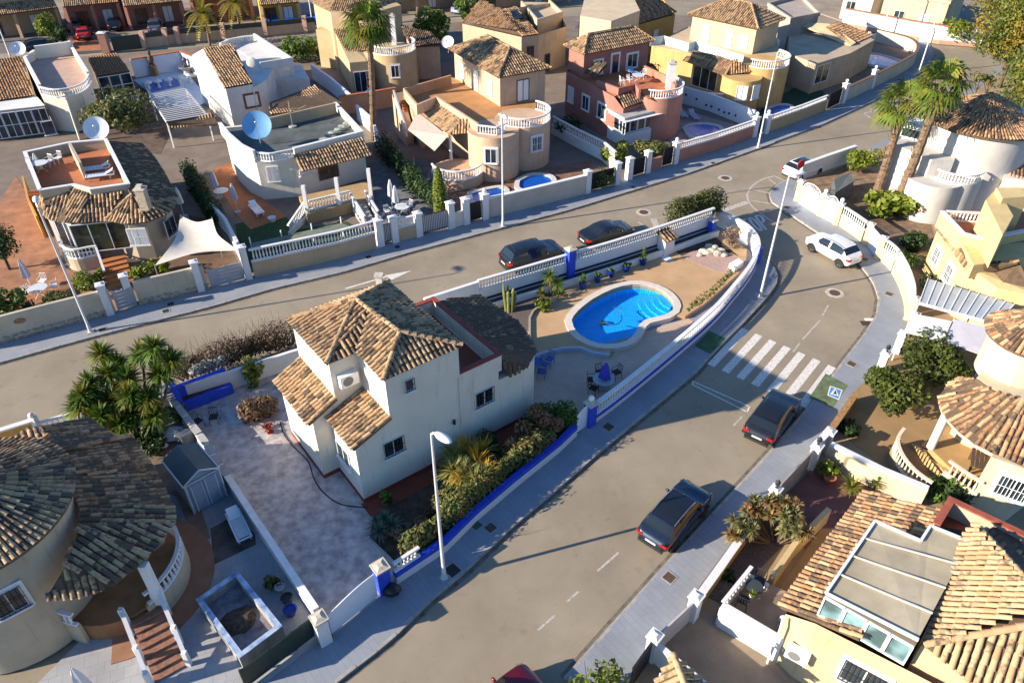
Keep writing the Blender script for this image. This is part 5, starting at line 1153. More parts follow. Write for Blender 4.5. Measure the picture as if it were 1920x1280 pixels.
ewall([(1440,1104),(1480,1045),(1545,978)],1.1,'sunlit cream wall rising beside the tan alley',plaster('alley_cream',(0.70,0.56,0.33)))
# little white terrace with bistro table
tr=thing('white_terrace','small white walled terrace with a bistro table','terrace',at(1430,1130,0.14));TW=[xy(at(x,y,1.6))for x,y in((1355,1132),(1408,1066),(1445,1085))];b=MB();b.strip(TW,0.16,0.14,1.2);mk('wall',b,WHITE,tr);balustrade(tr,TW[:2],1.2,0.6,near=True)
TW2=[xy(at(x,y,1.6))for x,y in((1355,1132),(1470,1200))];b=MB();b.strip(TW2,0.16,0.14,1.7);mk('front_wall',b,WHITE,tr);b=MB();b.prism([xy(at(x,y,0.9))for x,y in((1360,1140),(1410,1078),(1500,1120),(1460,1195))],0.14,0.9);mk('floor',b,mat('terrace_tan',(0.36,0.27,0.19),0.9,0.15,1),tr)
# carport, awnings
cpq=thing('carport','carport with pale ribbed translucent roof beside the yellow house','carport',at(1810,580,0.14));CQ=[at(x,y,2.9)for x,y in((1724,566),(1870,606),(1902,570),(1740,522))];b=MB();b.hexa([p-Vector((0,0,.05))for p in CQ],CQ);mk('roof_sheet',b,mat('carport_sheet',(0.42,0.46,0.48),0.4,0.08,1),cpq)
for k in range(11):b=MB();f_=k/10;b.beam(CQ[0].lerp(CQ[1],f_)+Vector((0,0,.002)),CQ[3].lerp(CQ[2],f_)+Vector((0,0,.002)),0.05,0.045);mk('roof_rib',b,WHITE_METAL,cpq)
b=MB();b.beam(CQ[0]-Vector((0,0,.16)),CQ[1]-Vector((0,0,.16)),.1,.11);mk('front_beam',b,WHITE_METAL,cpq)
for p in(CQ[0],CQ[0].lerp(CQ[1],.62),CQ[1]):b=MB();b.beam(Vector((p.x,p.y,0.14)),p-Vector((0,0,.1)),.09,.09);mk('post',b,WHITE_METAL,cpq)
for nm,l,m,lab in(('awning',[(1713,588,2.5),(1785,602,2.6),(1768,640,2.3),(1694,622,2.3)],WHITE,'bright white awning panel beside the carport'),('awning',[(1790,598,2.6),(1866,616,2.6),(1848,668,2.3),(1771,640,2.3)],mat('lilac_canvas',(0.50,0.48,0.52),0.9,0.05,2),'lilac grey awning below the carport')):
    t=thing(nm,lab,'awning',at(l[0][0],l[0][1],0.14));P=pts(l);b=MB();b.hexa([p-Vector((0,0,.03))for p in P],P);mk('canvas',b,m,t)
    for p in P:b=MB();b.beam(Vector((p.x,p.y,0.14)),p-Vector((0,0,.03)),.06,.06);mk('post',b,WHITE_METAL,t)
# ================================================================ houses north of the upper road
def hip_house(parent,a,b,c,ze,zr,m,z0=0.14,style='sand',inset=0.4,near=False,name='upper_wall',rname='roof',pyramid=False,walls=True):
    """block with a hip roof: eave corners a, b near, c far, all at height ze"""
    Q=rect_px(a,b,c,ze);L1=(Q[1]-Q[0]).length;L2=(Q[3]-Q[0]).length;cen=(Q[0]+Q[2])/2;cen.z=zr
    rf=Roof(parent,style,near,name=rname)
    if L1>=L2:
        h=L2/2*(1.0 if not pyramid else 1);u=(Q[1]-Q[0]).normalized();d=max(0.01,L1/2-h);r0,r1=cen-u*d,cen+u*d
        rf.face([Q[0],Q[1],r1,r0]);rf.face([Q[1],Q[2],r1]);rf.face([Q[2],Q[3],r0,r1]);rf.face([Q[3],Q[0],r0])
        for p,q in((Q[0],r0),(Q[3],r0),(Q[1],r1),(Q[2],r1),(r0,r1)):rf.ridge(p,q)
    else:
        h=L1/2;v=(Q[3]-Q[0]).normalized();d=max(0.01,L2/2-h);r0,r1=cen-v*d,cen+v*d
        rf.face([Q[0],Q[1],r0]);rf.face([Q[1],Q[2],r1,r0]);rf.face([Q[2],Q[3],r1]);rf.face([Q[3],Q[0],r0,r1])
        for p,q in((Q[0],r0),(Q[1],r0),(Q[2],r1),(Q[3],r1),(r0,r1)):rf.ridge(p,q)
    rf.build()
    u=(Q[1]-Q[0]).normalized();v=(Q[3]-Q[0]).normalized();W=[Q[0]+(u+v)*inset,Q[1]+(v-u)*inset,Q[2]-(u+v)*inset,Q[3]+(u-v)*inset]
    if walls:b_=MB();b_.prism([xy(p)for p in W],z0,ze-0.05);mk(name,b_,m,parent)
    return W
def side_windows(house,W,i,specs,**k):
    """windows on side i of a wall outline W; specs: (fraction, z, width, height)"""
    a,b=W[i],W[(i+1)%4];t=Vector((b.x-a.x,b.y-a.y,0));L=t.length;t.normalize()
    cen=sum((Vector((p.x,p.y,0))for p in W),Vector())/4;o=Vector((t.y,-t.x,0));mid=Vector(((a.x+b.x)/2,(a.y+b.y)/2,0))
    if(mid-cen).dot(o)<0:a,b=b,a;t=-t;o=-o
    for f,z,w_,h_ in specs:window(house,Vector((a.x,a.y,z))+t*L*f+o*0.01,t,w_,h_,**k)
def slab(parent,l,z,m,name='terrace_floor',th=0.05):P=[xy(at(p[0],p[1],z))for p in l];b=MB();b.prism(P,z-th,z);return mk(name,b,m,parent)
def parapet_px(parent,l,z0,z1,m,th=0.2,cap=None,name='parapet'):
    P=[xy(at(p[0],p[1],z1))for p in l];b=MB();b.strip(P,th,z0,z1);o=mk(name,b,m,parent)
    if cap:b=MB();b.strip(P,th+0.08,z1,z1+0.07);mk('coping',b,cap,o)
    return P
# ---- first house from the left: round tiled porch roofs, terrace with red floor
h7=thing('porch_house','cream house with fan tiled porch roofs and red floored roof terrace','house',at(200,470,0.14))
rf=Roof(h7,'brown')
E7=[(x,y,3.5)for x,y in((72,392),(92,411),(120,416),(150,418),(198,413))];I7=[(77,360,4.7),(137,350,4.8),(170,358,4.8),(238,348,4.8)]
for l in([E7[0],E7[1],I7[0]],[E7[1],E7[2],I7[1],I7[0]],[E7[2],E7[3],I7[2],I7[1]],[E7[3],E7[4],I7[3],I7[2]]):RF(rf,l)
E8=[(x,y,3.5)for x,y in((198,413),(237,420),(275,416),(312,402),(327,387),(332,370))];ap=(246,366,4.75)
for p,q in zip(E8,E8[1:]):RF(rf,[p,q,ap])
RR(rf,E8[0],ap);rf.build()
rf=Roof(h7,'dark',False,name='dark_slope');RF(rf,[(332,370,3.5),(322,352,3.5),(305,320,3.5),(290,298,3.5),(265,272,3.6),(205,264,4.8),(246,366,4.75)]);rf.build()
body(h7,[(95,410,3.4),(150,415,3.4),(198,412,3.4),(240,416,3.4),(275,412,3.4),(310,398,3.4),(326,370,3.4),(300,322,3.4),(262,275,3.6),(205,265,4.2),(47,288,4.2),(80,370,4.2)],CREAM2,inset=0.45)
tp7=parapet_px(h7,[(75,357),(47,286),(130,268),(198,262),(240,345),(170,355),(137,347),(75,357)],3.9,5.0,CREAM2,0.2,WHITE)
slab(h7,[(77,360),(50,292),(198,268),(240,348),(170,358)],4.25,TERRA_PLAIN)
parapet_px(h7,[(130,268),(150,305)],4.2,5.6,CREAM2,0.2)
c=at(265,362,5.4);chimney(h7,c,0.3,4.2,5.7,mat('stone_chimney',(0.44,0.36,0.27),0.9,0.2,6,0.02))
GLASS_DK=m_glass('dark_interior',(0.03,0.032,0.02),0.2)
b=MB();P=[at(x,y,1.2)for x,y in((112,478),(150,482),(222,480))];b=MB()
wa,wb=at(140,420,3.4),at(200,414,3.4);td=Vector((wb.x-wa.x,wb.y-wa.y,0)).normalized();mid=(wa+wb)/2;window(h7,Vector((mid.x,mid.y,1.1))+Vector((td.y,-td.x,0))*-0.1+td*0.3,td,3.6,2.2,frame=WHITE_METAL,glass=GLASS_DK,panes=3,sill=False,name='porch_glazing')
wa,wb=at(100,411,3.4),at(128,418,3.4);td=Vector((wb.x-wa.x,wb.y-wa.y,0)).normalized();mid=(wa+wb)/2;window(h7,Vector((mid.x,mid.y,1.3))+Vector((td.y,-td.x,0))*-0.1,td,1.7,2.0,frame=WHITE_METAL,panes=2,sill=False,name='porch_glazing')
wa,wb=at(230,418,3.4),at(268,416,3.4);td=Vector((wb.x-wa.x,wb.y-wa.y,0)).normalized();mid=(wa+wb)/2;window(h7,Vector((mid.x,mid.y,1.6))+Vector((td.y,-td.x,0))*-0.1,td,1.3,1.3,panes=2,glass=SHUTTER,grille=WHITE_METAL)
wa,wb=at(300,405,3.4),at(325,385,3.4);td=Vector((wb.x-wa.x,wb.y-wa.y,0)).normalized();mid=(wa+wb)/2;window(h7,Vector((mid.x,mid.y,1.5))+Vector((td.y,-td.x,0))*-0.1,td,1.2,1.3,panes=2,grille=True)
for x,y in((150,470),(108,440)):p=at(x,y,1.1);b=MB();b.box(p.x-.13,p.y-.13,0.14,p.x+.13,p.y+.13,3.4);mk('column',b,WHITE,h7)
ln=[xy(p)for p in smooth_path([at(x,y,1.9)for x,y in((110,452),(120,463),(138,467),(165,462),(180,460))],3)];b=MB();b.strip(ln,.2,.14,1.1);mk('porch_wall',b,CREAM2,h7);balustrade(h7,ln,1.1,0.8,near=True)
stairs(h7,at(208,478,1.1),at(228,536,0.14),1.7,0.14,1.05,6,mat('orange_tile',(0.46,0.17,0.05),0.7,0.12,2));
bl=[at(x,y,1.0)for x,y in((186,480),(197,512))];b=MB();b.beam(bl[0]+Vector((0,0,.7)),bl[1]+Vector((0,0,.1)),.15,.15);mk('stair_rail',b,WHITE,h7)
flat('red_garden',[(-60,470),(30,330),(90,420),(120,500),(215,560),(220,575),(0,640),(-60,650)],0.152,mat('garden_terracotta',(0.36,0.165,0.085),0.9,0.2,1.0))
stairs(h7,at(62,352,2.6),at(80,412,0.2),1.0,0.2,2.6,9,TERRA_PLAIN);parapet_px(h7,[(42,330),(52,372),(68,405)],0.14,2.0,YELLOW,0.15)
# stone-footed street wall
STONE=mat('rubble_stone',(0.40,0.34,0.27),0.95,0.3,4,0.02)
def stone_wall(l,label,z1=1.95,foot=0.42):
    P=[xy(p)for p in pts(l,0.13)];t=thing('street_wall',label,'wall',(*P[0],0.13));b=MB();b.strip(P,0.22,0.1,z1);mk('body',b,plaster('wall_sand',(0.62,0.565,0.45)),t)
    sm=[]
    for k in range(6):q=MB();q.ball((0,0,0),0.16,7,5,(1.0,0.5,0.75),0.16);sm.append(finish(q.mesh('stone'),STONE,60))
    R_=resample([Vector((*p,0))for p in P],0.24)
    for a,c in zip(R_,R_[1:]):
        d=c-a;n_=Vector((d.y,-d.x,0)).normalized()
        for z in((0.24,0.5)if random.random()<0.75 else(0.26,)):
            p=a+d*random.uniform(0.2,0.8)+n_*0.1;piece('stone',random.choice(sm),t,Matrix.Translation((p.x,p.y,z+random.uniform(-.04,.04)))@Matrix.Rotation(math.atan2(d.y,d.x),4,'Z')@Matrix.Diagonal((random.uniform(.7,1.15),1,random.uniform(.7,1.1),1)))
    return t,P
for l,lab in(([(-120,672),(0,643),(110,613),(218,585)],'long sand street wall with rubble stone foot and two emblems'),([(263,571),(330,555),(392,540)],'short sand street wall with rubble stone foot and one emblem')):
    t,P=stone_wall(l,lab)
EMB=mat('emblem_brown',(0.36,0.19,0.11),0.9,0.25,8)
for x,y,par in((133,572,0),(37,599,0),(318,522,0)):
    p=at(x,y,1.35);d=Vector((0.885,0.465,0));o=Vector((d.y,-d.x,0));q=MB();pp=p+o*0.1
    q.add([pp+d*.34*math.cos(k*math.pi/6)+Vector((0,0,.2*math.sin(k*math.pi/6)))+o*.06 for k in range(12)],[tuple(range(12))]);q2=MB();q2.hexa([pp-d*.3-o*.1+Vector((0,0,-.06)),pp+d*.3-o*.1+Vector((0,0,-.06)),pp+d*.3+o*.05+Vector((0,0,-.06)),pp-d*.3+o*.05+Vector((0,0,-.06))],[pp-d*.3-o*.1+Vector((0,0,.06)),pp+d*.3-o*.1+Vector((0,0,.06)),pp+d*.3+o*.05+Vector((0,0,.06)),pp-d*.3+o*.05+Vector((0,0,.06))])
    t=thing('wall_emblem',{133:'oval brown emblem beside the leftmost street lamp',37:'oval brown emblem nearest the picture edge on the street wall',318:'oval brown emblem on the short street wall'}[x],'emblem',pp);mk('plaque',q,EMB,t);mk('bar',q2,EMB,t)
for x,y,l in((250,570,'white capped post left of the small grey gate wall'),(208,588,'white capped post at the grey pedestrian gate'),(378,544,'white capped post left of the grey driveway gate'),(467,522,'tall white post right of the grey driveway gate')):pillar(x,y,2.2 if x<400 else 2.5,l,WHITE,0.45,ang=R(28),capm=WHITE)
GREYG=mat('gate_grey_board',(0.36,0.37,0.40),0.6,0.08,2)
def board_gate(a,c,h_,label,n=5):
    a,c=at(*a,.13),at(*c,.13);t=thing('street_gate',label,'gate',(a+c)/2);d=c-a;o=Vector((d.y,-d.x,0)).normalized()*.025
    for k in range(n):z0=.08+k*h_/n;z1=z0+h_/n-.03;q=MB();q.hexa([p+Vector((0,0,z0))for p in(a+o,c+o,c-o,a-o)],[p+Vector((0,0,z1))for p in(a+o,c+o,c-o,a-o)]);mk('board',q,GREYG,t)
    for f in(0.02,.5,.98):q=MB();p=a.lerp(c,f);q.beam(p,p+Vector((0,0,h_+.12)),.06,.06);mk('stile',q,GREY_METAL,t)
board_gate((222,583),(258,571),1.35,'grey boarded pedestrian gate in the stone footed wall');board_gate((396,540),(460,523),1.35,'grey boarded driveway gate under the shade sail')
# shade sail
ss=thing('shade_sail','pale canvas shade sail hung over the driveway','shade sail',at(370,500,.14));SAIL=mat('sail_canvas',(0.62,0.56,0.47),0.9,0.05,2)
S1=[at(x,y,z)for x,y,z in((338,404,3.2),(398,410,3.3),(448,470,2.6),(290,498,2.3))]
def sail(parent,a,b,c,d,sag,m):
    n=10;vs=[];fs=[]
    for i in range(n+1):
        for j in range(n+1):
            u,v=i/n,j/n;p=(a.lerp(b,u)).lerp(d.lerp(c,u),v);k=1-0.22*math.sin(math.pi*u)*(abs(v-.5)*2)**2;kc=a.lerp(b,.5).lerp(d.lerp(c,.5),.5);e=1-0.25*(math.sin(math.pi*u)*abs(2*v-1)**2+math.sin(math.pi*v)*abs(2*u-1)**2);p=kc+(p-kc)*e;p.z-=sag*math.sin(math.pi*u)*math.sin(math.pi*v);vs.append(p)
    for i in range(n):
        for j in range(n):q=i*(n+1)+j;fs.append((q,q+1,q+n+2,q+n+1))
    b_=MB();b_.add(vs,fs);return mk('canvas',b_,m,parent,0)
sail(ss,*S1,0.35,SAIL)
for p in S1:b=MB();b.tube([Vector((p.x,p.y,.14)),p+Vector((0,0,.1))],.035,6);mk('mast',b,GREY_METAL,ss)
# ---- second: flat grey roof, tiled awning, big dish
h8=thing('flat_roof_house','cream house with flat grey roof and tiled porch awning','house',at(560,350,.14))
W8=[(418,238,3.9),(430,262,3.9),(452,282,3.9),(478,294,3.9),(552,288,3.9),(680,256,3.9),(632,200,3.9),(500,230,3.9)]
body(h8,W8,CREAM,drop=0.0)
slab(h8,[(424,240),(455,280),(480,290),(551,286),(678,255),(628,202),(502,233)],3.94,mat('roof_felt',(0.10,0.115,0.115),0.85,0.25,0.7),'flat_roof')
parapet_px(h8,[(412,231),(428,251),(452,272),(476,284)],3.8,4.75,CREAM,.2,WHITE)
balustrade(h8,[xy(p)for p in smooth_path([at(x,y,4.6)for x,y in((478,285),(505,288),(528,284),(549,280))],3)],3.9,.75,near=False);parapet_px(h8,[(550,279),(678,247),(628,193)],3.8,4.5,CREAM,.22,WHITE);parapet_px(h8,[(500,222),(628,193)],3.9,4.9,plaster('tan_wall',(0.5,0.40,0.28)),.2)
rf=Roof(h8,'sand',False);RF(rf,[(565,321,3.3),(697,290,3.3),(681,259,4.2),(550,290,4.2)]);rf.build()
for x,y in((577,398),(637,383),(696,365)):p=at(x,y,1.0);b=MB();b.box(p.x-.14,p.y-.14,.14,p.x+.14,p.y+.14,3.25);mk('column',b,WHITE,h8)
pf=[at(x,y,1.0)for x,y in((575,402),(698,370),(690,340),(560,368))];b=MB();b.prism([xy(p)for p in pf],.14,1.0);mk('porch_floor',b,plaster('porch_ochre',(0.5,0.36,0.2)),h8)
b=MB();b.beam(at(563,320,3.1),at(696,290,3.1),.25,.22);mk('porch_beam',b,WHITE,h8)
ln=[xy(at(x,y,1.85))for x,y in((578,376),(655,357))];balustrade(h8,ln,1.0,.85,near=True);ln2=[xy(at(x,y,1.4))for x,y in((576,380),(538,415))];b=MB();b.strip(ln2,.2,.14,.5);mk('ramp_wall',b,CREAM,h8);balustrade(h8,ln2,1.0,.8,near=True,zend=0.3)
stairs(h8,at(667,372,1.0),at(690,418,.14),1.1,.14,1.0,6,CONCRETE)
for q in(((656,360),(684,405)),((684,355),(709,395))):balustrade(h8,[xy(at(*q[0],1.8)),xy(at(*q[1],1.0))],.95,.8,near=True,zend=.2)
fa,fb_=at(552,288,3.9),at(680,256,3.9);td=Vector((fb_.x-fa.x,fb_.y-fa.y,0)).normalized();on=Vector((td.y,-td.x,0))
window(h8,Vector((fa.x,fa.y,1.05))+td*2.6+on*.01,td,1.8,2.1,frame=WOODB,panes=2,sill=False,name='door');window(h8,Vector((fa.x,fa.y,1.9))+td*.6+on*.01,td,1.,1.2,panes=2,glass=SHUTTER,grille=WHITE_METAL)
wa,wb=at(478,294,3.9),at(552,288,3.9);td=Vector((wb.x-wa.x,wb.y-wa.y,0)).normalized();mid=(wa+wb)/2;window(h8,Vector((mid.x,mid.y,1.7))+Vector((td.y,-td.x,0))*.02-td*.4,td,.9,1.3,panes=2,glass=SHUTTER,grille=WHITE_METAL)
flat('green_lawn',[(440,420),(530,400),(560,430),(650,415),(690,440),(470,500),(450,470)],.16,mat('turf',(0.03,0.075,0.02),1,.25,4,.01));flat('terracotta_yard',[(395,320),(440,300),(500,380),(540,405),(470,430),(440,400)],.165,TERRA)
b=MB();q=[at(x,y,1.3)for x,y in((470,456),(640,418),(665,428),(480,470))];b.hexa([p-Vector((0,0,.04))for p in q],q);gs=thing('green_screen','grey green shade netting behind the first balustrade wall','netting',at(560,450,.14));mk('net',b,mat('net_green',(0.17,0.19,0.14),.9,.1,3),gs)
for k in range(4):p=q[0].lerp(q[1],k/3);b=MB();b.tube([Vector((p.x,p.y,.14)),p+Vector((0,0,.5))],.05,6);mk('post',b,WHITE_METAL,gs)
def street_wall(l,z1,label,m,bal=None,cap=None,near=True,th=.24):
    return ewall(l,z1,label,m,bal=bal,cap=cap,th=th,name='street_wall',near=near)
street_wall([(478,519),(560,501),(640,483),(705,464)],1.35,'stained sand street wall with long white balustrade',plaster('street_sand',(0.56,0.44,0.30)),bal=1.0)
for x,y,h_,l in((714,460,2.1,'white post with lamp left of the first barred gate'),(741,453,2.0,'white post between barred gate and low balustrade'),(786,442,1.9,'white post left of the wide barred gate'),(846,427,2.1,'white post right of the wide barred gate'),(874,419,2.1,'cream letterbox post beside the dark pedestrian gate'),(909,410,2.1,'white post with finial at the start of the long plain wall'),(1100,361,1.9,'white post at the end of the long plain wall'),(1155,345,1.9,'white post right of the ivy covered gate')):pillar(x,y,h_,l,WHITE,.5,ang=R(30),capm=WHITE,globe='lamp' in l or 'finial' in l)
street_wall([(746,452),(782,443)],1.2,'short sand wall between two gates',MATS['plaster_street_sand'],bal=.75);street_wall([(913,408),(1000,387),(1096,363)],1.75,'long plain white street wall with small studs',plaster('street_white',(0.66,0.60,0.53)),cap=WHITE);street_wall([(850,426),(870,420)],1.3,'cream letterbox wall between two posts',CREAM)
def bar_gate(a,c,h_,label,m=None,backing=None,n=None):
    a,c=at(*a,.13),at(*c,.13);t=thing('street_gate',label,'gate',(a+c)/2);d=c-a;n=n or max(6,int(d.length/.14));q=MB();q.box(-.018,-.018,0,.018,.018,h_);me=finish(q.mesh('bar'),m or BLACK_METAL)
    for k in range(n+1):p=a.lerp(c,k/n);piece('bar',me,t,Matrix.Translation((p.x,p.y,.18)))
    q=MB();q.beam(a+Vector((0,0,.15)),c+Vector((0,0,.15)),.05,.05);q.beam(a+Vector((0,0,h_)),c+Vector((0,0,h_)),.05,.05);mk('rail',q,m or BLACK_METAL,t)
    if backing:o=Vector((-d.y,d.x,0)).normalized()*.05;q=MB();q.hexa([a+o+Vector((0,0,.1)),c+o+Vector((0,0,.1)),c+o*1.6+Vector((0,0,.1)),a+o*1.6+Vector((0,0,.1))],[a+o+Vector((0,0,h_)),c+o+Vector((0,0,h_)),c+o*1.6+Vector((0,0,h_)),a+o*1.6+Vector((0,0,h_))]);mk('backing',q,backing,t)
bar_gate((719,459),(736,454),1.6,'narrow black barred gate with white backing',backing=WHITE_METAL);bar_gate((792,441),(840,429),1.6,'wide black barred double gate with white backing',backing=WHITE_METAL);bar_gate((880,418),(903,411),1.6,'dark solid pedestrian gate beside the letterbox',backing=GG);bar_gate((1104,360),(1150,347),1.6,'dark gate grown over with ivy',backing=mat('ivy_net',(0.03,0.04,0.018),.9,.4,6))
ewall([(402,408),(430,440),(466,512)],1.5,'white party wall between shade sail and terracotta yard',WHITE,z=.14);flat('sail_yard',[(262,560),(285,500),(330,400),(400,412),(462,518)],.156,mat('yard_dark_brown',(0.15,0.085,0.05),.9,.2,1.2));flat('dark_court',[(150,262),(150,180),(270,165),(330,230),(300,290)],.153,mat('court_dark',(0.12,0.08,0.06),.95,.25,1.5))
# ---- third: peach house with upper block and round tower
h9=thing('peach_house','peach house with hip roofed upper floor and round balcony tower','house',at(900,300,.14));PCH=plaster('peach',(0.66,0.475,0.34));ORANGE=mat('orange_terrace',(0.48,0.235,0.085),.8,.12,1)
W=hip_house(h9,(841,92),(934,146),(1021,121),6.8,8.3,PCH,3.5,'grey')
side_windows(h9,W,0,((.18,4.6,.9,1.3),),panes=2,glass=SHUTTER);side_windows(h9,W,0,((.5,4.1,.8,2.0),),panes=1,glass=SHUTTER,sill=False,name='door');side_windows(h9,W,0,((.8,4.6,.9,1.3),),panes=2,glass=SHUTTER);side_windows(h9,W,1,((.5,4.1,1.3,2.0),),frame=BLACK_METAL,panes=2,glass=SHUTTER,sill=False,name='balcony_door')
body(h9,[(757,172,3.95),(785,204,3.95),(818,193,3.95),(874,229,3.95),(900,242,3.95),(1000,235,3.95),(1010,180,3.95),(845,145,3.95)],PCH)
slab(h9,[(762,174),(785,201),(818,191),(873,226),(900,240),(1000,232),(1008,182),(850,148)],4.0,ORANGE)
parapet_px(h9,[(757,166),(845,141)],3.9,4.9,plaster('peach_dark',(0.60,0.36,0.22)),.2);parapet_px(h9,[(757,166),(782,196),(818,181),(897,232)],3.9,4.8,PCH,.2)
rf=Roof(h9,'pale',False,name='porch_roof');RF(rf,[(780,207,3.4),(842,252,3.4),(872,222,4.4),(816,186,4.4)]);RF(rf,[(842,252,3.4),(902,247,3.5),(892,232,4.4),(872,222,4.4)]);RR(rf,(842,252,3.45),(872,222,4.45));rf.build()
t9=at(980,222,4.0);cyl(h9,t9,2.45,.14,4.04,PCH);cyl(h9,at(925,245,3.9),2.2,.14,4.07,PCH,'bay');balustrade(h9,arc(t9,2.4,R(-150),R(60),20),4.04,.85,near=False);balustrade(h9,[xy(at(895,236,4.7)),xy(at(930,240,4.7)),xy(at(950,232,4.7))],4.0,.8,near=False)
side=Vector((t9.x+2.46*math.cos(R(-60)),t9.y+2.46*math.sin(R(-60)),1.9));window(h9,side,(math.cos(R(30)),math.sin(R(30))),1.,1.3,panes=2,grille=WHITE_METAL,surround=WHITE)
b9=at(925,245,3.9);side=Vector((b9.x+2.21*math.cos(R(-95)),b9.y+2.21*math.sin(R(-95)),1.9));window(h9,side,(math.cos(R(-5)),math.sin(R(-5))),1.,1.3,panes=2,surround=WHITE)
pc9=at(858,318,1.0);cyl(h9,pc9,2.3,.14,1.0,PCH,'porch');balustrade(h9,arc(pc9,2.2,R(-165),R(-15),14),1.0,.85,near=False)
p=at(846,300,1.0);b=MB();b.lathe((p.x,p.y,0),[(.14,1.),(.14,3.3)],10);mk('column',b,WHITE,h9)
b=MB();q=[at(x,y,z)for x,y,z in((765,243,3.1),(783,210,3.5),(840,255,3.4),(815,283,2.6))];b.hexa([v-Vector((0,0,.03))for v in q],q);mk('awning',b,mat('awning_taupe',(0.5,0.43,0.36),.9,.05),h9)
stairs(h9,at(757,182,3.9),at(775,238,1.2),1.0,1.2,3.9,9,TERRA_PLAIN);balustrade(h9,[xy(at(738,170,4.8)),xy(at(762,240,2.2))],4.0,.85,near=False,zend=1.3);body(h9,[(735,176,4.0),(760,250,1.4),(775,245,1.4),(755,172,4.0)],PCH,name='stair_wall')
flat('brick_yard',[(840,345),(1000,320),(1110,300),(1098,355),(915,400),(880,412),(840,400)],.16,mat('brown_paving',(0.24,0.12,0.07),.85,.2,2));flat('hedge_yard',[(700,300),(800,300),(835,400),(760,440),(700,420)],.158,mat('grey_yard_slab',(0.17,0.17,0.18),.9,.2,1.5))
PB2=m_pooltile('pool_navy',(0.006,0.11,0.55),(0.012,0.18,0.65))
def small_pool(l,label,z=.3,rim=None):
    P=[xy(p)for p in smooth_path([at(x,y,z)for x,y in l+[l[0]]],5)][:-1];t=thing('small_pool',label,'pool',(*P[0],.15));b=MB();sheet(b,P,[],.19);b.add([(*p,.3)for p in P]+[(*p,.19)for p in P],[((i+1)%len(P),i,len(P)+i,len(P)+(i+1)%len(P))for i in range(len(P))]);mk('basin',b,PB2,t);b=MB();sheet(b,P,[],.27);mk('water',b,m_water(),t)
    b=MB();b.strip(grow(P,.2),.42,.15,.33,True);mk('coping',b,rim or mat('rim_pale',(0.6,0.55,0.5),.8,.06,3),t)
small_pool([(975,338),(1000,328),(1030,331),(1032,345),(1000,356),(975,352)],'small oval pool behind the long plain street wall');small_pool([(885,362),(915,355),(940,352),(945,362),(915,375),(890,378)],'small dark blue pool beside the pedestrian gate')
b9w=[(700,200),(745,190)]
# ---- fourth: pink house
h10=thing('pink_house','pink house with tiled hip roof, roof terrace and white glazed porch','house',at(1150,230,.14));PINK=plaster('pink',(0.42,0.195,0.165));PINK2=plaster('pink_light',(0.50,0.26,0.205))
W=hip_house(h10,(1057,86),(1094,102),(1217,72),6.8,8.0,PINK,3.5,'sand',rname='upper_roof')
side_windows(h10,W,1,((.22,4.5,1.0,1.3),(.75,4.4,1.3,1.4)),panes=2,surround=WHITE);side_windows(h10,W,1,((.48,4.1,.9,2.),),panes=1,sill=False,name='door',surround=WHITE)
body(h10,[(1062,132,4.6),(1152,182,4.3),(1169,205,3.4),(1217,190,3.5),(1268,175,4.0),(1225,120,4.0),(1150,100,4.6)],PINK,cap=False)
slab(h10,[(1066,136),(1110,160),(1154,180),(1192,162),(1215,186),(1265,172),(1225,125),(1150,115)],4.25,TERRA_PLAIN)
parapet_px(h10,[(1206,122),(1250,142),(1268,160)],4.0,5.0,plaster('pink_rail',(0.52,0.24,0.17)),.2);parapet_px(h10,[(1120,150),(1160,165),(1192,157),(1200,168)],4.0,4.9,PINK,.2)
t10=at(1232,172,4.0);cyl(h10,t10,2.5,.14,4.15,PINK2);balustrade(h10,arc(t10,2.4,R(-120),R(50),16),4.15,.8,near=False)
rf=Roof(h10,'dark',False,name='porch_roof');RF(rf,[(1152,176,4.2),(1192,168,4.4),(1218,188,3.6),(1170,203,3.5)]);RF(rf,[(1088,130,4.9),(1112,112,5.8),(1138,122,5.7),(1115,145,4.8)]);rf.build()
c=at(1255,165,4.3);chimney(h10,c,.35,4.0,6.6,WHITE)
p0,p1=at(1062,132,4.6),at(1152,182,4.3);td=Vector((p1.x-p0.x,p1.y-p0.y,0));L=td.length;td.normalize();on=Vector((td.y,-td.x,0))
for f,w_ in((.12,.8),(.45,1.1),(.78,1.2)):window(h10,Vector((p0.x,p0.y,1.7))+td*L*f+on*.01,td,w_,1.4,panes=2,surround=WHITE,glass=SHUTTER if f<.2 else GLASS)
# glazed porch
gp=[at(x,y,2.9)for x,y in((1137,204),(1171,224),(1256,203),(1215,185))];b=MB();b.hexa([Vector((p.x,p.y,2.8))for p in gp],[Vector((gp[0].x,gp[0].y,3.0)),Vector((gp[1].x,gp[1].y,3.0)),Vector((gp[2].x,gp[2].y,3.0)),Vector((gp[3].x,gp[3].y,3.4))]);mk('porch_roof_sheet',b,mat('sheet_grey',(0.42,0.41,0.39),.6,.12,1),h10)
b=MB();b.prism([xy(p)for p in shrink(gp,.1)],.14,1.35);mk('porch_base',b,WHITE,h10)
for a,c_,n_ in((gp[0],gp[1],3),(gp[1],gp[2],6)):
    t=Vector((c_.x-a.x,c_.y-a.y,0));L=t.length;t.normalize()
    for k in range(n_):window(h10,Vector((a.x,a.y,1.4))+t*L*(k+.5)/n_+Vector((-t.y,t.x,0))*.25,t,L/n_-.05,1.4,frame=WHITE_METAL,panes=1,sill=False,depth=.06)
slw=MB()
slab(h10,[(1140,210),(1172,230),(1256,210),(1215,190)],2.78,WHITE,'porch_ceiling')
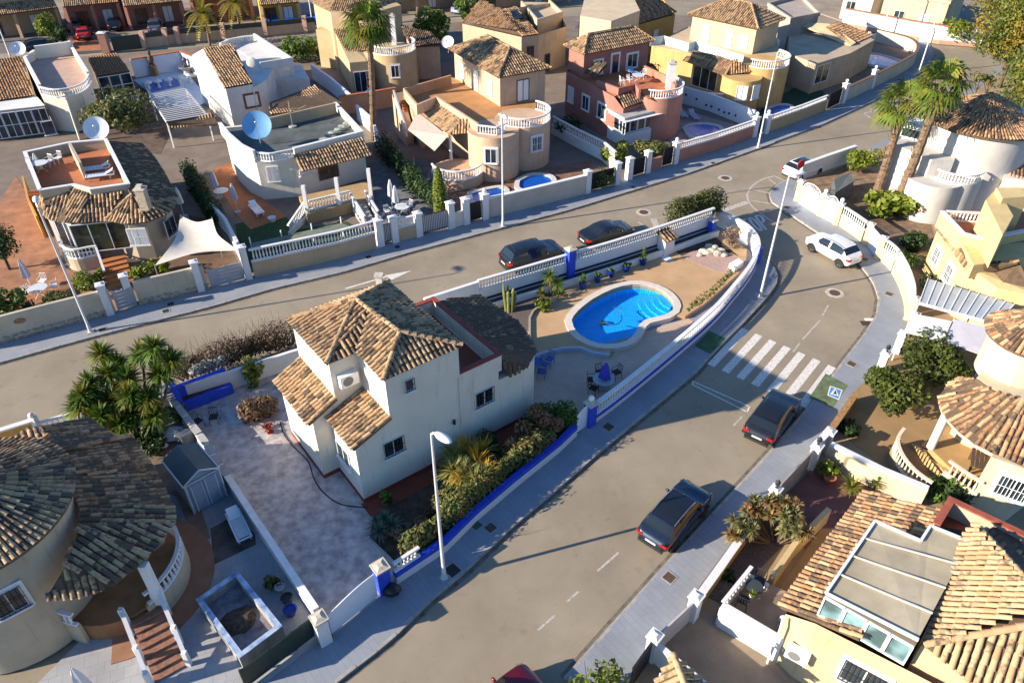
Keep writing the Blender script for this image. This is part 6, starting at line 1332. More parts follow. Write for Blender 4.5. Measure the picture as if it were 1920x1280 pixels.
ewall([(1035,250),(1080,275),(1130,300),(1152,320)],1.0,'sloping white balustrade wall left of the pink house',WHITE,z=.14,bal=.9,near=False);ewall([(1268,190),(1330,208),(1410,240)],1.9,'blue white party wall with small ornaments by the round pool',mat('pale_blue_wall',(0.60,0.66,0.72),.85,.04,2),z=.14)
for k,(x,y)in enumerate(((1286,178),(1306,186),(1324,197),(1334,200),(1348,206),(1358,211),(1367,213),(1379,217))):p=at(x,y,1.2);b=MB();b.ball(p,.13,6,4);tag(mk('wall_ornament',b,BLACK_METAL),('leftmost','second','third','fourth','fifth','sixth','seventh','rightmost')[k]+' dark ornament in the row on the pale blue party wall','ornament','ornaments on the pale blue wall')
small_pool([(1287,240),(1300,234),(1325,233),(1347,238),(1346,246),(1320,255),(1298,254)],'round deep blue pool beside the pink house');flat('pool_yard',[(1260,200),(1400,240),(1400,258),(1270,305),(1255,260)],.155,mat('yard_brown_pink',(0.40,0.27,0.22),.9,.12,1.5))
street_wall([(1270,303),(1340,282),(1408,258)],1.3,'pink street wall with white balustrade beside the round pool',PINK2,bal=.6,near=False);street_wall([(1214,322),(1238,314)],1.2,'short pink letterbox wall between two dark gates',PINK2)
for x,y,l in((1212,323,'white post between the black gate and letterbox'),(1264,306,'white post with finial at the pink street wall'),(1412,256,'white post with finial where pink and ochre walls meet'),(1178,336,'white letterbox post beside the ivy gate')):pillar(x,y,1.9,l,WHITE,.5,ang=R(31),capm=WHITE,globe='finial' in l)
bar_gate((1182,333),(1208,325),1.6,'black driveway gate left of the pink wall',backing=BLACK_METAL);bar_gate((1242,313),(1260,308),1.7,'black pedestrian gate beside the pink wall',backing=BLACK_METAL)
# ---- fifth: ochre house
h11=thing('ochre_house','ochre and cream house with glass railed terrace and round bay','house',at(1370,170,.14));OCH=plaster('ochre_wall',(0.62,0.42,0.185));CRM=plaster('cream_light',(0.70,0.56,0.37))
W=hip_house(h11,(1290,27),(1422,55),(1472,36),6.8,8.4,CRM,3.5,'sand',rname='upper_roof')
side_windows(h11,W,0,((.25,4.2,.9,1.9),(.85,4.4,1.0,1.4)),panes=1,glass=SHUTTER,sill=False);side_windows(h11,W,0,((.62,4.1,.8,2.),),panes=1,glass=SHUTTER,sill=False,name='door')
body(h11,[(1222,85,4.0),(1296,103,4.0),(1374,125,4.0),(1405,128,4.0),(1468,115,4.0),(1450,60,4.0),(1290,50,4.0)],OCH);slab(h11,[(1225,86),(1296,101),(1374,123),(1420,124),(1465,112),(1448,62),(1292,52)],4.05,mat('terrace_cream',(0.55,0.42,0.27),.8,.1,1))
gr=MB();gr.strip([xy(at(x,y,4.9))for x,y in((1220,72),(1245,68),(1292,82),(1305,78),(1395,105))],.04,4.05,4.95);mk('glass_rail',gr,mat('rail_pale_glass',(0.48,0.56,0.58),.25,.05),h11)
rf=Roof(h11,'terra',False,name='porch_roof');RF(rf,[(1280,113,3.4),(1360,141,3.4),(1376,114,4.4),(1300,93,4.4)]);RF(rf,[(1360,141,3.4),(1414,137,3.4),(1392,118,4.4),(1376,114,4.4)]);RR(rf,(1360,141,3.45),(1376,114,4.45));rf.build()
t11=at(1432,118,4.0);cyl(h11,t11,2.6,.14,4.1,OCH);balustrade(h11,arc(t11,2.5,R(-140),R(40),16),4.1,.85,near=False);cyl(h11,at(1392,142,3.4),2.0,.14,3.4,OCH,'bay')
p0,p1=at(1296,103,4.0),at(1374,125,4.0);td=Vector((p1.x-p0.x,p1.y-p0.y,0)).normalized();on=Vector((td.y,-td.x,0));window(h11,Vector((p0.x,p0.y,.9))+td*2.2+on*.01,td,3.2,2.2,frame=WHITE_METAL,glass=GLASS_DK,panes=3,sill=False,name='porch_glazing')
bb_=at(1392,142,3.4)
for a in(-100,-55):side=Vector((bb_.x+2.01*math.cos(R(a)),bb_.y+2.01*math.sin(R(a)),1.6));window(h11,side,(math.cos(R(a+90)),math.sin(R(a+90))),1.1,1.4,panes=2,glass=SHUTTER)
ln=[xy(at(x,y,1.8))for x,y in((1328,174),(1392,178))];b=MB();b.strip(ln,.2,.14,.95);mk('porch_wall',b,OCH,h11);balustrade(h11,ln,.95,.85,near=False)
flat('artificial_lawn',[(1440,190),(1500,160),(1545,172),(1540,190),(1450,225),(1420,215)],.16,mat('lawn_dark',(0.012,0.055,0.02),.9,.15,3));small_pool([(1441,205),(1455,198),(1475,197),(1483,203),(1478,211),(1455,217),(1443,214)],'small bright blue pool behind the ochre street wall')
street_wall([(1436,249),(1500,226),(1545,208)],1.3,'ochre street wall with blue white rail',plaster('street_ochre',(0.55,0.40,0.235)),bal=.5,near=False);pillar(1434,250,1.8,'white ball topped post at the ochre wall start',WHITE,.5,ang=R(31),capm=WHITE,globe=True);bar_gate((1416,255),(1431,250),1.5,'dark narrow gate at the street lamp',backing=BLACK_METAL);bar_gate((1550,206),(1574,194),1.7,'dark arched gate before the cream porch house',backing=BLACK_METAL)
# ---- sixth: cream porch house with round pool wall
h12=thing('cream_porch_house','cream bungalow with white porch balustrade and walled blue pool','house',at(1560,120,.14));GRY=plaster('warm_grey',(0.55,0.455,0.35))
body(h12,[(1480,42,3.6),(1478,100,3.4),(1530,120,3.4),(1595,100,3.4),(1640,75,3.4),(1580,48,3.6)],GRY)
b=MB();q=[at(x,y,z)for x,y,z in((1487,40,4.6),(1595,86,3.5),(1605,80,3.7),(1555,45,4.7))];b.hexa([p-Vector((0,0,.15))for p in q],q);mk('roof_slab',b,CRM,h12)
rf=Roof(h12,'terra',False);RF(rf,[(1597,84,3.5),(1637,66,3.5),(1572,40,4.7),(1550,50,4.7)]);rf.build()
p0,p1=at(1530,120,3.4),at(1595,100,3.4);td=Vector((p1.x-p0.x,p1.y-p0.y,0)).normalized();on=Vector((td.y,-td.x,0));window(h12,Vector((p0.x,p0.y,1.1))+td*1.6+on*.01,td,2.4,2.0,frame=WHITE_METAL,glass=GLASS_DK,panes=2,sill=False,name='porch_glazing')
ln=[xy(at(x,y,1.7))for x,y in((1524,113),(1548,112),(1580,122),(1622,102))];b=MB();b.strip(ln,.2,.14,.9);mk('porch_wall',b,WHITE,h12);balustrade(h12,ln,.9,.8,near=False)
for x,y in((1575,118),(1620,100)):p=at(x,y,.9);b=MB();b.box(p.x-.13,p.y-.13,.14,p.x+.13,p.y+.13,3.4);mk('column',b,WHITE,h12)
small_pool([(1622,100),(1650,103),(1688,115),(1690,121),(1670,125),(1640,122),(1620,115)],'blue pool inside the curved white wall');street_wall([xy(p)for p in smooth_path([Vector((x,y,0))for x,y in((1578,192),(1630,167),(1700,130),(1714,112),(1706,98),(1680,88),(1640,78))],3)],1.6,'curved white street wall with brown coping round the blue pool',plaster('street_cream',(0.66,0.60,0.52)),cap=mat('brown_coping',(0.17,0.105,0.07),.8,.2,3))
pillar(1632,166,2.0,'white statue topped post in the curved street wall',WHITE,.45,ang=R(31),capm=WHITE,globe=True);pillar(1578,193,2.0,'white lion topped post beside the dark arched gate',WHITE,.5,ang=R(31),capm=WHITE,globe=True)
# ================================================================ second row and the street behind it
# ---- far left: house with pink roof terrace and glazed lean-to
h14=thing('terrace_house','cream house with pink floored roof terrace and round balustrade front','house',at(110,230,.14));PTER=mat('pink_terrace',(0.50,0.33,0.25),.85,.1,1)
T14=[(45,112,4.0),(66,108,4.0),(136,102,4.0),(165,138,4.0),(168,152,4.0),(150,166,4.0),(120,174,4.0),(76,172,4.0)]
body(h14,T14,CREAM);slab(h14,T14,4.05,PTER)
parapet_px(h14,[(74,160),(46,108),(64,95)],3.9,4.8,CREAM,.22,WHITE);parapet_px(h14,[(64,88),(133,79)],3.9,5.3,CREAM,.22,WHITE);parapet_px(h14,[(133,86),(164,136)],3.9,4.8,CREAM,.22,WHITE)
balustrade(h14,[xy(p)for p in smooth_path([at(x,y,4.8)for x,y in((74,162),(100,167),(135,163),(158,152),(166,138))],3)],4.0,.8,near=False)
rf=Roof(h14,'terra',False);RF(rf,[(-40,194,3.4),(64,178,3.4),(40,104,4.6),(-40,118,4.6)]);rf.build();body(h14,[(-40,190,3.3),(66,180,3.3),(45,110,4.3),(-40,120,4.3)],CREAM)
b=MB();q=[at(x,y,z)for x,y,z in((-40,212,2.9),(84,198,2.9),(70,182,3.3),(-40,196,3.3))];b.hexa([p-Vector((0,0,.08))for p in q],q);mk('conservatory_roof',b,WHITE,h14)
ga_,gb2=at(-30,214,2.9),at(84,200,2.9);td=Vector((gb2.x-ga_.x,gb2.y-ga_.y,0));L=td.length;td.normalize()
for k in range(4):window(h14,Vector((ga_.x,ga_.y,.4))+td*L*(k+.5)/4,td,L/4-.04,2.4,frame=WHITE_METAL,panes=2,rows=2,sill=False,depth=.08)
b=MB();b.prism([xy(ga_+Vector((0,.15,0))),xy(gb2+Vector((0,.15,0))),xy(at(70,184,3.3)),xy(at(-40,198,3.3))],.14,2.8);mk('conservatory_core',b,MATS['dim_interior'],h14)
p=at(110,200,2.2);window(h14,at(95,250,1.2)+Vector((.2,-.3,0)),(.85,.5),1.0,1.3,panes=1);b=MB();b.tube([at(122,175,3.9)+Vector((0,-.1,0)),at(150,262,.2)],.1,6);mk('downpipe',b,CREAM,h14)
lt=thing('lean_to','glazed garden room with red tiled roof beside the white pool court','garden room',at(215,160,.14));rf=Roof(lt,'red',False);RF(rf,[(181,143,2.6),(243,133,2.6),(219,100,3.4),(163,108,3.4)]);rf.build()
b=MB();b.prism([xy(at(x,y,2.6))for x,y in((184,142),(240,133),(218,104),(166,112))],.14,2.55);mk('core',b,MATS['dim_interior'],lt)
ga_,gb2=at(182,146,2.5),at(244,136,2.5);td=Vector((gb2.x-ga_.x,gb2.y-ga_.y,0));L=td.length;td.normalize()
for k in range(3):window(lt,Vector((ga_.x,ga_.y,.3))+td*L*(k+.5)/3,td,L/3-.04,2.2,frame=WHITE_METAL,panes=1,rows=2,sill=False)
balustrade(lt,[xy(at(214,186,.9)),xy(at(262,178,.9))],.14,.8,near=False)
# white walled court with pool and pergola
BW=mat('blue_white',(0.66,0.70,0.76),.85,.04,2)
wc=thing('court_wall','white court wall with tiled coping behind the rectangular pool','wall',at(300,120,.14));P=[xy(at(x,y,2.2))for x,y in((244,112),(338,97),(366,108))];b=MB();b.strip(P,.25,.14,2.2);mk('body',b,BW,wc);b=MB();b.strip(P,.4,2.2,2.3);mk('coping',b,TERRA_PLAIN,wc)
flat('court_floor',[(250,150),(345,130),(395,190),(350,205),(300,190)],.16,BW)
pq=thing('square_pool','rectangular deep blue pool in the white court','pool',at(305,160,.15));Pq=[xy(at(x,y,.3))for x,y in((272,155),(331,145),(339,163),(283,176))];b=MB();b.prism(Pq,.15,.27);mk('basin',b,PB2,pq);b=MB();sheet(b,Pq,[],.3);mk('water',b,m_water(),pq);b=MB();b.strip(grow(Pq,.15),.3,.15,.36,True);mk('coping',b,WHITE,pq)
for k,(x,y)in enumerate(((280,168),(299,165),(319,162),(339,158),(357,154))):p=at(x,y,.2);q=MB();q.lathe((p.x,p.y,.16),[(.3,0),(.22,.1),(.12,.35),(.14,.6),(.5,.75),(.5,.82),(.1,1.0),(.01,1.05)],9);tag(mk('white_urn',q,WHITE),['leftmost white mushroom urn by the rectangular pool','second white mushroom urn from the left by the pool','middle white mushroom urn by the rectangular pool','fourth white mushroom urn by the rectangular pool','rightmost white urn at the pool court corner'][k],'urn','white urns beside the rectangular pool')
f_=thing('fountain','pale stone fountain bowl in the white court','fountain',at(352,137,.16));p=at(352,137,.16);q=MB();q.lathe((p.x,p.y,.16),[(.5,0),(.4,.3),(.9,.7),(.95,.8),(.8,.75),(.01,.6)],14);mk('bowl',q,CONCRETE,f_);q=MB();q.lathe((p.x,p.y,.76),[(.2,0),(.16,.7),(.3,.9),(.02,1.3)],10);mk('spout',q,mat('dark_bronze',(0.06,0.055,0.05),.5,.2),f_)
st=thing('garden_statue','brown wooden figure against the white court wall','statue',at(291,142,.16));p=at(291,142,.16);q=MB();q.box(p.x-.3,p.y-.3,.16,p.x+.3,p.y+.3,1.3);mk('plinth',q,mat('plinth_tan',(0.36,0.19,0.07),.8,.2,4),st);q=MB();q.lathe((p.x,p.y,1.3),[(.3,0),(.2,.3),(.34,.7),(.3,1.0),(.12,1.2),(.2,1.4),(.18,1.6),(.02,1.75)],10);mk('figure',q,mat('carved_wood',(0.10,0.05,0.025),.7,.2,6),st)
pg=thing('pergola','pale grey slatted pergola roof before the white court','pergola',at(335,200,.14));PGc=[at(x,y,2.7)for x,y in((312,228),(388,215),(348,167),(281,180))];PGM=mat('pergola_grey',(0.45,0.46,0.48),.7,.06,2)
for k in range(17):b=MB();b.beam(PGc[0].lerp(PGc[3],k/16),PGc[1].lerp(PGc[2],k/16),.2,.05);mk('slat',b,PGM,pg)
for a,c in((0,3),(1,2)):b=MB();b.beam(PGc[a]-Vector((0,0,.14)),PGc[c]-Vector((0,0,.14)),.12,.13);mk('beam',b,WHITE,pg)
for p in PGc:b=MB();b.beam(Vector((p.x,p.y,.14)),p-Vector((0,0,.05)),.12,.12);mk('post',b,WHITE,pg)
# ---- white house in the second row
h13=thing('white_house','white house with tiled gable and flat balustraded roof','house',at(460,180,.14));WW=plaster('bright_white',(0.78,0.78,0.79))
body(h13,[(360,104,5.0),(423,167,4.5),(474,158,4.5),(437,84,5.9),(384,90,5.9)],WW,cap=False)
rf=Roof(h13,'sand',False);RF(rf,[(420,165,4.55),(473,156,4.55),(434,83,6.0),(381,91,6.0)]);rf.build();b=MB();b.poly([at(*p)for p in((360,104,5.0),(423,167,4.5),(420,163,4.6),(383,92,5.95))]);mk('verge',b,WW,h13)
body(h13,[(440,90,4.2),(480,72,4.2),(550,118,4.2),(492,128,4.2)],WW,name='flat_block',drop=-.06);parapet_px(h13,[(412,84),(425,74),(455,68),(474,66)],4.0,4.9,WW,.2);balustrade(h13,[xy(at(x,y,5))for x,y in((412,80),(430,72),(455,68),(476,66))],4.1,.85,near=False);parapet_px(h13,[(476,63),(546,108),(487,117)],4.0,4.9,WW,.22)
body(h13,[(500,150,2.9),(580,147,2.9),(565,122,2.9),(500,120,2.9)],WW,name='low_block');body(h13,[(384,120,4.2),(474,165,4.2),(500,150,4.2),(520,110,4.2),(440,90,4.2)],WW,name='main_block')
wa,wb=at(423,167,4.5),at(474,158,4.5);td=Vector((wb.x-wa.x,wb.y-wa.y,0)).normalized();window(h13,Vector((wa.x,wa.y,2.4))+td*2.2+Vector((td.y,-td.x,0))*.01,td,1.3,1.2,frame=WOODB,panes=1,glass=SHUTTER,surround=WOODB)
rf=Roof(h13,'pale',False,name='porch_roof');RF(rf,[(508,214,2.4),(642,193,2.4),(590,160,3.2),(505,192,3.1)]);RF(rf,[(318,240,2.2),(408,232,2.2),(400,214,2.8),(312,228,2.8)]);rf.build();body(h13,[(510,214,2.3),(640,194,2.3),(590,165,3.0),(507,195,3.0)],plaster('tan_wall2',(0.5,0.4,0.28)),inset=.15,name='porch_wall')
b=MB();p=at(472,118,5.4);b=MB();b.ball(p,.55,12,8,(1,.25,1));tag(mk('small_dish',b,mat('dish_pale',(0.55,0.53,0.5),.5,.05),None,50),'small pale dish on the white house parapet','satellite dish')
ewall([(588,148),(622,172),(660,206)],1.8,'stepped white party wall behind the flat grey roof',BW,z=.14);ewall([(640,215),(690,208),(745,198)],2.0,'peach garden wall with tile coping below the tall palm',plaster('peach_wall',(0.62,0.38,0.25)),z=.14,cap=TERRA_PLAIN);ewall([(672,225),(700,250),(715,290)],1.7,'white side wall descending beside the dark hedge',BW,z=.14)
# ---- beige house with round tower behind the palm
h15=thing('beige_tower_house','beige house with round balcony tower behind the tall palm','house',at(700,130,.14));BG=plaster('beige',(0.60,0.46,0.285))
body(h15,[(588,8,6.6),(620,24,6.6),(690,26,6.6),(752,10,6.6),(700,-20,6.6),(600,-20,6.6)],BG,name='upper_wall');rf=Roof(h15,'sand',False);RF(rf,[(585,6,6.5),(620,23,6.5),(632,-8,7.6),(600,-25,7.6)]);RF(rf,[(620,23,6.5),(700,25,6.5),(690,-8,7.6),(632,-8,7.6)]);RF(rf,[(690,27,6.0),(754,10,6.0),(740,-12,7.4),(690,-8,7.4)]);rf.build()
body(h15,[(592,56,4.4),(628,60,4.4),(655,118,3.6),(690,115,3.6),(690,60,4.4),(640,20,4.4)],BG);rf=Roof(h15,'sand',False,name='low_roof');RF(rf,[(650,98,3.8),(690,96,3.8),(690,58,4.8),(626,56,4.8)]);rf.build()
wa,wb=at(655,118,3.6),at(690,115,3.6);td=Vector((wb.x-wa.x,wb.y-wa.y,0)).normalized();window(h15,Vector((wa.x,wa.y,.4))+td*1.3+Vector((td.y,-td.x,0))*.01,td,2.0,2.2,frame=WHITE_METAL,panes=3,sill=False,name='door')
t15=at(736,92,4.0);cyl(h15,t15,2.6,.14,4.0,BG);balustrade(h15,arc(t15,2.5,R(-180),R(40),18),4.0,.85,near=False);body(h15,[(770,88,3.8),(824,86,3.8),(812,66,3.8),(760,64,3.8)],plaster('beige_pink',(0.62,0.44,0.31)),name='side_block');rf=Roof(h15,'dark',False,name='side_roof');RF(rf,[(772,88,3.9),(828,85,3.9),(806,60,4.7),(752,52,4.7)]);rf.build()
for a in(-80,):side=Vector((t15.x+2.61*math.cos(R(a)),t15.y+2.61*math.sin(R(a)),1.7));window(h15,side,(math.cos(R(a+90)),math.sin(R(a+90))),.9,1.3,panes=2,surround=WHITE)
p=at(740,84,4.0);chimney(h15,p,.25,4.0,7.0,WHITE)
slide=thing('garden_slide','bright blue plastic slide beside the palm trunk','slide',at(680,190,.14));q=MB();a_,b_2=at(668,192,.3),at(694,168,1.6);q.beam(a_,b_2,.55,.12);mk('chute',q,mat('slide_blue',(0.02,0.24,0.55),.4,.05),slide);q=MB();q.beam(Vector((b_2.x,b_2.y,.14)),b_2,.5,.1);mk('ladder',q,mat('slide_blue2',(0.02,0.1,0.3),.4,.05),slide)
# ---- cream house with skylight
h16=thing('skylight_house','cream gabled house with skylight in its tiled slope','house',at(980,90,.14));CR16=plaster('cream16',(0.62,0.50,0.36))
body(h16,[(867,45,5.0),(978,70,4.6),(1010,66,4.6),(1062,50,4.6),(1040,5,5.6),(940,18,6.4)],CR16,cap=False);rf=Roof(h16,'terra',False);RF(rf,[(979,68,4.7),(1010,63,4.7),(968,12,6.4),(938,18,6.4)]);RF(rf,[(866,42,4.9),(975,66,4.7),(940,18,6.4),(905,8,6.2)]);rf.build();b=MB();q=[at(*p)for p in((965,38,5.75),(980,35,5.75),(970,20,6.3),(957,23,6.3))];b.hexa(q,[p+Vector((0,-.05,.12))for p in q]);mk('skylight',b,GLASS,h16)
body(h16,[(1008,42,5.4),(1054,28,5.4),(1030,5,5.4),(978,4,5.4)],CR16,name='flat_block');parapet_px(h16,[(978,2),(1008,36),(1054,22),(1030,0)],5.2,5.9,CR16,.2)
wa,wb=at(979,70,4.6),at(1010,66,4.6);td=Vector((wb.x-wa.x,wb.y-wa.y,0)).normalized();window(h16,Vector((wa.x,wa.y,2.2))+td*1.0+Vector((td.y,-td.x,0))*.01,td,1.0,1.3,panes=2,frame=WOODB);wa,wb=at(1010,66,4.6),at(1062,50,4.6);td=Vector((wb.x-wa.x,wb.y-wa.y,0)).normalized();window(h16,Vector((wa.x,wa.y,.2))+td*1.6+Vector((td.y,-td.x,0))*.01,td,.9,2.0,panes=1,frame=WOODB,sill=False,name='door')
# ---- ochre house at the top
h17=thing('gold_house','golden yellow house with broad tiled roof at the top edge','house',at(1220,50,.14));GOLD=plaster('gold',(0.60,0.38,0.12))
body(h17,[(1086,40,3.8),(1178,52,4.2),(1266,28,4.2),(1240,-5,5.5),(1100,0,5.5)],GOLD,cap=False);rf=Roof(h17,'terra',False);RF(rf,[(1179,50,4.2),(1270,22,4.2),(1225,-10,6.2),(1146,18,6.0)]);rf.build();body(h17,[(1088,30,6.5),(1146,40,6.5),(1200,20,6.5),(1180,-20,6.5),(1100,-20,6.5)],plaster('cream17',(0.70,0.58,0.42)),name='upper_wall')
wa,wb=at(1179,52,4.2),at(1266,28,4.2);td=Vector((wb.x-wa.x,wb.y-wa.y,0));L=td.length;td.normalize()
for f in(.3,.6):window(h17,Vector((wa.x,wa.y,1.8))+td*L*f+Vector((td.y,-td.x,0))*.01,td,.9,1.2,panes=1,glass=SHUTTER)
balustrade(h17,[xy(at(1080,42,4.5)),xy(at(1125,28,4.5))],3.8,.8,near=False)
# ---- top right: street wall with arched door, pale houses behind
tw=thing('far_street_wall','long white street wall with tile coping and arched door at the top','wall',at(1700,75,.14));P=[xy(at(x,y,.14))for x,y in((1578,48),(1640,60),(1700,72),(1760,82),(1836,88))];b=MB();b.strip(P,.3,.1,2.3);mk('body',b,WHITE,tw);b=MB();b.strip(offset(P,.18),.04,.1,.6);mk('skirting',b,mat('skirt_pink',(0.46,0.27,0.19),.9,.1),tw);b=MB();b.strip(P,.5,2.3,2.42);mk('coping',b,mat('coping_tile',(0.40,0.20,0.12),.9,.25,5),tw)
d0,d1=at(1723,77,.14),at(1745,80,.14);b=MB();td=(d1-d0).normalized();o=Vector((td.y,-td.x,0))*.2;prof=[(0,0),(1,0),(1,.72),(.85,.9),(.5,1.0),(.15,.9),(0,.72)];b.poly([d0+o+(d1-d0)*u+Vector((0,0,2.1*v))for u,v in prof]);mk('door',b,WHITE_METAL,tw)
for nm,l,z,m,lab in(('far_house',[(1585,-14),(1640,-6),(1690,-22),(1640,-40)],3.6,plaster('far_white',(0.7,0.66,0.6)),'white house behind the far street wall left of the shrub'),('far_house',[(1660,-8),(1780,8),(1815,-20),(1700,-35)],4.2,plaster('far_cream',(0.62,0.54,0.42)),'cream house with shutter behind the far street wall'),('far_house',[(1440,12),(1482,40),(1535,30),(1500,-5)],5.2,plaster('far_grey',(0.46,0.41,0.38)),'grey house with blue door above the cream bungalow')):
    t=thing(nm,lab,'house',at(l[0][0],l[0][1],.14));Pz=[(x,y,z)for x,y in l];body(t,Pz,m);b=MB();b.strip([xy(at(*p))for p in Pz],.25,z,z+.4,True);mk('parapet',b,m,t);wa,wb=at(*Pz[0]),at(*Pz[1]);td=Vector((wb.x-wa.x,wb.y-wa.y,0));L=td.length;td.normalize()
    for f in(.3,.7):window(t,Vector((wa.x,wa.y,1.0))+td*L*f+Vector((td.y,-td.x,0))*.01,td,1.3,1.6,panes=2,glass=GLASS if f<.5 else SHUTTER)
# ---- top left: row of houses across the back street
PK=plaster('far_pink',(0.40,0.19,0.15));BGE=plaster('far_beige',(0.52,0.38,0.25))
def row_house(x0,y0,x1,y1,label,m,col2,z=3.3,dep=8.0,style='sand'):
    a,c=at(x0,y0,z),at(x1,y1,z);t=thing('row_house',label,'house',((a+c)/2)*Vector((1,1,0))if False else Vector(((a.x+c.x)/2,(a.y+c.y)/2,.14)),'row houses across the back street');u=(c-a).normalized();v=Vector((-u.y,u.x,0))
    b=MB();b.prism([xy(a+v*2.2),xy(c+v*2.2),xy(c+v*dep),xy(a+v*dep)],.14,6.0);mk('wall',b,m,t);rf=Roof(t,style,False);rf.face([a,c,c+v*3.4+Vector((0,0,1.3)),a+v*3.4+Vector((0,0,1.3))]);rf.build()
    L=(c-a).length
    for f in(.02,.5,.98):p=a.lerp(c,f)+v*.3;b=MB();b.box(p.x-.2,p.y-.2,.14,p.x+.2,p.y+.2,z-.1);mk('column',b,col2,t)
    for f,w_ in((.25,1.6),(.72,1.3)):p=a.lerp(c,f)+v*2.19;window(t,Vector((p.x,p.y,.3)),u,w_,2.1,frame=WOODB,glass=GLASS_DK if f<.5 else SHUTTER,panes=2,sill=False,name='door')
row_house(-60,36,108,14,'beige porch house at the upper left corner',BGE,BGE);row_house(118,13,222,4,'dark pink garage house behind the red car',PK,PK,3.6);row_house(232,12,340,2,'pink porch house behind the left feathery palm',PK,PK);row_house(356,2,470,-8,'pink house right of the feathery palm',PK,PK);row_house(488,10,560,4,'yellow house front above the long blue pool',plaster('vivid_yellow',(0.62,0.42,0.05)),BGE);row_house(700,-10,860,-24,'pale house beyond the beige tower house',BGE,BGE);row_house(880,-14,1075,-34,'far cream house beyond the skylight house',BGE,BGE)
FW=plaster('far_wall',(0.52,0.42,0.32))
bw=thing('back_street_wall','long beige wall with pink pillars along the back street','wall',at(400,80,.14));pw_=[(x,y)for x,y in((276,89),(330,82),(420,74),(500,67),(592,58))];P=[xy(at(x,y,.14))for x,y in pw_];b=MB();b.strip(P,.25,.1,1.3);mk('body',b,FW,bw)
for x,y in((273,90),(315,84),(337,82),(422,74),(500,67),(574,60)):p=at(x,y,.14);b=MB();b.box(p.x-.28,p.y-.28,.1,p.x+.28,p.y+.28,2.2);mk('pillar',b,mat('pillar_pink',(0.48,0.31,0.23),.9,.1),bw)
b=MB();b.strip(P,.06,1.3,1.9);mk('mesh_panel',b,GG,bw)
t=panel_gate((214,97),(268,91),1.7,'dark green double gate on the back street',GG);pillar(201,98,2.3,'broad pale gate pillar with pink edge beside the red car',PINK2,.9,ang=R(8),capm=WHITE);pillar(138,100,1.4,'short cream post before the terracotta drive',CREAM,.4,ang=R(8));flat('drive_terracotta',[(135,98),(192,92),(180,70),(128,72)],.16,TERRA_PLAIN);flat('dark_drive',[(-60,105),(125,90),(118,40),(-60,60)],.155,mat('drive_dark',(0.16,0.13,0.12),.9,.15,1));flat('drive_garages',[(120,70),(300,55),(480,40),(470,10),(120,25)],.154,mat('drive_brown',(0.2,0.115,0.085),.9,.2,1))
lp=thing('lap_pool','long deep blue pool behind the back street wall','pool',at(545,40,.15));b=MB();q=[xy(at(x,y,.8))for x,y in((503,44),(592,36),(588,28),(505,36))];b.prism(q,.14,.78);mk('tank',b,PB2,lp);b=MB();b.strip(q,.2,.14,.9,True);mk('rim',b,BLUE,lp)
# ================================================================ street lamps
def lamp_proto():
    t=thing('street_lamp','x','street lamp',(0,0,0),'tall grey street lamps');b=MB();b.lathe((0,0,0),[(.17,0),(.17,.03),(.11,.05),(.11,.5),(.085,.55),(.05,8.6),(.045,8.75)],12);mk('pole',b,LAMP_METAL,t,40)
    b=MB();b.box(-.22,-.22,-.01,.22,.22,.03);mk('base_plate',b,KERB,t)
    b=MB();b.tube([(0,0,8.7),(.12,0,8.85),(.3,0,8.9)],.05,7);mk('arm',b,LAMP_METAL,t)
    b=MB();b.ball((.62,0,8.93),.42,14,8,(1.0,.42,.3));mk('head',b,mat('lamp_head',(0.72,0.73,0.75),.4,.03),t,60);b=MB();b.ball((.66,0,8.88),.3,12,6,(1.0,.45,.3));mk('lens',b,LAMP_GLASS,t,60);return t
LP=[(833,1082,-40,'nearest street lamp, standing on the shaded pavement before the villa'),(170,622,120,'leftmost street lamp before the stone footed wall',),(943,424,-70,'street lamp on the far pavement before the long plain wall'),(1425,557,10,'street lamp at the rounded corner by the zebra crossing'),(1421,277,-70,'street lamp between the pink and ochre street walls'),(1722,138,160,'street lamp beside the curved pool wall'),(1652,70,160,'farthest street lamp before the white street wall'),(588,58,-80,'thin lamp post at the long blue pool'),(20,108,-80,'lamp post behind the pale dish in the upper left corner')]
l0=lamp_proto()
for i,(x,y,a,lab)in enumerate(LP):
    p=at(x,y,.13)
    if i==0:l0.location=p;l0.rotation_euler=(0,0,R(a));l0['label']=lab
    else:copy_tree(l0,p,R(a),lab)
# ================================================================ road signs
def sign(x,y,h,r,m,label,ang,m2=None):
    p=at(x,y,.13);t=thing('road_sign',label,'road sign',p);b=MB();b.tube([p,p+Vector((0,0,h+r))],.03,6);mk('post',b,GREY_METAL,t);d=Vector((math.cos(R(ang)),math.sin(R(ang)),0));o=Vector((-d.y,d.x,0));c=p+Vector((0,0,h));n=8 if m2 else 18
    for k,mm in((.03,m),(-.03,m2 or GREY_METAL)):
        b=MB();vs=[c+o*k+d*r*math.cos(2*math.pi*(i+.5)/n)+Vector((0,0,r*math.sin(2*math.pi*(i+.5)/n)))for i in range(n)];b.add(vs+[v-o*k*.8 for v in vs],[tuple(range(n)),tuple(range(2*n-1,n-1,-1))]+[(i,n+i,n+(i+1)%n,(i+1)%n)for i in range(n)]);mk('plate',b,mm,t)
sign(1343,410,2.2,.36,mat('sign_navy',(0.06,0.08,0.14),.5,.05),'round dark backed road sign beside the conifer',40);sign(1490,356,2.3,.38,mat('sign_red',(0.5,0.02,0.03),.5,.05),'red octagonal sign at the white driveway gate',25,mat('sign_red2',(0.5,0.02,0.03),.5,.05))
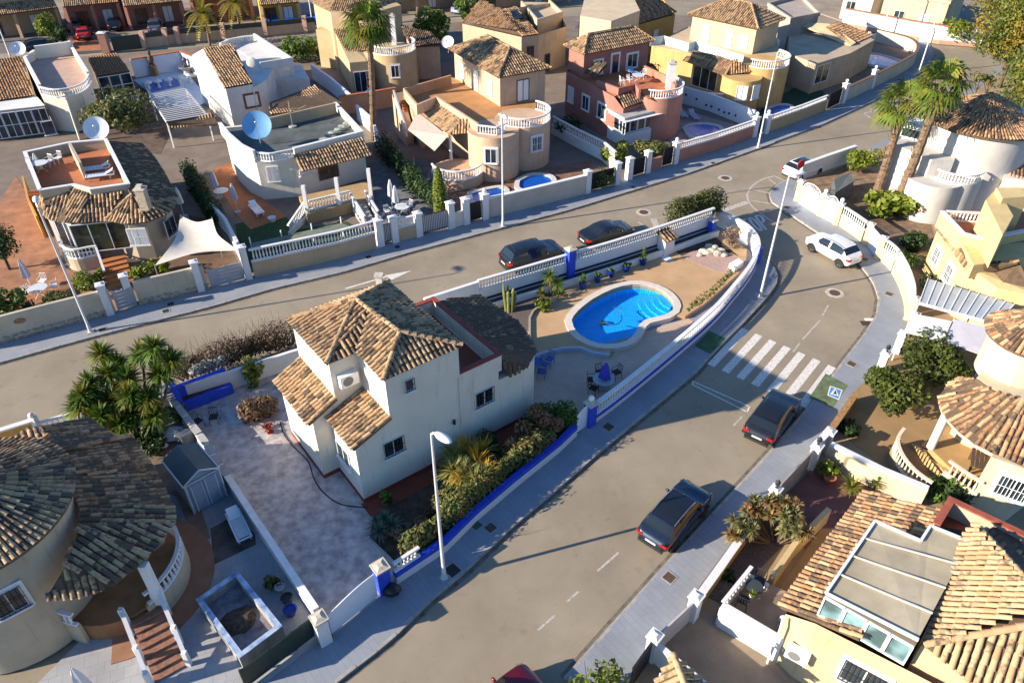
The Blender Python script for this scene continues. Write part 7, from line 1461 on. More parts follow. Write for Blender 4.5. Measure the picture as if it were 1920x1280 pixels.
# ================================================================ cars
def lerp(a,b,t):return a+(b-a)*t
def cinterp(xs,ys,x):
    if x<=xs[0]:return ys[0]
    if x>=xs[-1]:return ys[-1]
    for i in range(len(xs)-1):
        if xs[i]<=x<=xs[i+1]:
            t=(x-xs[i])/(xs[i+1]-xs[i]);t=t*t*(3-2*t)*.5+t*.5;return lerp(ys[i],ys[i+1],t)
def make_car(name,label,paint,kind='suv',L=4.6,W=1.88,H=1.64,glass_roof=False,rails=False,group='cars',cat='car',plate=True):
    """lofted body along x (rear at -L/2); greenhouse faces split off as glass"""
    K=dict(suv=dict(wb=.62),box=dict(wb=.61),hatch=dict(wb=.62),coupe=dict(wb=.60))[kind]
    t=thing(name,label,cat,(0,0,0),group)
# stations in units of L from the rear: belt height, top height (x H), half width factor
    if kind=='suv':X=[0,.012,.05,.10,.19,.26,.40,.55,.64,.735,.80,.90,.965,.99,1.0];top=[.45,.56,.62,.70,.93,.975,1.0,.985,.95,.69,.655,.63,.57,.50,.38];belt=[.44,.55,.61,.64,.655,.655,.65,.645,.64,.635,.625,.60,.55,.48,.37];rw0,rw1,ws0,ws1=3,4,8,9
    elif kind=='box':X=[0,.012,.03,.055,.11,.20,.40,.55,.64,.725,.80,.90,.965,.99,1.0];top=[.45,.58,.66,.72,.955,.985,1.0,.985,.955,.70,.665,.64,.58,.50,.38];belt=[.44,.57,.62,.64,.645,.645,.645,.64,.64,.635,.625,.60,.55,.48,.37];rw0,rw1,ws0,ws1=3,4,8,9
    elif kind=='hatch':X=[0,.012,.05,.09,.17,.25,.40,.52,.62,.725,.80,.90,.965,.99,1.0];top=[.46,.57,.65,.72,.92,.975,1.0,.985,.94,.66,.625,.595,.54,.47,.36];belt=[.45,.56,.63,.655,.66,.66,.645,.635,.63,.62,.60,.57,.52,.45,.35];rw0,rw1,ws0,ws1=3,4,8,9
    else:X=[0,.012,.05,.12,.20,.34,.45,.55,.64,.76,.82,.90,.965,.99,1.0];top=[.48,.60,.66,.69,.72,.955,1.0,.985,.93,.675,.64,.61,.55,.48,.36];belt=[.47,.59,.64,.66,.665,.66,.65,.645,.64,.63,.61,.58,.53,.46,.35];rw0,rw1,ws0,ws1=4,5,8,9
    bot=[.30,.24,.20,.17,.16,.155,.155,.155,.155,.155,.16,.165,.19,.23,.28];wid=[.62,.78,.90,.965,.99,1.0,1.0,1.0,1.0,1.0,.985,.955,.86,.72,.52]
    key=[0,3,rw1,6,ws0,ws1,14]
    xs=[]
    for i in range(len(X)-1):
        n=max(1,int(round((X[i+1]-X[i])*L/.14)))
        for k in range(n):xs.append((lerp(X[i],X[i+1],k/n),i))
    xs.append((1.0,len(X)-2));hw=W/2;rings=[]
    for x,i in xs:
        bt=cinterp(X,belt,x)*H;tp=cinterp(X,top,x)*H;bo=cinterp(X,bot,x)*H;wd=cinterp(X,wid,x)*hw;gh=max(0,tp-bt);f=min(1,gh/(.33*H));wt=wd*lerp(.93,.72,f);xx=(x-.5)*L
        sec=[(wd*.80,bo),(wd*.95,bo+(bt-bo)*.18),(wd,bo+(bt-bo)*.52),(wd*.985,bo+(bt-bo)*.85),(wd*.945,bt),(lerp(wd*.935,wt,.5)+.012*f,lerp(bt,tp,.52)),(wt,lerp(bt,tp,.93)),(wt*.8,lerp(bt,tp,.985)if f>.05 else tp*.997+.003*bt),(wt*.4,tp*1.0),(0,tp*1.004)]
        rings.append([(xx,y,z)for y,z in sec]+[(xx,-y,z)for y,z in sec[-2::-1]])
    m=len(rings[0]);parts={'body':MB(),'side_window':MB(),'windscreen':MB(),'rear_window':MB(),'roof':MB()};allv=[v for r_ in rings for v in r_]
    for b in parts.values():b.v=list(allv)
    xw0,xw1=X[rw0],X[ws1]
    for i in range(len(rings)-1):
        xm=(xs[i][0]+xs[i+1][0])/2
        for j in range(m-1):
            jj=j if j<m//2 else m-2-j;f=(i*m+j,(i+1)*m+j,(i+1)*m+j+1,i*m+j+1)
            gh=(cinterp(X,top,xm)-cinterp(X,belt,xm))
            part='body'
            if jj in(4,5)and gh>.16 and X[rw1]-.02<xm<X[ws1]-.045 and not(abs(xm-.46)<.012):part='side_window'
            elif jj>=6 and X[ws0]+.005<xm<X[ws1]-.005:part='windscreen'
            elif jj>=6 and X[rw0]+.01<xm<X[rw1]+(.0 if kind!='coupe' else-.005):part='rear_window'
            elif jj>=7 and X[rw1]+.03<xm<X[ws0]-.01 and glass_roof:part='roof'
            parts[part].f.append(f)
    n=len(rings);parts['body'].f.append(tuple(range(m))[::-1]);parts['body'].f.append(tuple((n-1)*m+j for j in range(m)))
    for i in range(n-1):parts['body'].f.append((i*m,i*m+m-1,(i+1)*m+m-1,(i+1)*m))
    CG=m_glass('car_glass',(0.012,0.016,0.022),.03,False)
    for k,b in parts.items():
        if not b.f:continue
        used=sorted({i for f in b.f for i in f});mp={o:q for q,o in enumerate(used)};bb=MB();bb.v=[b.v[i]for i in used];bb.f=[tuple(mp[i]for i in f)for f in b.f];mk(k,bb,paint if k=='body' else CG,t,50)
# wheels
    rr=.34 if kind in('suv','box')else.315;dx=L*K['wb']/2
    for sx in(-1,1):
        for sy in(-1,1):
            cx,cy=sx*dx-.02*L,sy*(hw-.11);b=MB();N=22;prof=[(.55,-.1),(.92,-.115),(1.0,-.08),(1.0,.08),(.92,.115),(.55,.1)]
            vs=[(cx+rr*p*math.cos(2*math.pi*k/N),cy+q*sy,rr+rr*p*math.sin(2*math.pi*k/N))for p,q in prof for k in range(N)];b.add(vs,[(i*N+k,i*N+(k+1)%N,(i+1)*N+(k+1)%N,(i+1)*N+k)for i in range(5)for k in range(N)]);w_=mk('wheel',b,RUBBER,t,40)
            b=MB();yy=cy+.085*sy;cn=(cx,yy+.01*sy,rr)
            b.add([(cx+rr*.66*math.cos(2*math.pi*k/N),yy,rr+rr*.66*math.sin(2*math.pi*k/N))for k in range(N)]+[(cx+rr*.58*math.cos(2*math.pi*k/N),yy+.012*sy,rr+rr*.58*math.sin(2*math.pi*k/N))for k in range(N)],[(k,(k+1)%N,N+(k+1)%N,N+k)for k in range(N)])
            for k in range(5):
                a=2*math.pi*k/5;b.add([(cx+rr*q*math.cos(a+e),yy+.014*sy,rr+rr*q*math.sin(a+e))for q,e in((.1,-.9),(.6,-.16),(.6,.16),(.1,.9))],[(0,1,2,3)])
            mk('rim',b,RIM,w_);b=MB();b.add([(cx+rr*.6*math.cos(2*math.pi*k/N),yy-.02*sy,rr+rr*.6*math.sin(2*math.pi*k/N))for k in range(N)],[tuple(range(N))]);mk('brake_disc',b,BLACK_METAL,w_)
            b=MB();vs=[]
            for q,y_ in((rr*1.2,hw*.985),(rr*1.2,hw*1.006),(rr*1.02,hw*1.006)):
                for k in range(13):a=math.pi*(k/12)*1.1-.16;vs.append((cx+q*math.cos(a),y_*sy,rr+q*math.sin(a)))
            b.add(vs,[(i*13+k,i*13+k+1,(i+1)*13+k+1,(i+1)*13+k)for i in range(2)for k in range(12)]);mk('wheel_arch',b,RUBBER if kind=='suv' else paint,t,40)
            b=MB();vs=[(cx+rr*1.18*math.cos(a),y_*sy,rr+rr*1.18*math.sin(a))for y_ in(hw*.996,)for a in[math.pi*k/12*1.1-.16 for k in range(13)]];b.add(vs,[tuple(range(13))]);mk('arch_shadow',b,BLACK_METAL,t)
# lights, plates, mirrors
    RED=mat('tail_lamp',(0.42,0.008,0.01),.15,.05);HL=mat('head_lamp',(0.55,0.57,0.6),.1,.02)
    for sy in(-1,1):
        b=MB();z0,z1=belt[2]*H-.20,belt[2]*H-.02;x0=-L/2
        b.add([(x0+.02,sy*hw*.52,z1-.03),(x0+.035,sy*hw*.84,z1),(x0+.30,sy*hw*.975,z1),(x0+.22,sy*hw*.985,z0+.04),(x0+.03,sy*hw*.86,z0),(x0+.004,sy*hw*.54,z0+.05)],[(0,1,4,5),(1,2,3,4)]);b.v=[(v[0]-.012,v[1]*1.012,v[2])for v in b.v];mk('tail_light',b,RED,t)
        b=MB();x1=L/2;zz=belt[12]*H;b.add([(x1-.09,sy*hw*.5,zz-.03),(x1-.14,sy*hw*.82,zz+.015),(x1-.44,sy*hw*.955,zz+.07),(x1-.36,sy*hw*.965,zz-.06),(x1-.12,sy*hw*.86,zz-.12),(x1-.06,sy*hw*.52,zz-.13)],[(0,1,4,5),(1,2,3,4)]);b.v=[(v[0]+.02,v[1]*1.012,v[2]+.01)for v in b.v];mk('headlight',b,HL,t)
        b=MB();b.ball((L*(X[ws1]-.5)-.32,sy*(hw*.98+.04),belt[8]*H+.05),.12,8,6,(.6,1.0,.7));mk('mirror',b,paint,t,60)
    b=MB();b.box(-L/2-.018,-.27,.42*H-.03,-L/2+.05,.27,.42*H+.07)if kind!='coupe' else b.box(-L/2-.018,-.27,.36*H,-L/2+.05,.27,.36*H+.1);mk('number_plate',b,mat('plate_white',(0.62,0.62,0.6),.5,.02),t)
    b=MB();b.box(-L/2-.01,-hw*.72,.2*H,-L/2+.12,hw*.72,.30*H);b.box(L/2-.1,-hw*.55,.2*H,L/2+.005,hw*.55,.34*H);mk('bumper_trim',b,RUBBER,t)
    if rails:
        for sy in(-1,1):b=MB();b.tube([((x-.5)*L,sy*hw*.69,cinterp(X,top,x)*H+.025)for x in(.20,.3,.42,.54,.62)],.02,5);mk('roof_rail',b,RIM,t)
    return t
def park(car,a,b,z=0.0):
    """place a car between the ground points under its rear and front bumpers"""
    A=at(*a,z);B=at(*b,z);c=(A+B)/2;d=B-A;car.location=(c.x,c.y,z);car.rotation_euler=(0,0,math.atan2(d.y,d.x));return car
BLK=m_paint('paint_black',(0.008,0.009,0.011),.2,.25);NAVY=m_paint('paint_navy',(0.012,0.022,0.045),.5,.25);WHT=m_paint('paint_white',(0.72,0.72,0.73),0.0,.3);REDP=m_paint('paint_red',(0.16,0.004,0.012),.3,.25);BRED=m_paint('paint_bright_red',(0.5,0.02,0.012),.1,.3);SILV=m_paint('paint_grey',(0.1,0.12,0.15),.5,.3)
park(make_car('parked_car','dark blue sports utility car on the lower road, nearest parked car',NAVY,'suv',4.3,1.78,1.52,True,True),(1222,1026),(1302,936))
park(make_car('parked_car','black hatchback parked just before the zebra crossing',BLK,'hatch',4.3,1.82,1.5,True),(1416,834),(1471,758))
park(make_car('parked_car','white crossover parked in the bend',WHT,'suv',4.1,1.76,1.55,False,True),(1596,502),(1522,460))
park(make_car('parked_car','white hatchback with black roof on the upper road',WHT,'hatch',4.05,1.76,1.45,True),(1474,338),(1533,317))
park(make_car('parked_car','large black off-road car parked on the upper road',BLK,'box',4.7,1.9,1.72),(948,508),(1045,480))
park(make_car('parked_car','black coupe parked ahead of the off-road car',BLK,'coupe',4.35,1.8,1.38),(1094,461),(1176,437))
park(make_car('parked_car','dark red car cut off by the bottom edge',REDP,'hatch',4.2,1.8,1.48),(893,1388),(971,1318))
park(make_car('parked_car','bright red car on the terracotta drive across the back street',BRED,'hatch',4.0,1.75,1.45),(158,84),(162,58),.16);park(make_car('parked_car','dark car in the carport behind the red car',SILV,'hatch',4.2,1.8,1.5),(140,66),(146,44),.16);park(make_car('parked_car','dark car left of the green back street gate',BLK,'hatch',4.2,1.8,1.5),(216,66),(222,42),.16);park(make_car('parked_car','dark car behind the feathery palms',SILV,'suv',4.3,1.8,1.6),(290,70),(300,46),.16);park(make_car('parked_car','pale blue car far behind the beige tower house',m_paint('paint_sky',(0.25,0.35,0.5),.2,.3),'hatch',4.2,1.8,1.5),(850,32),(880,16),0);park(make_car('parked_car','dark saloon under the porch of the corner house',BLK,'hatch',4.2,1.8,1.5),(60,98),(100,92),.16)
# ================================================================ plants
def height_of(b,t,z0=.14):
    g_=at(*b,z0);q=at(*t,0.0);c=Vector((0,0,CAM_H));d=q-c;s=(d.x*g_.x+d.y*g_.y)/(d.x*d.x+d.y*d.y);return(c+d*s)
def frond_fan(V,T,base,d,L,n=13,seed=0):
    """one fan-palm leaf: stalk plus folded blades"""
    rg=random.Random(seed);d=d.normalized();sd_=d.cross(Vector((0,0,1))).normalized();up=sd_.cross(d).normalized();hub=base+d*L*.45-Vector((0,0,.04));w_=sd_*.018
    V+=[base-w_,base+w_,hub+w_,hub-w_];T.append(.7);tt=rg.random()
    for k in range(n):
        a=(k/(n-1)-.5)*3.6;bd=d*math.cos(a)+sd_*math.sin(a);l=L*.62*rg.uniform(.85,1.1)*(1-.15*abs(math.sin(a)));m_=hub+bd*l*.55+up*.05;e=hub+bd*l-Vector((0,0,.3*l+.1));q=bd.cross(up).normalized()*.085
        V+=[hub,m_+q+up*.03,e,m_-q];T.append(min(1,max(0,tt+rg.uniform(-.2,.2))))
def palm(label,b,t,kind='fan',n=34,L=2.0,trunk=.2,group='palms',m=None):
    base=at(*b,.14);top=height_of(b,t);th=thing('palm_tree',label,'palm tree',base,group);tr=MB();k=26;P=[base.lerp(top,i/k)+Vector((.12*math.sin(i/k*3),0,0))for i in range(k+1)];tr.tube(P,[trunk*(1.25-.35*i/k)*(1.0+.16*(i%2))for i in range(k+1)],10);mk('trunk',tr,mat('palm_bark',(0.22,0.145,0.09),.95,.35,9,.03,dark=(0.07,0.045,0.03)),th)
    sk=[];T=[];rg=random.Random(3)
    for i in range(90 if kind=='fan' else 0):
        a=rg.uniform(0,6.28);f=rg.uniform(.25,.97);p=base.lerp(top,f);d=Vector((math.cos(a),math.sin(a),0));r_=trunk*1.1;s_=Vector((-d.y,d.x,0))*.05;sk+=[p+d*r_-s_,p+d*r_+s_,p+d*(r_+.16)+Vector((0,0,.22))+s_*.4,p+d*(r_+.16)+Vector((0,0,.22))-s_*.4];T.append(rg.random())
    if sk:leaves('leaf_stubs',[tuple(v)for v in sk],LEAF_DRY,th,np.array(T))
    V=[];T=[]
    for i in range(n):
        a=i*2.399+rg.uniform(-.3,.3);e=lerp(1.35,-.75,(i/n)**.8)+rg.uniform(-.15,.15);d=Vector((math.cos(a)*math.cos(e),math.sin(a)*math.cos(e),math.sin(e)))
        if kind=='fan':frond_fan(V,T,top,d,L*rg.uniform(.85,1.1),13,i)
        else:
            s_=d.cross(Vector((0,0,1))).normalized();tt=rg.random();prev=None
            for q in range(9):
                f=q/8;p=top+d*L*f-Vector((0,0,L*.75*f*f*max(.2,math.cos(e))));
                if prev is not None:
                    for sg in(-1,1):
                        for o in(0,.5):pp=prev.lerp(p,o);l=.75*(1-.6*f);tip=pp+s_*sg*l+d*.25-Vector((0,0,.3*l));V+=[pp,pp+(p-prev)*.4,tip,tip-d*.06];T.append(min(1,max(0,tt+rg.uniform(-.2,.2))))
                prev=p
    leaves('crown',[tuple(v)for v in V],m or LEAF_PALM,th,np.array(T));return th
palm('tall fan palm between the white house and the peach house',(700,262),(690,45),'fan',46,2.7,.24);palm('left leaning fan palm beside the white tower house',(1640,372),(1693,196),'fan',26,2.5,.28);palm('right leaning fan palm beside the white tower house',(1676,396),(1766,160),'fan',34,2.5,.3)
FEA=m_leaf('leaf_feather',(0.16,0.14,0.015),(0.38,0.30,0.03));palm('left yellow feathery palm on the back street',(394,86),(380,22),'feather',16,2.6,.14,m=FEA);palm('right yellow feathery palm on the back street',(450,66),(440,2),'feather',16,2.6,.14,m=FEA)
# yucca cluster
def px_heads(b,hs):p0=at(*b,.14);return p0,[((at(x,y,z)-p0).x,(at(x,y,z)-p0).y,z,n,L,w_)for x,y,z,n,L,w_ in hs]
p0,hd=px_heads((262,830),[(x,y,z,190,1.0,.13)for x,y,z in((158,745,2.7),(150,768,2.2),(172,725,2.9),(192,668,3.6),(222,690,3.0),(205,705,3.1),(268,668,3.7),(290,655,4.2),(322,680,3.4),(245,745,2.6),(278,750,2.3),(192,785,1.9),(212,755,2.1),(240,715,2.9),(300,705,2.9),(292,785,1.5),(250,780,1.6),(225,800,1.4),(180,762,2.1))]);LEAF_YUC=m_leaf('leaf_yucca',(0.035,0.085,0.01),(0.15,0.24,0.03),(0.26,0.2,0.035),1.1);sword_plant('yucca','large many headed yucca beside the upper road','yucca',p0,hd,LEAF_YUC)
def bpx(label,x,y,r,h,m,n=700,leaf=.14,z=.15,name='shrub',cat='shrub',group=None,lumps=10,sx=0):return bush(name,label,cat,at(x,y,z),r,h,m,n,leaf,group,(x*7+y)%97,lumps)
def hedge(label,l,w_,h,m,n,leaf=.12,z=.14,twig=0,name='hedge',cat='hedge',lift=0.0):
    P=resample([at(x,y,z)for x,y in l],.25);t=thing(name,label,cat,P[0]);P=np.array(P);i=RNG.integers(0,len(P),n);u=RNG.normal(size=(n,3));u/=np.linalg.norm(u,axis=1)[:,None];jit=(np.sin(P[i][:,0]*2.1)*.18+np.sin(P[i][:,1]*3.3+1)*.14+1)
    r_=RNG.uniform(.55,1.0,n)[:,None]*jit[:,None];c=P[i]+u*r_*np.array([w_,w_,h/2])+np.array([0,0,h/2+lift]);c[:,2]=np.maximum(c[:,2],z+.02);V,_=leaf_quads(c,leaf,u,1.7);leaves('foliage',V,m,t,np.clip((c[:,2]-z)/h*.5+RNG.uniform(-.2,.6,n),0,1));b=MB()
    for k in range(max(6,twig)):
        p=Vector(P[RNG.integers(0,len(P))]);a=RNG.uniform(0,6.28);e=RNG.uniform(.5,1.3)*h;b.tube([p+Vector((0,0,.05)),p+Vector((math.cos(a)*w_*.6,math.sin(a)*w_*.6,e*.6)),p+Vector((math.cos(a)*w_*1.1,math.sin(a)*w_*1.1,e))],[.025,.015,.006],4)
    mk('stem',b,BARK,t);return t
LEAF_TW=m_leaf('leaf_twiggy',(0.05,0.03,0.022),(0.17,0.095,0.06),(0.09,0.07,0.03));hedge('sprawling dry hedge on the road wall behind the villa',[(345,716),(430,686),(500,662),(548,648)],.75,1.9,LEAF_TW,5200,.09,twig=260);hedge('pale leaved plants behind the blue planter',[(372,722),(425,702)],.35,.7,m_leaf('leaf_silver',(0.05,0.06,0.04),(0.42,0.42,0.38)),420,.16,lift=.75)
bpx('small yellow green tree beside the dry hedge',482,722,.55,2.0,LEAF_YEL,260,.2,name='young_tree',cat='tree');hedge('straw coloured dry climber by the villa corner',[(470,790),(510,778)],.55,1.5,LEAF_DRY,1500,.14,twig=40,name='dry_climber',cat='climber');bpx('low red flowered plant at the villa corner',505,806,.4,.35,m_leaf('flower_red',(0.3,0.01,0.015),(0.5,0.02,0.02),(0.05,0.06,0.02)),160,.1,name='red_flowers',cat='flower bed')
# villa garden
V_=[];p0,hd=px_heads((878,905),[(x,y,.95,120,1.15,.08)for x,y in((850,885),(895,872),(872,850),(908,895),(852,862),(890,905),(868,895),(905,850))]);sword_plant('aloe_clump','golden green spiky clump behind the nearest street lamp','aloe',p0,hd,m_leaf('leaf_aloe',(0.10,0.14,0.04),(0.34,0.31,0.09),(0.62,0.33,0.02),.8));b=MB()
bpx('dark clipped ball shrub against the villa wall',915,846,.62,1.25,LEAF_DARK,1500,.09,lumps=30);bpx('reddish bushy shrub near the small white gate',1012,830,1.15,2.1,LEAF_RED,2600,.12);bpx('rusty green shrub left of the reddish one',980,868,.95,1.7,LEAF_RED,1700,.11);bpx('green clipped shrub at the patio edge',1018,795,.9,1.1,LEAF_GREEN,1400,.1,lumps=24);bpx('loose green shrub beside the small white gate',1058,803,.7,1.9,LEAF_GREEN,1000,.13);bpx('low dark green shrub below the ball shrub',948,868,.7,.9,LEAF_DARK,800,.12)
hedge('dark creeping hedge along the blue banded fence',[(768,1050),(830,1002),(890,947),(950,897),(1030,838)],.5,1.75,LEAF_OLIVE,8000,.11);bpx('pale variegated shrub near the lamp post',845,958,.8,1.6,LEAF_OLIVE,1300,.12);hedge('dark ground cover in the middle of the villa garden',[(800,990),(860,930),(960,880)],.6,.5,LEAF_DARK,1500,.11,name='ground_cover',cat='ground cover')
p0,hd=px_heads((722,1008),[(712,1000,.45,60,.7,.1),(735,990,.5,60,.7,.1),(722,978,.5,50,.65,.1),(708,985,.4,40,.6,.1)]);sword_plant('agave_clump','blue green agave clump at the patio corner','agave',p0,hd,LEAF_BLUE);bpx('dusty pink shrub beside the agave clump',757,1003,.5,.75,m_leaf('leaf_dusty',(0.17,0.13,0.09),(0.34,0.26,0.19)),600,.09);bpx('slim cactus like plant on the red path',727,948,.25,1.0,LEAF_GREEN,240,.16,name='potted_plant',cat='plant')
# pool side
hedge('dark juniper spilling over the road wall',[(1262,436),(1300,424),(1335,412)],.95,2.3,m_leaf('leaf_juniper',(0.018,0.03,0.008),(0.09,0.095,0.022)),5200,.13,z=.4,lift=.5);bpx('bare brown bush leaning on the curved wall',1372,462,.7,1.6,m_leaf('leaf_bare',(0.2,0.13,0.09),(0.34,0.24,0.17)),650,.1,z=.4)
p0,hd=px_heads((1035,560),[(1030,520,1.5,70,.75,.08),(1045,535,1.0,70,.75,.08),(1015,555,.5,60,.6,.08),(1048,555,.5,60,.6,.08)]);sword_plant('yucca','double yucca in the gravel bed by the pool wall','yucca',p0,hd,LEAF_YUC);bpx('yellowish shrub below the double yucca',1018,578,.55,.8,LEAF_YEL,420,.14,z=.42)
t=thing('column_cactus','tall yellow green column cactus behind the dark apron roof','cactus',at(955,582,.42));p=at(955,582,.42)
for k in range(7):b=MB();a=k*.9;q=p+Vector((math.cos(a)*.22,math.sin(a)*.22,0));b.tube([q,q+Vector((math.cos(a)*.15,0,.9+.12*k)),q+Vector((math.cos(a)*.2,.05,1.4+.2*(k%4)))],[.09,.1,.05],7);mk('stem',b,mat('cactus_green',(0.2,0.22,0.05),.7,.2,5),t)
rk=thing('rockery','pile of pale rocks in the dark bed by the curved wall','rockery',at(1335,470,.42))
for k,(x,y,s_)in enumerate(((1318,470,.3),(1326,474,.35),(1335,472,.4),(1345,475,.35),(1352,470,.3),(1330,462,.3),(1340,464,.28),(1358,478,.22),(1312,478,.2))):p=at(x,y,.42+s_*.3);b=MB();b.ball(p,s_,8,6,(1.2,.9,.7),.2);mk('rock',b,STONE_CAP,rk)
for k,(x,y,h)in enumerate(((1092,540,.9),(1120,528,.35),(1145,518,.3),(1174,508,.35),(1205,496,.9))):
    t=thing('flower_pot',['blue pot with a leafy shrub nearest the blue pillar','small dark pot second along the planter wall','small dark pot third along the planter wall','small dark pot fourth along the planter wall','blue pot with a wispy plant at the planter end'][k],'flower pot',at(x,y,.42),'pots along the planter wall');p=at(x,y,.42);b=MB();b.lathe((p.x,p.y,.42),[(.17,0),(.26,.38),(.28,.42),(.23,.42)],12);mk('pot',b,mat('glaze_blue',(0.01,0.03,0.22),.25,.05),t,40);q,d=blob_points((p.x,p.y,.85+h*.4),(.28,.28,h*.55),int(60+160*h),.5,6,k);Vq,_=leaf_quads(q,.11,d);leaves('foliage',Vq,LEAF_GREEN,t)
hedge('straggly creeper on the pool wall rail',[(1288,598),(1330,566),(1372,525)],.3,.5,LEAF_OLIVE,420,.12,z=.45,lift=.6,name='creeper',cat='creeper')
# upper left gardens
def topiary(label,x,y,r,h):p=at(x,y,.15);t=thing('topiary_tree',label,'tree',p);b=MB();b.tube([p,p+Vector((.05,0,h*.6))],[.12,.09],8);mk('trunk',b,BARK,t);q,d=blob_points((p.x,p.y,.15+h-r*.8),(r*1.2,)*3,2600,.75,26,4);Vq,_=leaf_quads(q,.12,d);leaves('crown',Vq,LEAF_DARK,t)
topiary('dark ball topped tree at the left edge',18,505,1.25,3.2)
for a in(('bright round shrub beside the orange steps',160,545,.95,1.25,LEAF_YEL,1500,.1),('large green bush at the left edge behind the street wall',18,588,1.4,1.9,LEAF_GREEN,1600,.15),('olive bush right of the white garden table',108,575,1.0,1.1,LEAF_OLIVE,1000,.12),('dark bush below the white garden table',62,590,.8,.8,LEAF_DARK,700,.12),('cactus clump behind the short street wall',300,515,.9,1.4,LEAF_YEL,260,.22),('yellow green bush at the foot of the steps',262,520,.7,1.0,LEAF_YEL,500,.12),('yellow bush by the porch balustrade',190,525,.45,.9,LEAF_YEL,400,.12),('big olive green bush behind the white dish',236,252,3.3,4.6,LEAF_OLIVE,4200,.2),('green tree in the corner porch yard',95,75,1.5,3.6,LEAF_YEL,700,.26),('dark shrub in the corner porch yard',120,85,1.2,2.2,LEAF_DARK,500,.24),('leafy shrub mass behind the white house',560,118,2.6,3.2,LEAF_GREEN,1700,.24),('second leafy shrub behind the white house',600,108,2.2,2.8,LEAF_GREEN,1300,.24),('bright leafy tree beside the beige tower house',812,88,2.4,4.6,LEAF_YEL,1600,.28),('green tree between the back houses',885,45,2.4,4.4,LEAF_GREEN,1300,.28),('yellow green hedge over the black gate',1150,302,1.6,1.9,LEAF_YEL,1600,.16),('olive hedge arch beside the letterbox',1218,300,1.7,1.9,LEAF_OLIVE,1600,.15),('dark shrubs along the pink house',1065,252,1.5,1.6,LEAF_DARK,900,.18),('dark shrubs behind the pink terrace',1240,150,1.5,3.6,LEAF_DARK,700,.2),('bright green bush behind the low white wall',1617,322,1.5,2.0,LEAF_YEL,1600,.16),('green bush beyond the far street wall',1690,46,2.2,4.6,LEAF_OLIVE,900,.28),('yellow green bush at the far street end',1795,80,3.0,3.2,LEAF_YEL,900,.3),('broad leaved shrub in the tower house garden',1650,402,1.6,1.9,LEAF_YEL,520,.38),('second broad leaved shrub in the tower garden',1690,400,1.4,2.3,LEAF_YEL,420,.38),('pale spiny shrub by the tower house steps',1720,408,1.0,1.5,LEAF_DRY,600,.14),('dark green bush beside the yellow house',1705,470,1.1,1.6,LEAF_DARK,1100,.14),('clipped green bush near the yellow house',1690,505,.9,1.4,LEAF_GREEN,1300,.11),('dark bush along the curved wall',1745,545,1.2,1.2,LEAF_DARK,900,.14),('dark shrub mass by the courtyard stair',1800,948,1.1,1.3,LEAF_DARK,1500,.12),('green shrub beside the porch balustrade',1765,935,.8,1.2,LEAF_GREEN,900,.12),('low plants along the courtyard wall',1590,810,.8,.5,LEAF_DARK,600,.11),('lime leafed shrub cut by the bottom edge',1105,1318,1.25,2.3,LEAF_YEL,900,.15),('potted shrub in the corner of the red yard',1550,890,.5,.8,LEAF_YEL,360,.14),('small dark tuft in the gravel bed',1365,1085,.35,.4,LEAF_DARK,160,.14),('climbing greenery over the ivy gate',1128,352,.9,1.6,LEAF_OLIVE,700,.14),('brown succulent in the side yard',512,1100,.35,.6,LEAF_OLIVE,160,.14),('dark shrubs under the yucca',285,838,1.0,.9,LEAF_DARK,800,.13),('greenery beside the party wall',330,790,.7,1.1,LEAF_OLIVE,700,.13),('yellow plants on the red roof terrace',205,335,.5,4.7,LEAF_GOLD,0,.1)):
    if a[6]:bpx(*a)
# dark clipped hedges, cypress
for l,h,lab in(([(716,292),(745,325),(775,360),(800,385),(822,402)],2.4,'tall dark clipped hedge left of the peach house'),([(355,330),(385,385),(408,420)],1.6,'dark clipped hedge beside the flat roofed house')):hedge(lab,l,.75,h,LEAF_DARK,6500,.13)
p=at(826,402,.15);t=thing('cypress','bright green column cypress at the hedge end','cypress',p);n=2600;z=RNG.uniform(0,1,n);a=RNG.uniform(0,6.28,n);r_=.75*(1-z)**.5*(0.3+.7*z**.2)*RNG.uniform(.7,1.05,n);c=np.stack([p.x+r_*np.cos(a),p.y+r_*np.sin(a),.15+z*4.0],1);Vq,_=leaf_quads(c,.14,np.stack([np.cos(a),np.sin(a),.6+0*a],1));leaves('crown',Vq,LEAF_YEL,t);b=MB();b.tube([p,p+Vector((0,0,2))],.08,6);mk('trunk',b,BARK,t)
# citrus trees, pines
def tree(label,x,y,r,h,m,n,leaf,name='tree',lumps=14,flat=.8,z=.15,tr=.12):
    p=at(x,y,z);t=thing(name,label,'tree',p);b=MB();b.tube([p,p+Vector((.1,.05,h*.4)),p+Vector((.05,0,h*.7))],[tr,tr*.8,tr*.5],8)
    for k in range(6):a=k*1.05;b.tube([p+Vector((.08,.04,h*.4)),p+Vector((math.cos(a)*r*.5,math.sin(a)*r*.5,h*.65)),p+Vector((math.cos(a)*r*.8,math.sin(a)*r*.8,h*.8))],[tr*.6,tr*.35,tr*.12],6)
    mk('trunk',b,BARK,t);q,d=blob_points((p.x,p.y,z+h-r*flat*.8),(r*1.2,r*1.2,r*flat*1.1),n,.6,lumps,int(x));Vq,_=leaf_quads(q,leaf,d);leaves('crown',Vq,m,t,np.clip((q[:,2]-p.z-h*.4)/h*.9+RNG.uniform(-.2,.5,n),0,1))
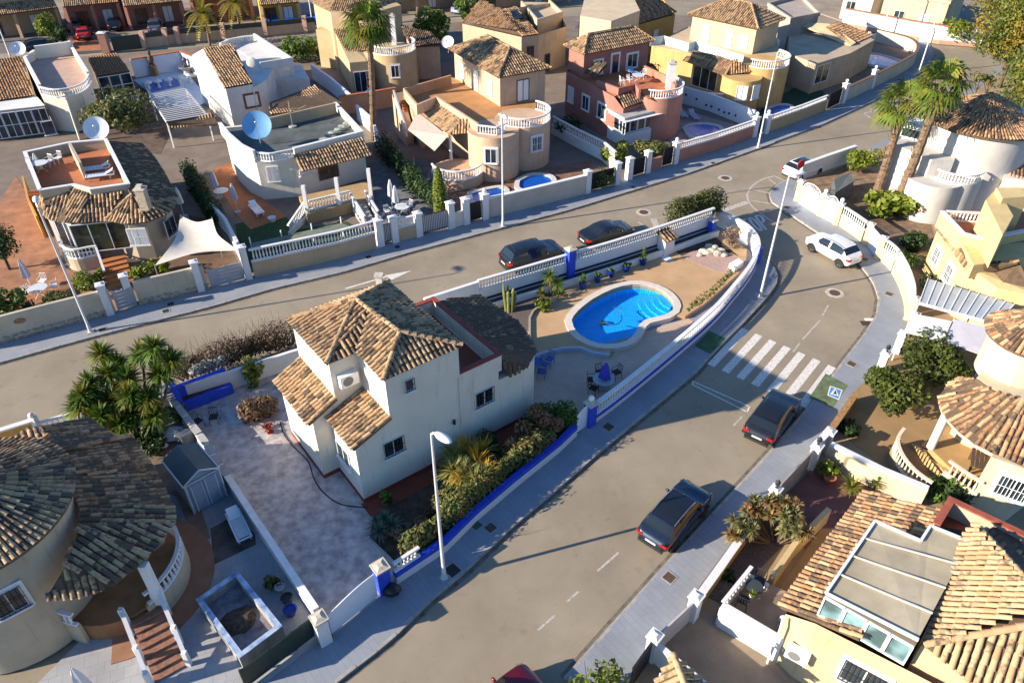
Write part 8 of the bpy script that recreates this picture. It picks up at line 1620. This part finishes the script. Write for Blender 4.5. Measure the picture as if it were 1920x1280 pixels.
LEAF_CIT=m_leaf('leaf_citrus',(0.022,0.045,0.01),(0.115,0.135,0.018));tree('dense citrus tree beside the crossing in the brown courtyard',1662,772,1.55,2.7,LEAF_CIT,3600,.15,'citrus_tree');tree('wider citrus tree in front of the awnings',1735,712,1.75,2.7,LEAF_CIT,3600,.15,'citrus_tree')
LEAF_PIN=m_leaf('leaf_pine',(0.04,0.075,0.012),(0.19,0.22,0.03),(0.30,0.2,0.03),.22)
for x,y,r,h,lab in((1872,165,4.2,10,'yellowish pine nearest the white tower roof'),(1925,190,5.0,12,'broad pine at the right edge behind the tower'),(1880,130,5.2,14,'tall green pine at the upper right'),(1935,130,6.0,17,'tallest pine in the upper right corner'),(1862,105,4.6,12,'pine left of the upper right pines'),(1915,240,3.6,8,'low pine at the right edge above the tower roof'),(1905,90,6.0,16,'far pine at the top edge')):tree(lab,x,y,r,h,LEAF_PIN,9000,.2,'pine_tree',40,1.05,.1,.25)
for x,y,lab in((1820,196,'thin young tree beside the road end'),(1838,200,'second thin young tree beside the road end')):tree(lab,x,y,.9,3.6,LEAF_OLIVE,160,.2,'young_tree',8,.9,.1,.07)
# cycads, palms, aeoniums
for x,y,L,n,lab in((1592,925,.8,46,'cycad with golden skirt in the red yard'),(1640,915,.65,40,'second cycad behind the tiled eave'),(1808,392,1.3,60,'spiky palm before the white tower'),(1755,505,1.2,34,'yellow green palm beside the yellow house'),(1738,500,1.1,30,'low yellow palm along the yellow house')):p0=at(x,y,.15);sword_plant('cycad',lab,'cycad',p0,[(0,0,.5,n,L,.1),(0,0,.35,n//2,L*.8,.1)],LEAF_YEL if 'yellow' in lab else LEAF_PALM)
p0=at(1455,1015,.16);hd=[];rg=random.Random(2)
for x,y,z in((1385,990,1.1),(1400,965,1.4),(1420,950,1.6),(1440,940,1.7),(1395,1010,.9),(1480,955,1.6),(1490,975,1.5),(1478,1000,1.3),(1470,975,1.6),(1430,970,1.3),(1455,950,1.7),(1495,995,1.2),(1378,1005,.8),(1410,985,1.2)):d=at(x,y,z)-p0;hd+=[(d.x+rg.uniform(-.3,.3),d.y+rg.uniform(-.3,.3),z+rg.uniform(-.2,.25),46,.45,.14)for _ in range(3)]
sword_plant('succulent_tree','sprawling succulent bush with rusty leaves over the ochre wall','succulent',p0,hd,m_leaf('leaf_aeonium',(0.10,0.13,0.05),(0.28,0.25,0.10),(0.36,0.19,0.07),1.1),None,.05)
# ================================================================ furniture and small things
def chair_proto(name,label,m,group):
    t=thing(name,label,'chair',(0,0,0),group);b=MB();b.box(-.22,-.22,.42,.22,.22,.46);mk('seat',b,m,t);b=MB()
    for x in(-.2,-.1,0,.1,.2):b.tube([(x,.21,.46),(x,.27,.88)],.014,5)
    b.tube([(-.22,.27,.88),(.22,.27,.88)],.018,5);mk('backrest',b,m,t)
    for x in(-.2,.2):
        for y in(-.2,.2):b=MB();b.tube([(x,y,.43),(x*1.15,y*1.15,0)],.017,5);mk('leg',b,m,t)
        b=MB();b.tube([(x*1.1,-.2,.44),(x*1.1,-.18,.66),(x*1.1,.24,.68)],.016,5);mk('arm',b,m,t)
    return t
def table_proto(name,label,m,mt,group,r=.45,h=.72):
    t=thing(name,label,'table',(0,0,0),group);b=MB();b.lathe((0,0,0),[(r*.96,h-.03),(r,h),(.01,h+.004)],22);mk('tabletop',b,mt,t)
    for k in range(3):a=k*2.09;b=MB();b.tube([(math.cos(a)*.05,math.sin(a)*.05,h*.5),(math.cos(a)*r*.7,math.sin(a)*r*.7,0)],.018,5);b.tube([(math.cos(a)*.05,math.sin(a)*.05,h*.5),(math.cos(a)*r*.6,math.sin(a)*r*.6,h-.02)],.018,5);mk('leg',b,m,t)
    return t
def put(proto,first,spots):
    for i,(x,y,z,a,lab)in enumerate(spots):
        p=at(x,y,z)
        if i==0 and first:proto.location=p;proto.rotation_euler=(0,0,R(a));proto['label']=lab
        else:copy_tree(proto,p,R(a),lab)
BLUEM=mat('blue_iron',(0.03,0.10,0.36),.5,.08);DKM=mat('dark_wicker',(0.03,0.02,0.022),.8,.2,20)
put(chair_proto('bistro_chair','x',BLUEM,'blue bistro chairs'),True,[(1030,683,.16,-30,'blue bistro chair farthest from the villa corner'),(1021,693,.16,60,'blue bistro chair between table and deck step'),(1015,707,.16,170,'blue bistro chair nearest the villa corner')]);put(table_proto('bistro_table','x',BLUEM,BLUEM,None,.38),True,[(1006,695,.16,0,'small round blue bistro table')])
put(chair_proto('patio_chair','x',DKM,'dark patio chairs'),True,[(1108,722,.16,90,'dark chair left of the round glass table'),(1124,708,.16,20,'dark chair behind the round glass table'),(1155,708,.16,-60,'dark chair right of the round glass table'),(1112,738,.16,150,'dark chair in front of the round glass table'),(404,792,.16,10,'dark armchair alone on the stamped patio'),(374,800,.16,60,'dark armchair beside the party wall')]);put(table_proto('glass_table','x',GREY_METAL,mat('frosted_glass',(0.36,0.42,0.44),.15,.05),None,.62),True,[(1130,728,.16,0,'round glass table under the closed blue parasol')])
def parasol(label,x,y,z,m,h=2.4,r=.16,lean=0,cat='parasol'):
    p=at(x,y,z);t=thing('closed_parasol',label,cat,p,'closed parasols');b=MB();b.tube([p,p+Vector((0,0,h))],.025,6);mk('pole',b,WHITE_METAL,t);b=MB();n=10;prof=[(.04,h),(r*.7,h*.82),(r,h*.6),(r*1.15,h*.45)];vs=[(p.x+q*(1+.3*(k%2))*math.cos(6.283*k/n),p.y+q*(1+.3*(k%2))*math.sin(6.283*k/n),p.z+zz)for q,zz in prof for k in range(n)];b.add(vs,[(i*n+k,i*n+(k+1)%n,(i+1)*n+(k+1)%n,(i+1)*n+k)for i in range(3)for k in range(n)]);mk('folded_canopy',b,m,t);b=MB();b.lathe(p,[(.28,0),(.28,.06),(.06,.1)],12);mk('base',b,CONCRETE,t)
CANV=mat('canvas_white',(0.66,0.64,0.62),.9,.05,2);LIL=mat('canvas_lilac',(0.50,0.44,0.48),.9,.05,2)
parasol('closed blue parasol standing in the glass table',1132,728,.16,mat('canvas_blue',(0.05,0.05,0.42),.9,.08,3),1.9,.26)
for x,y,m,lab in((62,545,LIL,'closed lilac parasol at the white garden table'),(410,372,LIL,'closed lilac parasol in the terracotta yard, farther one'),(446,398,LIL,'closed lilac parasol in the terracotta yard, nearer one'),(345,405,CANV,'closed pale parasol behind the shade sail'),(736,390,CANV,'closed white parasol left of the dark hedge'),(745,402,CANV,'second closed white parasol left of the dark hedge'),(85,345,CANV,'closed white parasol behind the red roof terrace'),(178,1318,CANV,'white closed parasol at the bottom edge by the brick stairs')):parasol(lab,x,y,.15 if x!=85 else 3.0,m,2.5,.2)
put(chair_proto('garden_chair','x',WHITE_METAL,'white garden chairs'),True,[(58,556,.16,60,'white garden chair left of the white table'),(105,545,.16,-60,'white garden chair right of the white table'),(84,536,.16,0,'white garden chair behind the white table'),(352,425,.16,20,'white chair under the closed pale parasol'),(768,395,.16,-40,'white chair near the wide barred gate'),(728,405,.16,40,'white chair beside the closed white parasols'),(62,318,4.27,40,'pale armchair in the corner of the red roof terrace'),(95,312,4.27,-20,'second pale armchair on the red roof terrace'),(112,306,4.27,-20,'third pale armchair on the red roof terrace'),(1180,158,4.3,40,'white chair on the pink house terrace'),(1205,148,4.3,-40,'white chair at the pink terrace parapet'),(1166,160,4.3,100,'left white chair on the pink house terrace')])
put(table_proto('garden_table','x',WHITE_METAL,mat('table_white',(0.6,0.62,0.64),.5,.05),'white garden tables',.6),True,[(78,556,.16,0,'white garden table behind the long street wall'),(418,372,.16,0,'white round table in the terracotta yard'),(755,402,.16,0,'white table left of the dark hedge'),(80,322,4.27,0,'pale table on the red roof terrace'),(1195,155,4.3,0,'white table on the pink house terrace')])
put(table_proto('bistro_table','x',BLACK_METAL,mat('table_dark',(0.05,0.06,0.06),.4,.1),None,.36),True,[(1408,1118,.92,0,'dark bistro table on the small white terrace')]);put(chair_proto('bistro_chair','x',BLACK_METAL,'black bistro chairs'),True,[(1390,1135,.92,150,'black bistro chair near the terrace corner'),(1420,1100,.92,-30,'black bistro chair behind the dark bistro table')])
p=at(1408,1118,1.65);t=thing('table_plant','white pot with green plant on the bistro table','plant',p);b=MB();b.lathe(p,[(.07,0),(.1,.16),(.08,.16)],10);mk('pot',b,WHITE,t);V_=[];T_2=[];rosette(V_,T_2,p+Vector((0,0,.15)),26,.28,.05,.2,1.3,.3,5);leaves('foliage',[tuple(v)for v in V_],LEAF_YEL,t,np.array(T_2))
STR=mat('striped_canvas',(0.45,0.48,0.55),.9,.1,6)
for x,y,a,lab,m,z in((1278,218,100,'striped lounger left at the round pool',STR,.16),(1300,222,100,'striped lounger right at the round pool',STR,.16),(1188,142,120,'blue lounger on the pink house terrace',mat('canvas_sky',(0.22,0.36,0.55),.9,.06),4.3),(182,322,20,'white lounger on the red roof terrace, farther one',WHITE_METAL,4.27),(190,335,20,'white lounger on the red roof terrace, nearer one',WHITE_METAL,4.27),(482,398,125,'white lounger in the terracotta yard',WHITE_METAL,.17)):lounger('sun_lounger',lab,at(x,y,z),R(a),m,'sun loungers')
# satellite dishes
def dish(label,x,y,z,r,m,az,el=35):
    c=at(x,y,z);t=thing('satellite_dish',label,'satellite dish',Vector((c.x,c.y,z-r*1.6)));n=Vector((math.cos(R(az))*math.cos(R(el)),math.sin(R(az))*math.cos(R(el)),math.sin(R(el))));a=n.cross(Vector((0,0,1))).normalized();u=a.cross(n);b=MB();N=22;rows=5;vs=[]
    for i in range(rows+1):
        q=i/rows
        for k in range(N):vs.append(c+(a*math.cos(6.283*k/N)+u*math.sin(6.283*k/N))*r*q+n*(.22*r*q*q))
    b.add(vs,[(i*N+k,i*N+(k+1)%N,(i+1)*N+(k+1)%N,(i+1)*N+k)for i in range(rows)for k in range(N)]);mk('reflector',b,m,t,60);b=MB();f=c+n*r*.95;b.tube([c-u*r*.95+n*.2*r,f-u*.1],.025,5);b.ball(f,.09,8,5);mk('feed_arm',b,GREY_METAL,t);b=MB();b.tube([Vector((c.x,c.y,z-r*1.6)),c-n*.08],.05,6);mk('mast',b,GREY_METAL,t)
dish('big blue dish on the flat grey roof',482,236,5.6,1.15,mat('dish_blue',(0.16,0.36,0.60),.5,.05),-75);dish('big white dish beside the red roof terrace',181,242,5.6,.95,mat('dish_white',(0.66,0.68,0.72),.5,.04),-70);dish('white dish at the upper left corner terrace',34,92,5.4,.75,MATS['dish_white'],-70);dish('small white dish beside the peach house roof',840,80,4.2,.7,MATS['dish_white'],-100)
t=thing('rotary_dryer','rotary clothes dryer on the flat grey roof','clothes dryer',at(549,238,3.95));p=at(549,238,3.95);b=MB();b.tube([p,p+Vector((0,0,1.7))],.03,6);mk('pole',b,GREY_METAL,t);b=MB()
for k in range(4):a=k*1.57+.3;b.tube([p+Vector((0,0,1.2)),p+Vector((math.cos(a)*1.4,math.sin(a)*1.4,1.75))],.02,5)
mk('arms',b,mat('dryer_arm',(0.5,0.42,0.3),.6,.1),t);b=MB();b.lathe(p,[(.35,0),(.35,.12),(.1,.16)],12);mk('base',b,CONCRETE,t)
t=thing('folded_tarp','crumpled green grey tarp on the flat grey roof','tarp',at(640,245,3.96));b=MB()
for k in range(6):q=at(610+k*9,262-k*6,4.0);b.ball((q.x,q.y,4.05),.5,8,5,(1.1,.6,.3),.35)
mk('folds',b,mat('tarp',(0.30,0.33,0.28),.9,.25,4),t)
# loose things by the villa and the neighbours
b=MB();hp=smooth_path([at(x,y,.17)for x,y in((525,790),(533,815),(552,838),(578,865),(588,895),(606,922),(640,945),(690,951))],5);b.tube(hp,.028,6);tag(mk('garden_hose',b,RUBBER),'black hose curving across the stamped patio','hose')
t=thing('parasol_base','white round parasol foot by the villa corner','parasol base',at(997,770,.16));p=at(997,770,.16);b=MB();b.lathe(p,[(.34,0),(.34,.05),(.3,.08),(.06,.1)],18);mk('disc',b,WHITE,t);b=MB();b.lathe((p.x,p.y,p.z+.1),[(.04,0),(.04,.3)],8);mk('socket',b,GREY_METAL,t)
t=thing('rubbish_bag','black rubbish bag at the foot of the blue gate pillar','rubbish bag',at(735,1112,.14));p=at(735,1112,.14);b=MB();b.ball((p.x,p.y,p.z+.27),.36,12,8,(1.1,.9,.8),.1);mk('bag',b,mat('black_plastic',(0.012,0.012,0.014),.35,.1),t,40);b=MB();b.lathe((p.x,p.y,p.z+.5),[(.1,0),(.04,.06),(.1,.16)],8);mk('knot',b,MATS['black_plastic'],t)
for k,(x,y,r_,m,lab)in enumerate(((546,1150,.28,MATS['glaze_blue'],'blue glazed bowl by the party wall foot'),(540,1128,.25,BLACK_METAL,'dark pot beside the blue glazed bowl'),(527,1108,.2,CONCRETE,'grey pot behind the dark pot'),(1553,902,.3,TERRA_PLAIN,'terracotta pot in the corner of the red yard'),(735,1000,.22,TERRA_PLAIN,'terracotta pot hidden in the villa garden'),(790,985,.3,mat('urn_brown',(0.2,0.09,0.05),.7,.15,4),'brown urn lying in the villa garden'),(511,415,.3,WHITE,'white pot on the terracotta yard steps'),(305,835,.25,MATS['red_paving'],'red basin by the rubble behind the shed'))):p=at(x,y,.16);b=MB();b.lathe(p,[(r_*.65,0),(r_,.3),(r_*1.08,.36),(r_*.85,.36),(r_*.8,.3),(.01,.28)],14);tag(mk('pot',b,m,None,40),lab,'pot')
t=thing('tarp_pile','white sheet and clutter heaped behind the grey shed','clutter',at(330,815,.15))
for x,y,s_,m in((332,812,.55,WHITE),(318,820,.35,CANV),(345,820,.3,WHITE),(285,815,.3,mat('cloth_peach',(0.55,0.36,0.22),.9,.2,5)),(295,832,.28,mat('cloth_blue',(0.10,0.17,0.3),.9,.2,5)),(305,835,.22,CANV),(270,812,.3,MATS['cloth_peach'])):p=at(x,y,.3);b=MB();b.ball((p.x,p.y,.32),s_,9,6,(1.2,.9,.6),.3);mk('lump',b,m,t)
t=thing('storage_box','dark plastic storage box behind the shed','box',at(355,822,.15));p=at(358,824,.15);b=MB();f_=Fr(Vector((p.x,p.y,0)),ang=sf.ang);b.prism(f_.rect(-.5,-.3,.5,.3),.15,.8);mk('bin',b,mat('box_slate',(0.09,0.11,0.14),.5,.1),t);b=MB();b.prism(f_.rect(-.54,-.34,.54,.34),.8,.88);mk('lid',b,MATS['box_slate'],t)
t=thing('covered_trailer','grey tarpaulin covered trailer behind the white driveway gate','trailer',at(1580,355,.16));q=[at(x,y,1.5)for x,y in((1566,362),(1604,342),(1596,322),(1560,338))];TP_=mat('tarp_grey',(0.11,0.12,0.12),.8,.15,2);b=MB();b.hexa([Vector((p.x,p.y,.3))for p in q],[p+Vector((0,0,.1*(i%2)))for i,p in enumerate(shrink(q,.15))]);mk('cover',b,TP_,t);b=MB();b.prism([xy(p)for p in shrink(q,.3)],.16,.32);mk('chassis',b,BLACK_METAL,t)
t=thing('barbecue_set','brown wooden bench and table on the ivory porch','bench',at(1835,885,1.16));p=at(1832,880,1.16);f_=Fr(Vector((p.x,p.y,0)),ang=R(60));WDK=mat('dark_wood',(0.10,0.065,0.045),.7,.2,5)
for k in range(5):b=MB();b.prism(f_.rect(-.7,-.45+k*.19,.7,-.29+k*.19),1.8,1.85);mk('plank',b,WDK,t)
for u,v in((-.6,-.4),(.6,-.4),(-.6,.4),(.6,.4)):b=MB();b.prism(f_.rect(u-.05,v-.05,u+.05,v+.05),1.16,1.8);mk('leg',b,WDK,t)
t=thing('garden_figure','small white figure on the little white terrace','figurine',at(1468,1165,.92));p=at(1468,1165,.92);b=MB();b.ball((p.x,p.y,1.12),.2,8,6,(1.1,.7,1));b.ball((p.x+.15,p.y,1.38),.11,8,6);mk('body',b,WHITE,t,60)
